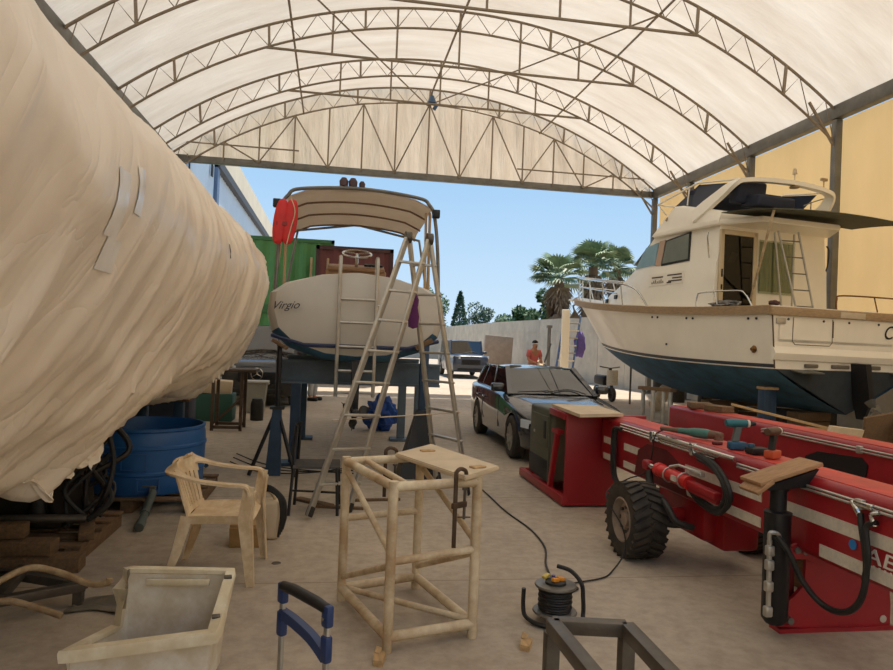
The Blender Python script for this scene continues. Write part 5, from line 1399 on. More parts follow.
bm = B(); box(bm, (2.565, 3.60, 0.935), (0.40, 0.20, 0.022), (0, -0.30, 0), 0.003); box(bm, (2.40, 3.58, 0.862), (0.12, 0.18, 0.022), (0, -0.62, 0), 0.003); rt.part('wood_pad', bm, mat('brown_pad_wood', (168, 128, 88), 0.7, var=0.3, scale=4, stretch=(2, 10, 10)), og, label='tilted wooden pad')
bm = B(); tube(bm, [(2.478, 3.545, 0.14), (2.470, 3.545, 0.56)], 0.014, 8)
for z in (0.16, 0.3, 0.42, 0.5): box(bm, (2.47, 3.54, z), (0.045, 0.04, 0.06), bev=0.01)
tube(bm, curve([(2.47, 3.54, 0.54), (2.46, 3.53, 0.6), (2.50, 3.52, 0.6), (2.53, 3.52, 0.55)], 5), 0.012, 8); rt.part('valve_block', bm, M_['alu'], og)
bm = B(); tube(bm, curve([(2.50, 3.52, 0.585), (2.55, 3.48, 0.50), (2.61, 3.46, 0.37), (2.66, 3.40, 0.28), (2.68, 3.3, 0.255), (2.66, 3.15, 0.31), (2.65, 3.06, 0.42), (2.65, 3.04, 0.58), (2.65, 3.08, 0.76), (2.66, 3.10, 0.82)], 6), 0.017, 8); tube(bm, curve([(2.65, 3.05, 0.5), (2.64, 3.02, 0.62), (2.65, 3.05, 0.76), (2.665, 3.0, 0.80)], 6), 0.015, 8); rt.part('hanging_hose', bm, M_['black'], og)
bm = B(); tube(bm, curve([(2.66, 3.10, 0.80), (2.65, 3.12, 0.84), (2.66, 3.16, 0.862)], 4), 0.014, 8); tube(bm, curve([(2.665, 3.01, 0.78), (2.65, 3.02, 0.83), (2.66, 2.98, 0.85)], 4), 0.012, 8); box(bm, (2.66, 3.08, 0.868), (0.03, 0.12, 0.025), bev=0.005); rt.part('hose_fitting', bm, M_['chrome'], og)
# power pack end
bm = B(); box(bm, (2.60, 6.62, 0.48), (0.54, 0.03, 0.90), bev=0.01); rt.part('end_panel', bm, mat('deep_red_panel', (150, 22, 30), 0.45, var=0.15, scale=2))
bm = B()
bar(bm, (2.34, 6.6, 0.06), (2.34, 8.2, 0.06), 0.06, 0.09, bev=0.008); bar(bm, (2.86, 6.6, 0.06), (2.86, 8.2, 0.06), 0.06, 0.09, bev=0.008); bar(bm, (2.32, 8.18, 0.06), (2.88, 8.18, 0.06), 0.06, 0.09, bev=0.008); box(bm, (2.6, 7.4, 0.03), (0.5, 1.6, 0.02))
rt.part('tray', bm, M_['red'])
bm = B(); bar(bm, (2.35, 7.12, 0.10), (2.35, 6.92, 0.72), 0.05, 0.06, bev=0.006); bar(bm, (2.35, 7.02, 0.72), (2.35, 6.82, 0.72), 0.07, 0.04); rt.part('brace_bar', bm, M_['red'])
for x in (2.35, 2.85):
    bm = B(); bar(bm, (x, 6.65, 0.90), (x, 7.15, 0.91), 0.06, 0.07, bev=0.01); rt.part('top_bar', bm, M_['red'])
bm = B(); box(bm, (2.98, 6.55, 0.92), (0.3, 0.08, 0.03)); rt.part('shelf_plate', bm, M_['red'])
pu = B(); box(pu, (2.60, 7.55, 0.53), (0.48, 0.86, 0.78), bev=0.04, seg=3)
gm = mat('olive_canopy', (92, 92, 76), 0.55, var=0.15, scale=3)
pu_o = rt.part('power_unit', pu, gm, label='grey green engine canopy')
bm = B(); box(bm, (2.352, 7.55, 0.66), (0.02, 0.60, 0.34), bev=0.006); box(bm, (2.352, 7.2, 0.5), (0.02, 0.02, 0.74)); rt.part('side_hatch', bm, gm, pu_o)
bm = B(); box(bm, (2.345, 7.34, 0.68), (0.02, 0.09, 0.2), bev=0.006); box(bm, (2.355, 7.55, 0.24), (0.02, 0.72, 0.22), bev=0.006); rt.part('vent', bm, M_['dark'], pu_o)
bm = B(); box(bm, (2.345, 7.72, 0.62), (0.02, 0.05, 0.03), bev=0.004); rt.part('latch', bm, M_['alu'], pu_o)
bm = B(); prism(bm, [(2.30, 6.16), (2.81, 6.34), (2.87, 7.18), (2.37, 7.2)], (0, 0, 0.945), (1, 0, 0), (0, 1, 0), (0, 0, 0.03))
solo('loose_board', 'pale board lying flat on top of the red power unit', 'board', bm, M_['ply'])
# things lying on the transporter beams
def drill(name, label, loc, rz, body_m, dark_m, batt_m, s=1.0, tilt=0.0, lie=False):
    t = Thing(name, label, 'drill', loc, rz, local=True)
    Mx = Matrix.Scale(s, 4)
    def add(nm, bm, m, p=None):
        if lie: bm.transform(Matrix.Translation((0, 0, 0.0)) @ Matrix.Rotation(tilt, 4, 'X'))
        bm.transform(Mx); return t.part(nm, bm, m, p)
    bm = B(); lathe(bm, [(0, -0.10), (0.024, -0.098), (0.03, -0.06), (0.03, 0.02), (0.026, 0.05), (0, 0.05)], 16, (0, 0, 0.185), (1, 0, 0)); bo = add('motor_housing', bm, body_m)
    bm = B(); loft(bm, [[(-0.03, -0.017, 0.17), (0.012, -0.017, 0.17), (0.012, 0.017, 0.17), (-0.03, 0.017, 0.17)], [(-0.05, -0.017, 0.06), (-0.008, -0.017, 0.06), (-0.008, 0.017, 0.06), (-0.05, 0.017, 0.06)]]); add('grip', bm, dark_m)
    bm = B(); box(bm, (-0.015, 0, 0.03), (0.12, 0.07, 0.055), bev=0.01); add('battery', bm, batt_m)
    bm = B(); lathe(bm, [(0, 0.05), (0.024, 0.05), (0.024, 0.075), (0.02, 0.078), (0.012, 0.11), (0, 0.115)], 14, (0, 0, 0.185), (1, 0, 0)); add('chuck', bm, M_['blackmetal'])
    bm = B(); lathe(bm, [(0.0262, 0.05), (0.0262, 0.066), (0.02, 0.066)], 14, (0, 0, 0.185), (1, 0, 0)); add('collar', bm, M_['reflect'], bo)
    bm = B(); box(bm, (0.012, 0, 0.15), (0.014, 0.014, 0.03), bev=0.003); add('trigger', bm, M_['dark'])
    return t
teal = mat('teal_plastic', (30, 104, 110), 0.45, var=0.15); orange = mat('orange_plastic', (214, 100, 44), 0.45, var=0.15); grey_t = mat('tool_grey', (96, 102, 98), 0.5, var=0.2)
drill('cordless_drill', 'teal and grey cordless drill standing on its battery on the red beam', (2.82, 4.42, 0.93), -0.15, teal, grey_t, mat('teal_battery', (36, 84, 112), 0.5), 1.0)
drill('cordless_drill', 'orange and black cordless drill standing beside the charger on the beam', (2.85, 4.08, 0.93), 0.5, mat('brown_black_plastic', (92, 66, 50), 0.5, var=0.4, scale=30), M_['black'], mat('orange_battery', (190, 84, 50), 0.5), 0.95)
t = Thing('battery_charger', 'black battery charger between the two drills on the red beam', 'charger', (2.84, 4.24, 0.93))
bm = B(); box(bm, (2.84, 4.24, 0.953), (0.13, 0.10, 0.046), bev=0.012); t.part('case', bm, M_['black'])
bm = B(); box(bm, (2.80, 4.25, 0.985), (0.04, 0.03, 0.03), bev=0.006); t.part('contact_block', bm, mat('teal_battery', (36, 84, 112)))
t = Thing('angle_grinder', 'long teal angle grinder lying on the red beam with trailing cord', 'grinder', (2.80, 5.0, 0.93))
Mg = Matrix.Translation((2.79, 4.98, 0.975)) @ Matrix.Rotation(-0.98, 4, 'Z')
bm = B(); lathe(bm, [(0, -0.13), (0.022, -0.13), (0.026, -0.05), (0.036, 0.0), (0.04, 0.10), (0.034, 0.13), (0, 0.135)], 14, (0, 0, 0), (1, 0, 0)); bm.transform(Mg); t.part('body', bm, mat('dull_teal', (66, 118, 108), 0.5, var=0.2))
bm = B(); lathe(bm, [(0, -0.28), (0.016, -0.28), (0.02, -0.15), (0.024, -0.12), (0, -0.12)], 12, (0, 0, 0), (1, 0, 0)); bm.transform(Mg); t.part('grip', bm, mat('brown_grip', (110, 84, 66), 0.6))
bm = B(); lathe(bm, [(0, 0.13), (0.034, 0.13), (0.03, 0.2), (0.024, 0.23), (0, 0.235)], 12, (0, 0, 0), (1, 0, 0)); lathe(bm, [(0, -0.04), (0.035, -0.035), (0.03, 0.02), (0, 0.03)], 14, (0.2, 0, 0)); bm.transform(Mg); t.part('gear_head', bm, mat('brown_grip', (110, 84, 66)))
p0 = Mg @ Vector((-0.28, 0, 0))
bm = B(); tube(bm, curve([p0, (2.70, 5.28, 0.96), (2.64, 5.32, 0.90), (2.63, 5.34, 0.75), (2.62, 5.42, 0.58), (2.50, 5.52, 0.50), (2.27, 5.40, 0.40), (2.24, 5.0, 0.24), (2.20, 4.85, 0.10), (2.02, 4.66, 0.012), (1.89, 4.54, 0.01), (1.70, 4.47, 0.01), (1.58, 4.40, 0.012), (1.50, 4.2, 0.012), (1.42, 4.08, 0.03)], 7), 0.006, 6); t.part('cord', bm, M_['black'])
for lb, c, s, m, rz in (('small blue block lying on the red beam by the grinder', (2.86, 5.36, 0.945), (0.09, 0.06, 0.03), mat('blue_block', (64, 84, 160), 0.5), -0.6), ('small red plastic piece lying on the beam before the drill', (2.80, 4.66, 0.94), (0.07, 0.045, 0.022), mat('dark_red', (96, 18, 22)), 0.3)):
    bm = B(); box(bm, c, s, (0, 0, rz), 0.006); solo('tool_block', lb, 'block', bm, m)
bm = B(); box(bm, (3.5, 4.25, 0.62), (0.16, 1.5, 0.20), (0, 0, -0.5), 0.012); box(bm, (3.48, 4.25, 0.25), (0.5, 0.3, 0.5), bev=0.01)
solo('timber_beam', 'weathered timber beam lying between the two red beams', 'timber', bm, M_['oldwood'])
for k, (x, y) in enumerate(((4.36, 7.25), (4.34, 7.62))):
    bm = B(); box(bm, (x, y, 0.965), (0.2, 0.26, 0.07), (0, 0, 0.3 + k), 0.006)
    solo('timber_offcut', ('brown wood offcut on the far red beam, nearer one', 'brown wood offcut on the far red beam, farther one')[k], 'wood offcut', bm, M_['oldwood'])

# ================================================================== FOREGROUND
# --- welded tube frame
F, L_, R_, K_ = Vector((0.337, 3.545, 0)), Vector((0.112, 4.268, 0)), Vector((0.809, 3.69, 0)), Vector((0.590, 4.45, 0))
HT = 0.875
ft = Thing('tube_frame', 'tall welded frame of beige painted tubes standing in the middle foreground', 'frame stand', (0.46, 4.0, 0))
def up(p, z): return Vector((p.x, p.y, z))
for p in (F, L_, R_, K_):
    bm = B(); tube(bm, [up(p, 0), up(p, HT)], 0.027, 12); lg = ft.part('leg', bm, M_['cream'])
for p, q in ((F, L_), (F, R_), (R_, K_), (L_, K_)):
    bm = B(); tube(bm, [up(p, 0.075), up(q, 0.075)], 0.027, 12); ft.part('bottom_rail', bm, M_['cream'])
    bm = B(); tube(bm, [up(p, HT - 0.03), up(q, HT - 0.03)], 0.026, 12); ft.part('top_rail', bm, M_['cream'])
for p, q in ((up(F, 0.46), up(R_, 0.48)), (up(L_, 0.50), up(K_, 0.50))):
    bm = B(); tube(bm, [p, q], 0.021, 10); ft.part('middle_rail', bm, M_['cream'])
for p, q in ((up(L_, 0.80), up(F, 0.50)), (up(F, 0.44), up(L_, 0.14)), (up(K_, 0.80), up(R_, 0.52)), (up(R_, 0.46), up(K_, 0.14)), (up(L_, 0.08), up(R_, 0.09)), (up(F, .84).lerp(up(R_, .84), 0.2), up(K_, 0.845).lerp(up(L_, .845), 0.75))):
    bm = B(); tube(bm, [p, q], 0.018, 10); ft.part('diagonal_brace', bm, M_['cream'])
t = Thing('worktop_board', 'pale loose board lying across the top of the tube frame', 'board', (0.68, 4.05, HT))
bm = B(); prism(bm, [(0.405, 4.27), (0.71, 3.55), (0.97, 3.86), (0.69, 4.68)], (0, 0, HT), (1, 0, 0), (0, 1, 0), (0, 0, 0.026)); bmesh.ops.bevel(bm, geom=bm.edges[:], offset=0.006, segments=2, affect='EDGES'); t.part('board', bm, M_['ply'])
for x, y, rz in ((0.83, 3.80, 0.5), (0.62, 4.35, 0.3)):
    bm = B(); box(bm, (x, y, HT + 0.031), (0.09, 0.05, 0.012), (0, 0, rz), 0.004); t.part('wood_shim', bm, M_['wood'])
def clamp(label, x, y, ztop, L, dx, dy):
    t = Thing('bar_clamp', label, 'clamp', (x, y, ztop - L))
    rust = mat('rusty_clamp', (86, 66, 50), 0.6, 0.4, var=0.35, scale=20)
    bm = B(); box(bm, (x, y, ztop - L / 2 + 0.02), (0.022, 0.012, L), bev=0.002); t.part('bar', bm, rust)
    d = Vector((dx, dy, 0)).normalized()
    bm = B(); tube(bm, curve([Vector((x, y, ztop - 0.05)), Vector((x, y, ztop + 0.01)), Vector((x, y, ztop + 0.03)) + d * 0.03, Vector((x, y, ztop + 0.015)) + d * 0.07, Vector((x, y, ztop - 0.01)) + d * 0.075], 5), 0.011, 8); t.part('fixed_jaw', bm, rust)
    z = ztop - 0.16
    bm = B(); bar(bm, Vector((x, y, z)) - d * 0.02, Vector((x, y, z)) + d * 0.08, 0.022, 0.03, bev=0.004); t.part('sliding_jaw', bm, rust)
    q = Vector((x, y, z)) + d * 0.07
    bm = B(); tube(bm, [q + Vector((0, 0, 0.08)), q - Vector((0, 0, 0.08))], 0.008, 8); lathe(bm, [(0, 0.012), (0.016, 0.01), (0.016, 0), (0, 0)], 10, q + Vector((0, 0, 0.075))); tube(bm, [q - Vector((0.035, 0, 0.07)), q + Vector((0.035, 0, -0.07))], 0.005, 6); t.part('screw', bm, M_['dark_steel'])
clamp('rusty bar clamp gripping the board at the right of the tube frame', 0.665, 3.56, 0.905, 0.40, 1, 0.7)
clamp('bar clamp hanging at the back left rail of the tube frame', 0.36, 4.40, 0.88, 0.30, 0.8, 0.3)

# --- plastic garden chair
ch = Thing('garden_chair', 'dirty beige plastic garden armchair facing right beside the blue tank', 'chair', (-0.695, 4.82, 0), -0.05, local=True); ch.o.scale = (0.88, 1, 1)
PM = M_['plastic']
bm = B(); slab(bm, lambda u, v: (-0.21 + 0.47 * u, (v - 0.5) * (0.44 + 0.03 * u), 0.405 + 0.035 * u - 0.03 * math.sin(PI * v) * (1 - 0.4 * u) - (0.05 * max(0, u - 0.86) / 0.14) + 0.02 * (1 - u) ** 3), 14, 12, 0.012)
for sy in (-1, 1): rect_sweep(bm, [(-0.20, sy * 0.22, 0.40), (0.05, sy * 0.232, 0.408), (0.25, sy * 0.238, 0.41)], 0.05, 0.012, (0, 0, 1))
ch.part('seat', bm, PM)
def backp(u, v):   # u across -1..1, v up 0..1
    return Vector((-0.205 - 0.135 * v + 0.07 * u * u * (0.4 + 0.6 * v), u * (0.215 + 0.055 * v), 0.41 + 0.345 * v - 0.03 * u * u * v))
bm = B()
for u0, u1, v0, v1 in [(-1 + 2 * k / 9, -1 + 2 * (k + 0.72) / 9, 0.0, 0.72) for k in range(9)] + [(-1, 1, 0.70, 1.0), (-1, 1, 0.0, 0.1)]:
    slab(bm, lambda a, b: backp(u0 + (u1 - u0) * a, v0 + (v1 - v0) * b), 10 if u1 - u0 > 1 else 3, 6, 0.012)
ch.part('backrest', bm, PM)
for sy in (-1, 1):
    bm = B()
    p = curve([(-0.33, sy * 0.10, 0.735), (-0.315, sy * 0.21, 0.72), (-0.25, sy * 0.275, 0.70), (-0.10, sy * 0.298, 0.665), (0.10, sy * 0.30, 0.645), (0.20, sy * 0.298, 0.64), (0.245, sy * 0.294, 0.625), (0.262, sy * 0.29, 0.58)], 5)
    n = len(p)
    rect_sweep(bm, p, [0.10 - 0.035 * min(1, k / (n * 0.4)) for k in range(n)], 0.016, [Vector((0.75, sy * 0.1, 0.5)).lerp(Vector((0, 1, 0)), min(1, k / (n * 0.35))) for k in range(n)]); ch.part('armrest', bm, PM)
    # front leg: angle section from armrest down to the floor
    bm = B()
    rect_sweep(bm, [(0.255, sy * 0.292, 0.635), (0.225, sy * 0.288, 0.42), (0.285, sy * 0.292, 0.0)], [0.075, 0.085, 0.045], 0.012, (1, 0, 0))
    rect_sweep(bm, [(0.295, sy * 0.27, 0.60), (0.275, sy * 0.262, 0.42), (0.31, sy * 0.278, 0.0)], [0.035, 0.06, 0.04], 0.012, (0, 1, 0))
    ch.part('leg', bm, PM)
    bm = B()
    rect_sweep(bm, [(-0.19, sy * 0.225, 0.42), (-0.245, sy * 0.245, 0.2), (-0.32, sy * 0.265, 0.0)], [0.085, 0.06, 0.04], 0.012, (1, 0, 0))
    rect_sweep(bm, [(-0.225, sy * 0.20, 0.42), (-0.275, sy * 0.225, 0.2), (-0.338, sy * 0.25, 0.0)], [0.05, 0.045, 0.035], 0.012, (0, 1, 0))
    ch.part('leg', bm, PM)
# box, can, cable behind the chair
t = Thing('cardboard_box', 'small tan carton on the floor behind the plastic chair legs', 'box', (-0.58, 5.45, 0))
ct = mat('tan_carton', (170, 138, 92), 0.8, var=0.25, scale=6)
bm = B(); box(bm, (-0.58, 5.45, 0.085), (0.25, 0.2, 0.17), bev=0.004); t.part('carton', bm, ct)
bm = B(); box(bm, (-0.58, 5.345, 0.12), (0.25, 0.01, 0.06), (0.15, 0, 0)); t.part('flap', bm, ct)
t = Thing('jerry_can', 'dusty white plastic canister behind the chair under a black cable', 'canister', (-0.44, 5.62, 0))
bm = B(); box(bm, (-0.46, 5.62, 0.15), (0.2, 0.16, 0.30), bev=0.03, seg=3); t.part('body', bm, M_['ply'])
bm = B(); tube(bm, curve([(-0.52, 5.62, 0.30), (-0.5, 5.62, 0.36), (-0.44, 5.62, 0.36), (-0.40, 5.62, 0.30)], 4), 0.014, 8); t.part('handle', bm, M_['ply'])
bm = B(); lathe(bm, [(0, 0.05), (0.03, 0.05), (0.03, 0), (0, 0)], 12, (-0.53, 5.58, 0.30), (-0.5, -0.4, 1)); t.part('cap', bm, M_['reflect'])
bm = B()
for k in range(4): tube(bm, curve([(-0.56, 5.6 + 0.01 * k, 0.33), (-0.46, 5.56, 0.385 + 0.012 * k), (-0.37 + 0.012 * k, 5.54, 0.33), (-0.345 + 0.012 * k, 5.53, 0.2), (-0.36 + 0.01 * k, 5.52, 0.03 + 0.02 * k)], 6), 0.011, 6)
solo('cable_coil', 'black cable bundle draped over the white canister behind the chair', 'cable', bm, M_['black'])

# --- white moulded tub
tb_ = Thing('moulded_tub', 'dirty white moulded tub with sloping rim at the bottom left', 'tub', (-0.73, 3.3, 0))
TM = mat('dirty_white_grp', (238, 230, 208), 0.5, dirt=(206, 190, 158), damt=0.3, scale=4); TI = mat('grey_grp_inside', (232, 226, 214), 0.6, dirt=(206, 192, 168), damt=0.3, scale=6)
BLc, BRc, TRc, TLc = Vector((-1.03, 3.04, 0)), Vector((-0.47, 3.15, 0)), Vector((-0.445, 3.47, 0)), Vector((-0.93, 3.52, 0))
def rimz(side, f):
    if side == 'front': return 0.275 + 0.015 * f
    if side == 'right': return 0.29 + (0.45 - 0.29) * f
    if side == 'back': return 0.45
    return 0.45 - 0.25 * min(1, f / 0.12) + (0.07 * (f - 0.12) / 0.88 if f > 0.12 else 0)
sides = [('front', BLc, BRc), ('right', BRc, TRc), ('back', TRc, TLc), ('left', TLc, BLc)]
for nm, a, b in sides:
    cen = Vector((-0.72, 3.3, 0)); inn = 0.93
    bm = B(); slab(bm, lambda u, v: (lambda p: (cen.x + (p.x - cen.x) * (0.9 + 0.1 * v), cen.y + (p.y - cen.y) * (0.9 + 0.1 * v), 0.02 + (rimz(nm, u) - 0.02) * v))(a.lerp(b, u)), 24, 6, 0.012)
    tb_.part(nm + '_wall', bm, TI)
path = []
for nm, a, b in sides:
    for k in range(24): path.append(up(a.lerp(b, k / 24), rimz(nm, k / 24)))
bm = B(); n = len(path); rings = []
for i in range(n):
    tg = (path[(i + 1) % n] - path[i - 1]).normalized(); o_ = Vector((path[i].x + 0.72, path[i].y - 3.3, 0)).normalized()
    o_ = (o_ - tg * o_.dot(tg)).normalized(); w = tg.cross(o_); w = w if w.z > 0 or abs(w.z) < 0.2 else -w
    p = path[i]; rings.append([p - o_ * 0.02 + w * 0.008, p + o_ * 0.025 + w * 0.008, p + o_ * 0.032 - w * 0.004, p + o_ * 0.032 - w * 0.04, p + o_ * 0.02 - w * 0.04, p - o_ * 0.02 - w * 0.01])
rings.append(rings[0]); loft(bm, rings, cap=False); bmesh.ops.remove_doubles(bm, verts=bm.verts[:], dist=0.0004); tb_.part('rim', bm, TM, smooth=50)
bm = B(); prism(bm, [(-0.98, 3.09), (-0.5, 3.18), (-0.475, 3.44), (-0.9, 3.48)], (0, 0, 0.04), (1, 0, 0), (0, 1, 0), (0, 0, 0.012)); tb_.part('bottom', bm, mat('stained_bottom', (176, 150, 108), 0.7, dirt=(110, 84, 56), damt=0.7, scale=5))
bm = B(); bar(bm, (-0.83, 3.475, 0.40), (-0.535, 3.445, 0.405), 0.018, 0.032, bev=0.005); tb_.part('wall_batten', bm, TM)
for f in (0.2, 0.85):
    p = up(BRc.lerp(TRc, f), rimz('right', f) + 0.012); bm = B(); box(bm, p, (0.036, 0.02, 0.012), (0.4, 0, 0.2), 0.003); tb_.part('hinge', bm, M_['dark_steel'])

# --- trolley with folding blue handle
tr_ = Thing('hand_trolley', 'folding hand trolley with blue handle and chrome legs at the bottom edge', 'trolley', (-0.06, 2.33, 0))
A_, C_ = Vector((-0.132, 2.40, 0)), Vector((0.018, 2.19, 0)); ab = (C_ - A_).normalized(); pn = Vector((-ab.y, ab.x, 0))
bt = mat('handle_blue', (42, 62, 108), 0.45, var=0.15)
for p in (A_, C_):
    bm = B(); bar(bm, up(p, 0.10), up(p, 0.74), 0.022, 0.014, pn, 0.004); tr_.part('leg', bm, M_['alu'])
    bm = B(); bar(bm, up(p, 0.695), up(p, 0.765), 0.036, 0.028, pn, 0.008); tr_.part('corner_block', bm, bt)
    bm = B(); bar(bm, up(p, 0.585), up(p, 0.67), 0.034, 0.028, pn, 0.008); tr_.part('sleeve', bm, bt)
bm = B(); tube(bm, [up(A_, 0.752), up(A_.lerp(C_, 0.25), 0.757), up(A_.lerp(C_, 0.75), 0.755), up(C_, 0.75)], [0.017, 0.019, 0.019, 0.017], 12); tr_.part('grip', bm, M_['blackmetal'], label='dark foam grip')
bm = B(); cvp = curve([up(A_, 0.66), up(A_.lerp(C_, 0.3), 0.655), up(A_.lerp(C_, 0.7), 0.635), up(C_, 0.60)], 6); rect_sweep(bm, cvp, 0.034, 0.026, (0, 0, 1)); tr_.part('cross_bar', bm, bt)
bm = B(); lathe(bm, [(0, 0.006), (0.006, 0.005), (0.006, 0), (0, 0)], 10, up(C_, 0.725) - pn * 0.014, -pn); tr_.part('rivet', bm, M_['chrome'])
bm = B(); bar(bm, up(A_, 0.10) - ab * 0.05, up(C_, 0.10) + ab * 0.05, 0.03, 0.03, bev=0.004); box(bm, up(A_.lerp(C_, 0.5), 0.02) - pn * 0.12, (0.24, 0.2, 0.012), (0, 0, math.atan2(ab.y, ab.x)), 0.003); bar(bm, up(A_, 0.10), up(A_, 0.02), 0.02, 0.02); bar(bm, up(C_, 0.10), up(C_, 0.02), 0.02, 0.02); tr_.part('toe_plate', bm, M_['alu'])
for p, s in ((A_, -1), (C_, 1)):
    bm = B(); lathe(bm, [(0.02, -0.015), (0.07, -0.015), (0.075, 0), (0.07, 0.015), (0.02, 0.015), (0.02, -0.015)], 20, up(p, 0.076) + ab * s * 0.05 + pn * 0.03, ab); tr_.part('wheel', bm, M_['tyre'])

# --- dark steel table frame at the bottom edge
sf = Thing('steel_table_stand', 'dark square tube steel frame cut off by the bottom edge', 'frame', (0.94, 2.1, 0))
A1, B1, A2, B2 = Vector((0.822, 2.40, 0)), Vector((1.085, 2.35, 0)), Vector((0.835, 1.62, 0)), Vector((1.06, 1.60, 0)); zt = 0.595
for p, q in ((A1, B1), (A1, A2), (B1, B2), (A2, B2)):
    bm = B(); bar(bm, up(p, zt), up(q, zt), 0.05, 0.05, bev=0.004); sf.part('top_bar', bm, M_['dark_steel'])
for p in (A1, B1, A2, B2):
    bm = B(); bar(bm, up(p, 0), up(p, zt - 0.026), 0.05, 0.05, (0, 1, 0), 0.004); sf.part('leg', bm, M_['dark_steel'])

# --- cable reel
rl = Thing('cable_reel', 'black cable reel with orange plugs on top, behind the dark steel frame', 'cable reel', (1.34, 3.87, 0))
c = (1.335, 3.865, 0)
bm = B(); lathe(bm, [(0, 0.055), (0.125, 0.055), (0.13, 0.062), (0.125, 0.07), (0.03, 0.072), (0, 0.072)], 32, c); rl.part('flange', bm, mat('grey_flange', (112, 106, 96), 0.35, 0.3, var=0.2)); bm = B(); lathe(bm, [(0.05, 0.205), (0.118, 0.205), (0.122, 0.212), (0.118, 0.22), (0.055, 0.222), (0.05, 0.205)], 32, c); rl.part('flange', bm, mat('grey_flange', (112, 106, 96), 0.35, 0.3, var=0.2))
bm = B()
for k in range(9): 
    z = 0.08 + 0.0145 * k; tube(bm, [(c[0] + (0.088 + 0.004 * (k % 2)) * math.cos(a), c[1] + (0.088 + 0.004 * (k % 2)) * math.sin(a), z) for a in [2 * PI * j / 28 for j in range(28)]], 0.0085, 6, closed=True)
lathe(bm, [(0, 0.06), (0.08, 0.06), (0.08, 0.21), (0, 0.21)], 24, c); rl.part('wound_cable', bm, M_['black'])
bm = B(); lathe(bm, [(0, 0.21), (0.062, 0.21), (0.06, 0.235), (0.05, 0.24), (0, 0.24)], 24, c); so = rl.part('socket_plate', bm, M_['black'])
for dx, dy, rz in ((-0.012, -0.025, 0.4), (0.028, -0.005, 0.2)):
    bm = B(); box(bm, (c[0] + dx, c[1] + dy, 0.25), (0.045, 0.028, 0.022), (0, 0.2, rz), 0.006); rl.part('orange_plug', bm, mat('orange_plug', (222, 142, 40), 0.5), so)
bm = B(); box(bm, (c[0] - 0.045, c[1] + 0.045, 0.25), (0.05, 0.03, 0.02), (0, -0.2, 0.6), 0.006); rl.part('yellow_plug', bm, mat('yellow_plug', (206, 180, 92), 0.5), so)
bm = B(); lathe(bm, [(0, 0.02), (0.012, 0.02), (0.012, 0), (0, 0)], 10, (c[0] - 0.005, c[1] + 0.03, 0.24)); rl.part('purple_socket', bm, mat('purple_socket', (92, 74, 130), 0.5), so)
bm = B()
tube(bm, curve([(1.155, 3.90, 0.185), (1.155, 3.90, 0.08), (1.165, 3.87, 0.03), (1.22, 3.78, 0.018), (1.34, 3.72, 0.018), (1.46, 3.78, 0.02), (1.50, 3.84, 0.05), (1.50, 3.85, 0.14), (1.49, 3.86, 0.22), (1.45, 3.93, 0.27), (1.38, 3.98, 0.285)], 5), 0.013, 8)
tube(bm, [(1.335, 3.865, 0.02), (1.335, 3.72, 0.018)], 0.012, 8); tube(bm, [(1.335, 3.865, 0.0), (1.335, 3.865, 0.06)], 0.03, 10); rl.part('tube_stand', bm, M_['blackmetal'])
bm = B(); tube(bm, curve([(1.42, 3.90, 0.20), (1.43, 4.02, 0.06), (1.52, 4.25, 0.012), (1.60, 4.42, 0.01), (1.66, 4.36, 0.01), (1.56, 4.30, 0.01), (1.50, 4.45, 0.01), (1.55, 4.62, 0.01), (1.60, 4.87, 0.01), (1.72, 5.28, 0.01), (1.75, 5.79, 0.01), (1.69, 6.42, 0.01), (1.67, 7.3, 0.01), (1.60, 8.6, 0.01)], 8), 0.0075, 6); rl.part('cord', bm, M_['black'])

# --- wood scraps on the floor
for k, (x, y, rz, lb) in enumerate(((1.075, 3.55, 1.2, 'split wedge of pale wood on the floor in front of the cable reel'), (0.29, 3.44, 1.4, 'pale wood wedge on the floor at the foot of the tube frame'))):
    bm = B(); prism(bm, [(-0.06, -0.022), (0.05, -0.03), (0.06, 0.0), (0.03, 0.03), (-0.05, 0.026)], (0, 0, 0), (1, 0, 0), (0, 1, 0), (0, 0, 0.03)); box(bm, (0.045, 0.012, 0.04), (0.03, 0.03, 0.03), (0.3, 0.4, 0.2))
    bm.transform(Matrix.Translation((x, y, 0)) @ Matrix.Rotation(rz, 4, 'Z')); solo('wood_wedge', lb, 'wood scrap', bm, M_['wood'])
for x, y, l, rz, lb in ((-0.12, 6.75, 0.45, -0.75, 'splintered plank on the floor by the ladder foot'), (0.10, 6.55, 0.5, -0.2, 'narrow batten on the floor under the ladder'), (0.45, 6.85, 0.55, 0.1, 'thin stick on the floor behind the ladder')):
    bm = B(); box(bm, (x, y, 0.014), (l, 0.09 if l < 0.5 else 0.035, 0.026), (0, 0, rz), 0.004); solo('wood_strip', lb, 'wood scrap', bm, M_['oldwood'])
bm = B(); lathe(bm, [(0, 0.006), (0.03, 0.005), (0.034, 0), (0, 0)], 16, (-0.33, 4.98, 0)); solo('drain_cap', 'small round dark cap lying on the floor under the plastic chair', 'cap', bm, M_['dark_steel'])

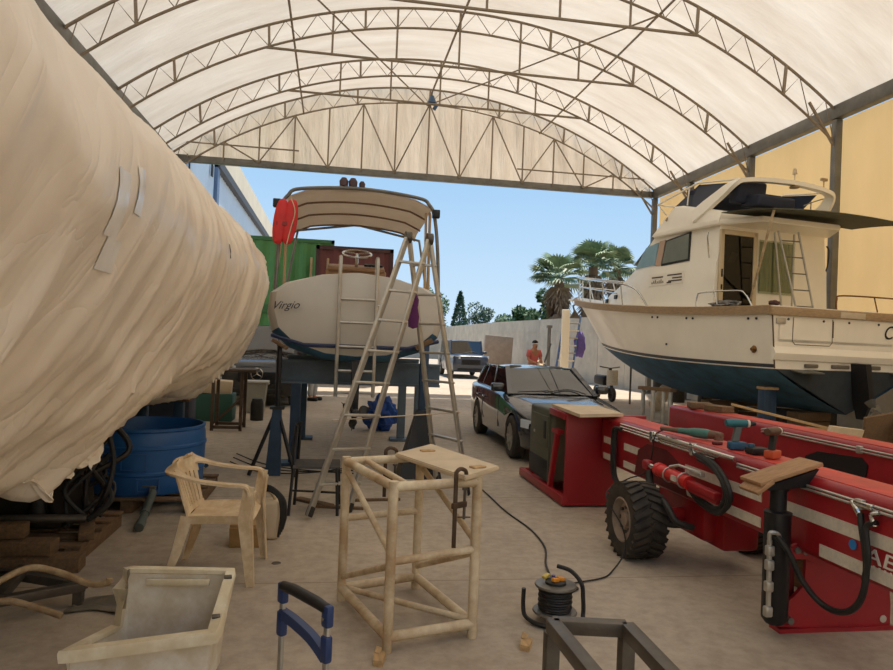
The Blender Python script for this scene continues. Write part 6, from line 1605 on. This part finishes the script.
# --- blue tank on pallet
tk = Thing('water_tank', 'open round blue plastic tank on a pallet under the wrapped boat', 'tank', (-1.72, 6.95, 0.13))
tc_ = (-1.72, 6.95, 0.13); r = 0.545
bm = B(); lathe(bm, [(0, 0), (r * 0.95, 0), (r * 0.965, 0.02), (r * 0.975, 0.17), (r * 0.995, 0.18), (r * 0.995, 0.20), (r * 0.98, 0.21), (r * 0.99, 0.40), (r * 1.008, 0.41), (r * 1.008, 0.43), (r * 0.99, 0.44), (r * 0.985, 0.52), (r * 0.96, 0.555), (r * 0.985, 0.565), (r * 0.985, 0.585), (r * 0.94, 0.59), (r * 0.93, 0.56), (r * 0.93, 0.03), (0, 0.025)], 56, tc_); tk.part('shell', bm, M_['blue'], smooth=30)
bm = B()
def panel(a0, a1, z0, z1, off): 
    slab(bm, lambda u, v: (tc_[0] + (r + off) * math.cos(a0 + (a1 - a0) * u), tc_[1] + (r + off) * math.sin(a0 + (a1 - a0) * u), z0 + (z1 - z0) * v), 8, 1, 0.012)
for a0, a1, z0, z1 in ((-1.45, -1.08, 0.17, 0.185), (-1.45, -1.42, 0.16, 0.285), (-1.11, -1.08, 0.16, 0.285), (-1.45, -1.08, 0.275, 0.29)): panel(a0, a1, z0, z1, 0.004)
tk.part('outlet_panel', bm, M_['blue'])
bm = B()
for a0, a1 in ((-2.1, -1.8), (-1.7, -1.3)):
    panel(a0, a1, 0.36, 0.368, 0.003); panel(a0, a1, 0.50, 0.508, 0.003); panel(a0, a0 + 0.015, 0.36, 0.508, 0.003); panel(a1 - 0.015, a1, 0.36, 0.508, 0.003)
tk.part('label_panel', bm, M_['blue'])
bm = B(); tube(bm, [(-1.52, 6.44, 0.20), (-1.50, 6.36, 0.20)], 0.03, 10); box(bm, (-1.53, 6.36, 0.235), (0.12, 0.02, 0.012), bev=0.003); vv = tk.part('valve', bm, M_['steel'])
bm = B(); tube(bm, [(-1.49, 6.34, 0.19), (-1.47, 6.0, 0.085), (-1.46, 5.86, 0.05)], 0.032, 12); tube(bm, [(-1.46, 5.88, 0.055), (-1.455, 5.78, 0.035)], 0.038, 12); tube(bm, [(-1.475, 6.05, 0.1), (-1.47, 6.0, 0.086)], 0.038, 12); tk.part('drain_hose', bm, mat('hose_greygreen', (86, 92, 84), 0.5, var=0.3), vv)
def pallet(label, x0, x1, y0, y1, z=0.0, rz=0.0):
    t = Thing('pallet', label, 'pallet', ((x0 + x1) / 2, (y0 + y1) / 2, z), rz, local=True)
    w, d = (x1 - x0), (y1 - y0)
    for k in range(5):
        bm = B(); box(bm, (0, -d / 2 + 0.05 + (d - 0.1) * k / 4, 0.118), (w, 0.11, 0.022), bev=0.003); t.part('deck_board', bm, M_['oldwood'])
    for k in range(3):
        bm = B(); box(bm, (-w / 2 + 0.06 + (w - 0.12) * k / 2, 0, 0.055), (0.1, d, 0.10), bev=0.004); t.part('bearer', bm, M_['oldwood'])
    return t
pallet('weathered pallet under the blue tank', -2.3, -1.12, 6.36, 7.5)
pallet('broken pallet under the dark engine at the left edge', -2.55, -1.62, 5.0, 5.95)
# timbers stacked at the left
for c, s, rz, lb in (((-2.0, 4.88, 0.05), (0.85, 0.16, 0.10), 0.05, 'bottom timber of the stack below the engine'), ((-2.1, 4.92, 0.15), (0.7, 0.14, 0.09), -0.04, 'middle timber of the stack below the engine'), ((-2.2, 4.95, 0.245), (0.5, 0.12, 0.09), 0.08, 'topmost timber block of the stack below the engine'), ((-1.70, 5.35, 0.165), (0.10, 0.55, 0.06), 0.3, 'short timber lying slanted on the pallet edge')):
    bm = B(); box(bm, c, s, (0, 0, rz), 0.006); solo('timber_block', lb, 'timber', bm, M_['oldwood'])
# engine
en = Thing('marine_engine', 'dark greasy engine with tangled pipes under the wrap at left', 'engine', (-2.05, 5.5, 0.13))
gz = mat('greasy_black', (52, 46, 40), 0.45, 0.3, var=0.5, scale=7)
bm = B(); box(bm, (-2.1, 5.55, 0.36), (0.5, 0.5, 0.42), bev=0.04); box(bm, (-2.1, 5.5, 0.62), (0.34, 0.44, 0.14), bev=0.03); en.part('block', bm, gz)
bm = B(); lathe(bm, [(0, 0.06), (0.17, 0.06), (0.18, 0.03), (0.17, 0), (0, 0)], 24, (-1.86, 5.42, 0.36), (1, -0.6, 0)); en.part('flywheel', bm, gz)
bm = B(); lathe(bm, [(0, 0.16), (0.05, 0.16), (0.055, 0.0), (0, 0)], 14, (-2.0, 5.26, 0.22)); en.part('oil_filter', bm, M_['black'])
bm = B(); box(bm, (-1.84, 5.5, 0.46), (0.16, 0.16, 0.14), (0.2, 0.3, 0.4), 0.02); en.part('pump', bm, mat('brown_pump', (96, 76, 56), 0.6, var=0.4))
rnd = random.Random(5)
for k in range(9):
    a = Vector((-1.72 + rnd.uniform(-0.1, 0.1), 5.35 + rnd.uniform(-0.1, 0.15), 0.16 + rnd.uniform(0, 0.1))); b = Vector((-1.78 + rnd.uniform(-0.2, 0.2), 5.5 + rnd.uniform(-0.1, 0.2), 0.72 + rnd.uniform(-0.1, 0.15)))
    m1 = a.lerp(b, 0.35) + Vector((rnd.uniform(-0.14, 0.14), rnd.uniform(-0.1, 0.1), 0)); m2 = a.lerp(b, 0.7) + Vector((rnd.uniform(-0.14, 0.14), rnd.uniform(-0.1, 0.1), 0))
    bm = B(); tube(bm, curve([a, m1, m2, b], 6), rnd.uniform(0.012, 0.024), 8); en.part('hose', bm, M_['black'] if k % 3 else gz)
for a, b in (((-2.1, 5.4, 0.72), (-1.66, 5.3, 0.62)), ((-2.2, 5.3, 0.5), (-1.75, 5.4, 0.75)), ((-1.74, 5.42, 0.15), (-1.74, 5.42, 0.85))):
    bm = B(); tube(bm, [a, b], 0.02, 8); en.part('pipe', bm, gz)
bm = B(); tube(bm, [(-2.5, 5.14, 0.27), (-1.95, 5.14, 0.275), (-1.66, 5.2, 0.26)], 0.028, 10); solo('iron_pipe', 'long iron pipe lying across the timbers before the engine', 'pipe', bm, M_['dark_steel'])
# tool cabinet shapes deeper in the dark
bm = B(); box(bm, (-2.45, 9.7, 0.45), (1.25, 0.5, 0.9), bev=0.02); solo('tool_crate', 'dark navy crate in the shadow behind the blue tank', 'crate', bm, mat('navy_crate', (34, 40, 58), 0.6, var=0.3))
# pale hoses and steel frame at the left edge
hs = mat('pale_hose', (190, 166, 128), 0.5, dirt=(140, 112, 80), damt=0.4, scale=12)
bm = B(); tube(bm, curve([(-1.75, 3.72, 0.20), (-1.62, 3.78, 0.30), (-1.50, 3.88, 0.345), (-1.36, 3.90, 0.31), (-1.20, 3.86, 0.265), (-1.11, 3.84, 0.275), (-1.10, 3.84, 0.30)], 7), 0.017, 10); solo('bent_hose', 'pale bent hose arching over the steel frame at left', 'hose', bm, hs)
bm = B(); tube(bm, curve([(-1.8, 3.70, 0.16), (-1.62, 3.84, 0.19), (-1.48, 3.88, 0.145), (-1.33, 3.86, 0.10)], 7), 0.017, 10); solo('bent_hose', 'short pale hose end lying lowest at the left edge', 'hose', bm, hs)
lf = Thing('angle_iron_rack', 'low dark steel frame on the floor under the pale hoses', 'frame', (-1.6, 4.05, 0))
for a, b in (((-2.0, 3.85, 0.12), (-1.35, 4.25, 0.12)), ((-1.35, 4.25, 0.12), (-1.9, 4.5, 0.12)), ((-1.9, 3.95, 0.12), (-2.1, 4.5, 0.12)), ((-1.75, 4.0, 0.08), (-1.75, 4.45, 0.16))):
    bm = B(); bar(bm, a, b, 0.06, 0.05, bev=0.004); lf.part('rail', bm, M_['dark_steel'])
for x, y in ((-1.38, 4.25), (-1.9, 4.46), (-1.92, 3.9), (-2.05, 4.46)):
    bm = B(); bar(bm, (x, y, 0), (x, y, 0.1), 0.05, 0.05, (0, 1, 0)); lf.part('foot', bm, M_['dark_steel'])
bm = B(); slab(bm, lambda u, v: (-1.42 + 0.34 * u + 0.05 * v, 4.12 + 0.22 * v + 0.05 * math.sin(u * 4), 0.012 + 0.025 * abs(nz(u * 3, v * 3, 2))), 14, 8, 0.004); solo('plastic_scrap', 'crumpled translucent plastic sheet on the floor behind the hose end', 'plastic sheet', bm, mat('grey_film', (120, 112, 98), 0.3, var=0.3))

# --- aluminium A ladder
ld = Thing('step_ladder', 'tall aluminium A shaped ladder standing before the centre boat', 'ladder', (0.7, 6.9, 0))
fa, fb2, ta, tb2 = Vector((-0.15, 6.14, 0.03)), Vector((0.20, 6.40, 0.0)), Vector((0.70, 7.02, 2.64)), Vector((0.93, 7.06, 2.64))
ba, bb = Vector((1.22, 7.72, 0.0)), Vector((1.46, 7.12, 0.0)); ua, ub = Vector((0.735, 7.10, 2.64)), Vector((0.955, 7.12, 2.64))
for p, q in ((fa, ta), (fb2, tb2), (ba, ua), (bb, ub)):
    bm = B(); bar(bm, p, q, 0.075, 0.03, (1, -0.6, 0), 0.005); ld.part('rail', bm, M_['alu'])
    bm = B(); d = (q - p).normalized(); bar(bm, p, p + d * 0.09, 0.07, 0.045, (1, -0.6, 0), 0.008); ld.part('rubber_foot', bm, M_['black'])
for k in range(8):
    f = 0.10 + k * 0.115
    bm = B(); a, b = fa.lerp(ta, f), fb2.lerp(tb2, f); e_ = (b - a).normalized(); bar(bm, a - e_ * 0.03, b + e_ * 0.03, 0.05, 0.025, bev=0.005); ld.part('rung', bm, M_['alu'])
    bm = B(); a, b = ba.lerp(ua, f), bb.lerp(ub, f); e_ = (b - a).normalized(); bar(bm, a - e_ * 0.03, b + e_ * 0.03, 0.05, 0.025, bev=0.005); ld.part('rung', bm, M_['alu'])
for p in (Vector((0.717, 7.06, 2.66)), Vector((0.943, 7.09, 2.66))):
    bm = B(); lathe(bm, [(0, 0.03), (0.06, 0.03), (0.06, -0.03), (0, -0.03)], 16, p, (1, 0.15, 0)); ld.part('hinge', bm, M_['dark_steel'])
bm = B(); tube(bm, [(0.02, 6.35, 0.85), (1.38, 7.3, 0.85)], 0.006, 5); ld.part('spreader_cord', bm, M_['ply'])

# --- black folding chair left of ladder
bc = Thing('folding_chair', 'black folding chair in front of the left boat prop', 'chair', (-0.12, 6.42, 0))
for a, b in (((-0.33, 6.28, 0), (-0.29, 6.52, 0.78)), ((-0.30, 6.70, 0), (-0.27, 6.75, 0.78)), ((0.10, 6.28, 0), (0.08, 6.34, 0.42)), ((0.12, 6.72, 0), (0.10, 6.70, 0.42))):
    bm = B(); tube(bm, [a, b], 0.014, 8); bc.part('leg', bm, M_['blackmetal'])
bm = B(); slab(bm, lambda u, v: (-0.31 + 0.42 * u, 6.33 + 0.40 * v, 0.43 - 0.03 * math.sin(PI * u) * math.sin(PI * v)), 8, 6, 0.02); bc.part('seat', bm, mat('grey_black_seat', (74, 70, 66), 0.6, var=0.2))
bm = B(); slab(bm, lambda u, v: (-0.305 + 0.03 * v - 0.03 * math.sin(PI * u), 6.42 + 0.34 * u, 0.50 + 0.28 * v), 8, 4, 0.012); bc.part('backrest', bm, M_['blackmetal'])
bm = B(); tube(bm, [(-0.31, 6.4, 0.2), (0.11, 6.31, 0.2)], 0.010, 8); bc.part('stretcher', bm, M_['blackmetal'])
bm = B()
for k in range(3): tube(bm, curve([(-1.2, 8.9 + 0.3 * k, 0.008), (-0.8, 8.3 + 0.25 * k, 0.008), (-0.3, 8.2 + 0.1 * k, 0.008), (0.3, 8.6 - 0.2 * k, 0.008)], 6), 0.007, 5)
solo('floor_cable', 'thin black cables trailing over the floor under the centre boat', 'cable', bm, M_['black'])
p = (0.90, 12.2, 0.28); solo('tarp_bundle', 'blue crumpled tarpaulin bundle on the floor behind the cradle', 'tarpaulin', blob(p, (0.27, 0.26, 0.30), 4, 9, 0.45), mat('bright_tarp_blue', (36, 80, 160), 0.6, var=0.3))

# --- steel trestle, bin, boxes between the boats
st = Thing('steel_trestle', 'rusty steel trestle table standing beyond the blue tank', 'trestle', (-1.65, 11.9, 0))
rs = mat('rusty_brown', (92, 76, 62), 0.7, 0.2, var=0.35, scale=5)
for x in (-1.9, -1.45):
    for y in (11.75, 12.25):
        bm = B(); bar(bm, (x, y, 0), (x, y, 0.96), 0.05, 0.05, (0, 1, 0)); st.part('leg', bm, rs)
for y in (11.75, 12.25):
    bm = B(); bar(bm, (-1.9, y, 0.06), (-1.45, y, 0.06), 0.05, 0.05); bar(bm, (-1.9, y, 0.1), (-1.45, y, 0.55), 0.03, 0.03); st.part('brace', bm, rs)
bm = B(); box(bm, (-1.6, 12.0, 0.99), (0.75, 0.62, 0.05), bev=0.005); st.part('top', bm, rs)
wbn = Thing('waste_bin', 'small grey bin standing in front of the black van', 'bin', (-1.52, 14.6, 0))
bm = B(); loft(bm, [[(-1.52 + sx * 0.17, 14.6 + sy * 0.17, 0.02) for sx, sy in ((-1, -1), (1, -1), (1, 1), (-1, 1))], [(-1.52 + sx * 0.22, 14.6 + sy * 0.2, 0.62) for sx, sy in ((-1, -1), (1, -1), (1, 1), (-1, 1))]]); wbn.part('body', bm, mat('bin_grey', (148, 146, 134), 0.5, var=0.15))
bm = B(); box(bm, (-1.52, 14.6, 0.635), (0.50, 0.46, 0.04), bev=0.012); wbn.part('rim', bm, mat('bin_rim', (176, 174, 164), 0.5))
for sx in (-1, 1):
    bm = B(); box(bm, (-1.52 + sx * 0.25, 14.6, 0.60), (0.03, 0.12, 0.04), bev=0.01); wbn.part('handle', bm, mat('bin_rim', (176, 174, 164)))
bm = B(); lathe(bm, [(0, 0.4), (0.09, 0.4), (0.12, 0.3), (0.12, 0.0), (0, 0)], 16, (-1.35, 13.3, 0)); solo('black_canister', 'small black canister on the floor before the grey bin', 'canister', bm, M_['black'])
bm = B(); box(bm, (-2.15, 13.2, 0.25), (0.8, 0.5, 0.5), bev=0.02); solo('green_crate', 'dark green crate behind the rusty trestle', 'crate', bm, mat('crate_green', (40, 84, 72), 0.6))
bm = B(); box(bm, (-2.15, 13.2, 0.62), (0.7, 0.45, 0.24), (0, 0.05, 0.1), 0.02); solo('pale_sack', 'cream sack lying on the dark green crate', 'sack', bm, M_['ply'])

# ================================================================== RIGHT BACKGROUND CLUTTER
bs = Thing('boarding_steps', 'blue boarding steps leaning behind the cruiser bow', 'steps', (8.5, 24.2, 0))
for dx in (0, 0.62):
    bm = B(); bar(bm, (7.75 + dx, 23.6, 0.0), (8.45 + dx, 24.6, 2.75), 0.05, 0.12, bev=0.005); bs.part('stringer', bm, mat('steps_blue', (70, 96, 140), 0.5))
for k in range(9):
    f = (k + 1) / 10; x = 7.75 + 0.7 * f; y = 23.6 + f
    bm = B(); box(bm, (x + 0.31, y, 2.75 * f), (0.6, 0.2, 0.05), bev=0.005); bs.part('tread', bm, M_['reflect'] if k % 2 else M_['alu'])
p = (9.0, 24.4, 1.7); solo('purple_tarp', 'purple cloth hanging beside the blue boarding steps', 'cloth', blob(p, (0.2, 0.2, 0.5), 3, 4, 0.25), mat('violet_cloth', (96, 80, 150), 0.8, var=0.3))
bm = B(); box(bm, (7.98, 23.1, 1.45), (0.3, 0.08, 2.9), bev=0.03)  # upright block standing in for a neighbouring boat's white part
solo('white_boat_part', 'tall white part of a neighbouring boat, upright beside the boarding steps', 'board', bm, M_['white'])
bm = B(); bar(bm, (7.5, 24.8, 0), (8.05, 24.9, 1.7), 0.06, 0.05); solo('leaning_pole', 'dark pole leaning left of the boarding steps', 'pole', bm, M_['dark_steel'])
p = (6.9, 22.6, 0.55); solo('white_sack', 'lumpy white sack between the person and the boarding steps', 'sack', blob(p, (0.32, 0.3, 0.55), 3, 11, 0.3), M_['ply'])
for k, (x, y, h, lb) in enumerate(((10.3, 20.6, 1.1, 'dark drum against the low wall, left one'), (10.75, 20.2, 1.05, 'dark drum against the low wall, middle one'), (10.9, 18.9, 1.0, 'dark drum against the low wall, right one nearest the trestle'))):
    bm = B(); lathe(bm, [(0, 0), (0.2, 0), (0.2, h * 0.33), (0.215, h * 0.34), (0.2, h * 0.36), (0.2, h * 0.66), (0.215, h * 0.67), (0.2, h * 0.69), (0.2, h), (0.18, h), (0, h - 0.02)], 20, (x, y, 0)); solo('steel_drum', lb, 'drum', bm, gz)
bm = B(); tube(bm, [(8.4, 17.0, 0.14), (8.9, 17.4, 0.56)], 0.17, 16); solo('carpet_roll', 'beige roll leaning on the ground right of the parked dark car', 'roll', bm, M_['ply'])
bk = Thing('scooter', 'dark scooter parked by the low wall beyond the car bonnet', 'scooter', (8.3, 20.2, 0))
for y in (19.6, 20.8):
    bm = B(); lathe(bm, [(0.12, -0.05), (0.2, -0.05), (0.22, 0), (0.2, 0.05), (0.12, 0.05), (0.12, -0.05)], 20, (8.3, y, 0.22), (1, 0, 0)); bk.part('wheel', bm, M_['tyre'])
bm = B(); box(bm, (8.3, 20.4, 0.62), (0.28, 0.8, 0.3), bev=0.08); box(bm, (8.3, 19.95, 0.35), (0.26, 0.6, 0.1), bev=0.03); tube(bm, [(8.3, 19.6, 0.25), (8.3, 19.8, 1.0)], 0.05, 8); bk.part('body', bm, M_['dark'])
bm = B(); tube(bm, [(7.98, 19.85, 1.05), (8.3, 19.8, 1.0), (8.62, 19.85, 1.05)], 0.02, 8); bk.part('handlebar', bm, M_['steel'])
bm = B(); slab(bm, lambda u, v: (8.12 + 0.36 * u, 19.62 - 0.1 * math.sin(PI * u), 0.5 + 0.45 * v), 6, 4, 0.02); bk.part('leg_shield', bm, M_['reflect'])
bm = B()
tube(bm, [(9.6, 18.4, 0), (9.6, 18.4, 1.75)], 0.035, 8); tube(bm, [(8.6, 19.0, 1.1), (9.6, 18.4, 1.1)], 0.025, 8); tube(bm, [(8.6, 19.0, 0), (8.6, 19.0, 1.2)], 0.03, 8); tube(bm, [(8.6, 19.0, 1.15), (9.55, 18.42, 1.9)], 0.02, 8)
solo('pipe_rack', 'thin steel pipe rack by the low wall under the cruiser bow', 'rack', bm, M_['dark_steel'])
# pallets, planks and boxes under the cruiser
for k in range(5):
    bm = B(); bar(bm, (9.2, 15.6 + 0.1 * k, 0.06 + 0.11 * k), (11.2, 14.2 + 0.08 * k, 0.06 + 0.11 * k), 0.24, 0.09, bev=0.006)
    solo('stacked_plank', ('lowest plank', 'second plank from the bottom', 'middle plank', 'second plank from the top', 'topmost plank')[k] + ' of the pile behind the trestle', 'plank', bm, M_['oldwood'], group='planks under the cruiser')
for c, s, r3, m, lb in (((7.35, 9.0, 0.30), (0.75, 0.05, 0.60), (0.25, 0.1, 0.3), M_['ply'], 'pale board leaning under the cruiser stern, left one'), ((8.3, 9.3, 0.40), (0.6, 0.05, 0.8), (0.3, -0.2, -0.1), M_['oldwood'], 'dark broken board propped under the stern, right one')):
    bm = B(); box(bm, c, s, r3, 0.004); solo('leaning_board', lb, 'board', bm, m)
for c, s, rz, lb in (((7.9, 10.4, 0.2), (0.6, 0.45, 0.4), 0.3, 'tan carton under the cruiser beside the blue column'), ((9.4, 9.6, 0.3), (0.7, 0.5, 0.6), -0.2, 'brown crate under the cruiser, at the right edge')):
    bm = B(); box(bm, c, s, (0, 0, rz), 0.01); solo('carton', lb, 'box', bm, mat('tan_carton', (170, 138, 92)))
bm = B(); tube(bm, [(8.55 + 0.22 * math.cos(a), 9.0 + 0.05 * math.sin(a), 0.50 + 0.22 * math.sin(a)) for a in [2 * PI * k / 24 for k in range(24)]], 0.06, 8, closed=True); solo('rope_coil', 'pale coil standing in the clutter under the stern', 'coil', bm, M_['ply'])
bm = B(); bar(bm, (6.6, 10.6, 0.75), (8.4, 9.8, 0.35), 0.10, 0.04, bev=0.003); solo('slanting_plank', 'thin pale plank slanting down under the cruiser stern', 'plank', bm, M_['wood'])
bm = B(); box(bm, (9.9, 13.2, 0.25), (1.2, 0.6, 0.5), (0, 0, 0.2), 0.02); solo('machine_crate', 'dark machine crate deep under the cruiser', 'crate', bm, gz)

ty = Thing('old_tyre', 'worn tyre leaning in the clutter under the cruiser stern', 'tyre', (8.75, 8.75, 0))
bm = B(); lathe(bm, [(0.2, -0.09), (0.3, -0.1), (0.34, -0.07), (0.34, 0.07), (0.3, 0.1), (0.2, 0.09), (0.2, -0.09)], 28, (8.75, 8.75, 0.34), (0.35, -1, 0.12)); ty.part('tread', bm, M_['tyre'])
bm = B(); lathe(bm, [(0.19, -0.08), (0.21, -0.08), (0.21, 0.08), (0.19, 0.08), (0.05, 0.0), (0, 0.0)], 24, (8.75, 8.75, 0.34), (0.35, -1, 0.12)); ty.part('rim', bm, M_['cream'])
bk2 = Thing('plastic_bucket', 'pale bucket among the clutter under the cruiser stern', 'bucket', (7.75, 8.2, 0))
bm = B(); lathe(bm, [(0, 0.01), (0.12, 0.0), (0.16, 0.33), (0.17, 0.33), (0.17, 0.35), (0.15, 0.35), (0.115, 0.02), (0, 0.02)], 24, (7.75, 8.2, 0)); bk2.part('body', bm, M_['ply'])
bm = B(); tube(bm, curve([(7.59, 8.2, 0.33), (7.62, 8.12, 0.42), (7.75, 8.08, 0.46), (7.88, 8.12, 0.42), (7.91, 8.2, 0.33)], 4), 0.006, 6); bk2.part('handle', bm, M_['steel'])

# ================================================================== PEOPLE
def skin_mesh(joints, edges, sub=2):
    me = bpy.data.meshes.new('sk'); me.from_pydata([j[0] for j in joints], edges, [])
    o = bpy.data.objects.new('sk', me); COL.objects.link(o)
    md = o.modifiers.new('s', 'SKIN'); ss = o.modifiers.new('u', 'SUBSURF'); ss.levels = sub
    for v, j in zip(me.skin_vertices[0].data, joints): v.radius = (j[1], j[1] if len(j) < 3 else j[2])
    me.skin_vertices[0].data[0].use_root = True
    dg = bpy.context.evaluated_depsgraph_get(); dg.update()
    m2 = bpy.data.meshes.new_from_object(o.evaluated_get(dg)); bm = B(); bm.from_mesh(m2)
    bpy.data.objects.remove(o); bpy.data.meshes.remove(me); bpy.data.meshes.remove(m2)
    return bm
skin_m = mat('skin_tone', (176, 124, 96), 0.6); hair_m = mat('dark_hair', (36, 28, 24), 0.8)
def person(label, x, y, rz, shirt, trousers, bend=0.0):
    t = Thing('person', label, 'person', (x, y, 0), rz, local=True)
    f = -1  # faces -y locally
    J = [((0, 0, 0.95), 0.15, 0.11), ((0, -0.01, 1.18), 0.145, 0.10), ((0, -0.02 - bend, 1.40), 0.16, 0.10), ((0, -0.03 - bend, 1.50), 0.06), ((0, -0.05 - bend * 1.3, 1.57), 0.075, 0.09), ((0, -0.06 - bend * 1.4, 1.66), 0.075, 0.09),
         ((0.19, -0.03 - bend, 1.42), 0.055), ((0.25, -0.06 - bend, 1.15), 0.045), ((0.12, -0.28 - bend, 1.08), 0.034), ((0.06, -0.35 - bend, 1.10), 0.03),
         ((-0.19, -0.03 - bend, 1.42), 0.055), ((-0.25, -0.06 - bend, 1.15), 0.045), ((-0.12, -0.28 - bend, 1.06), 0.034), ((-0.06, -0.35 - bend, 1.08), 0.03),
         ((0.10, 0, 0.86), 0.09), ((0.12, -0.01, 0.48), 0.062), ((0.13, 0.02, 0.09), 0.042), ((0.14, -0.14, 0.035), 0.035),
         ((-0.10, 0, 0.86), 0.09), ((-0.12, -0.01, 0.48), 0.062), ((-0.13, 0.02, 0.09), 0.042), ((-0.14, -0.14, 0.035), 0.035)]
    Eg = [(0, 1), (1, 2), (2, 3), (3, 4), (4, 5), (2, 6), (6, 7), (7, 8), (8, 9), (2, 10), (10, 11), (11, 12), (12, 13), (0, 14), (14, 15), (15, 16), (16, 17), (0, 18), (18, 19), (19, 20), (20, 21)]
    b = skin_mesh(J, Eg)
    # fingers
    for sx in (1, -1):
        base = Vector((sx * 0.06, -0.36 - bend, 1.09))
        for k in range(4):
            tube(b, curve([base + Vector((sx * 0.0, 0, -0.03 + 0.02 * k)), base + Vector((-sx * 0.03, -0.05, -0.03 + 0.02 * k)), base + Vector((-sx * 0.07, -0.05, -0.035 + 0.02 * k))], 3), [0.009] * 7, 6)
        tube(b, [base + Vector((0, 0.02, 0.03)), base + Vector((-sx * 0.03, -0.02, 0.055)), base + Vector((-sx * 0.06, -0.035, 0.05))], [0.011, 0.010, 0.008], 6)
    hc = Vector((0, -0.06 - bend * 1.4, 1.62))
    tube(b, [hc + Vector((0, -0.085, 0.0)), hc + Vector((0, -0.115, -0.03)), hc + Vector((0, -0.085, -0.04))], [0.012, 0.018, 0.012], 6)
    for sx in (1, -1): lathe(b, [(0, 0.012), (0.02, 0.008), (0.026, 0), (0, -0.004)], 8, hc + Vector((sx * 0.078, 0.01, -0.01)), (sx, 0, 0))
    bo = t.part('body', b, skin_m, smooth=80)
    for sx in (1, -1):
        bm = B(); lathe(bm, [(0, 0.01), (0.01, 0.004), (0.012, 0), (0, 0)], 8, hc + Vector((sx * 0.03, -0.088, 0.012)), (0, -1, 0)); t.part('eye', bm, M_['dark'])
    bm = B(); box(bm, hc + Vector((0, -0.088, -0.062)), (0.045, 0.012, 0.01), bev=0.004); t.part('mouth', bm, mat('lip', (140, 80, 70), 0.6))
    bm = B(); bmesh.ops.create_icosphere(bm, subdivisions=3, radius=1.0)
    bmesh.ops.delete(bm, geom=[v for v in bm.verts if v.co.z < -0.25 or (v.co.y < -0.45 and v.co.z < 0.35)], context='VERTS')
    for v in bm.verts: v.co = Vector((v.co.x * 0.094, v.co.y * 0.108, v.co.z * 0.10)) + hc + Vector((0, 0.012, 0.055))
    t.part('hair', bm, hair_m)
    S1 = [((0, 0, 0.90), 0.17, 0.13), ((0, -0.01, 1.18), 0.165, 0.12), ((0, -0.02 - bend, 1.41), 0.172, 0.115), ((0.20, -0.03 - bend, 1.42), 0.075), ((0.25, -0.05 - bend, 1.22), 0.068), ((-0.20, -0.03 - bend, 1.42), 0.075), ((-0.25, -0.05 - bend, 1.22), 0.068)]
    t.part('shirt', skin_mesh(S1, [(0, 1), (1, 2), (2, 3), (3, 4), (2, 5), (5, 6)]), shirt, smooth=80)
    S2 = [((0, 0, 0.95), 0.165, 0.125), ((0.10, 0, 0.86), 0.105), ((0.12, -0.01, 0.48), 0.08), ((0.13, 0.02, 0.10), 0.07), ((-0.10, 0, 0.86), 0.105), ((-0.12, -0.01, 0.48), 0.08), ((-0.13, 0.02, 0.10), 0.07)]
    t.part('trousers', skin_mesh(S2, [(0, 1), (1, 2), (2, 3), (0, 4), (4, 5), (5, 6)]), trousers, smooth=80)
    for sx in (1, -1):
        bm = B(); box(bm, (sx * 0.14, -0.06, 0.045), (0.10, 0.27, 0.09), bev=0.035, seg=3); t.part('shoe', bm, M_['dark'])
    return t
person('person in a salmon red shirt looking down at held hands beyond the car', 6.22, 21.0, 0.35, mat('salmon_shirt', (206, 104, 98), 0.8, var=0.2), mat('grey_trousers', (80, 80, 84), 0.8), 0.03)
person('person in light trousers standing behind the centre boat, legs showing below', -0.45, 17.6, 1.2, mat('pale_shirt', (180, 184, 186), 0.8), mat('light_trousers', (172, 176, 176), 0.8))
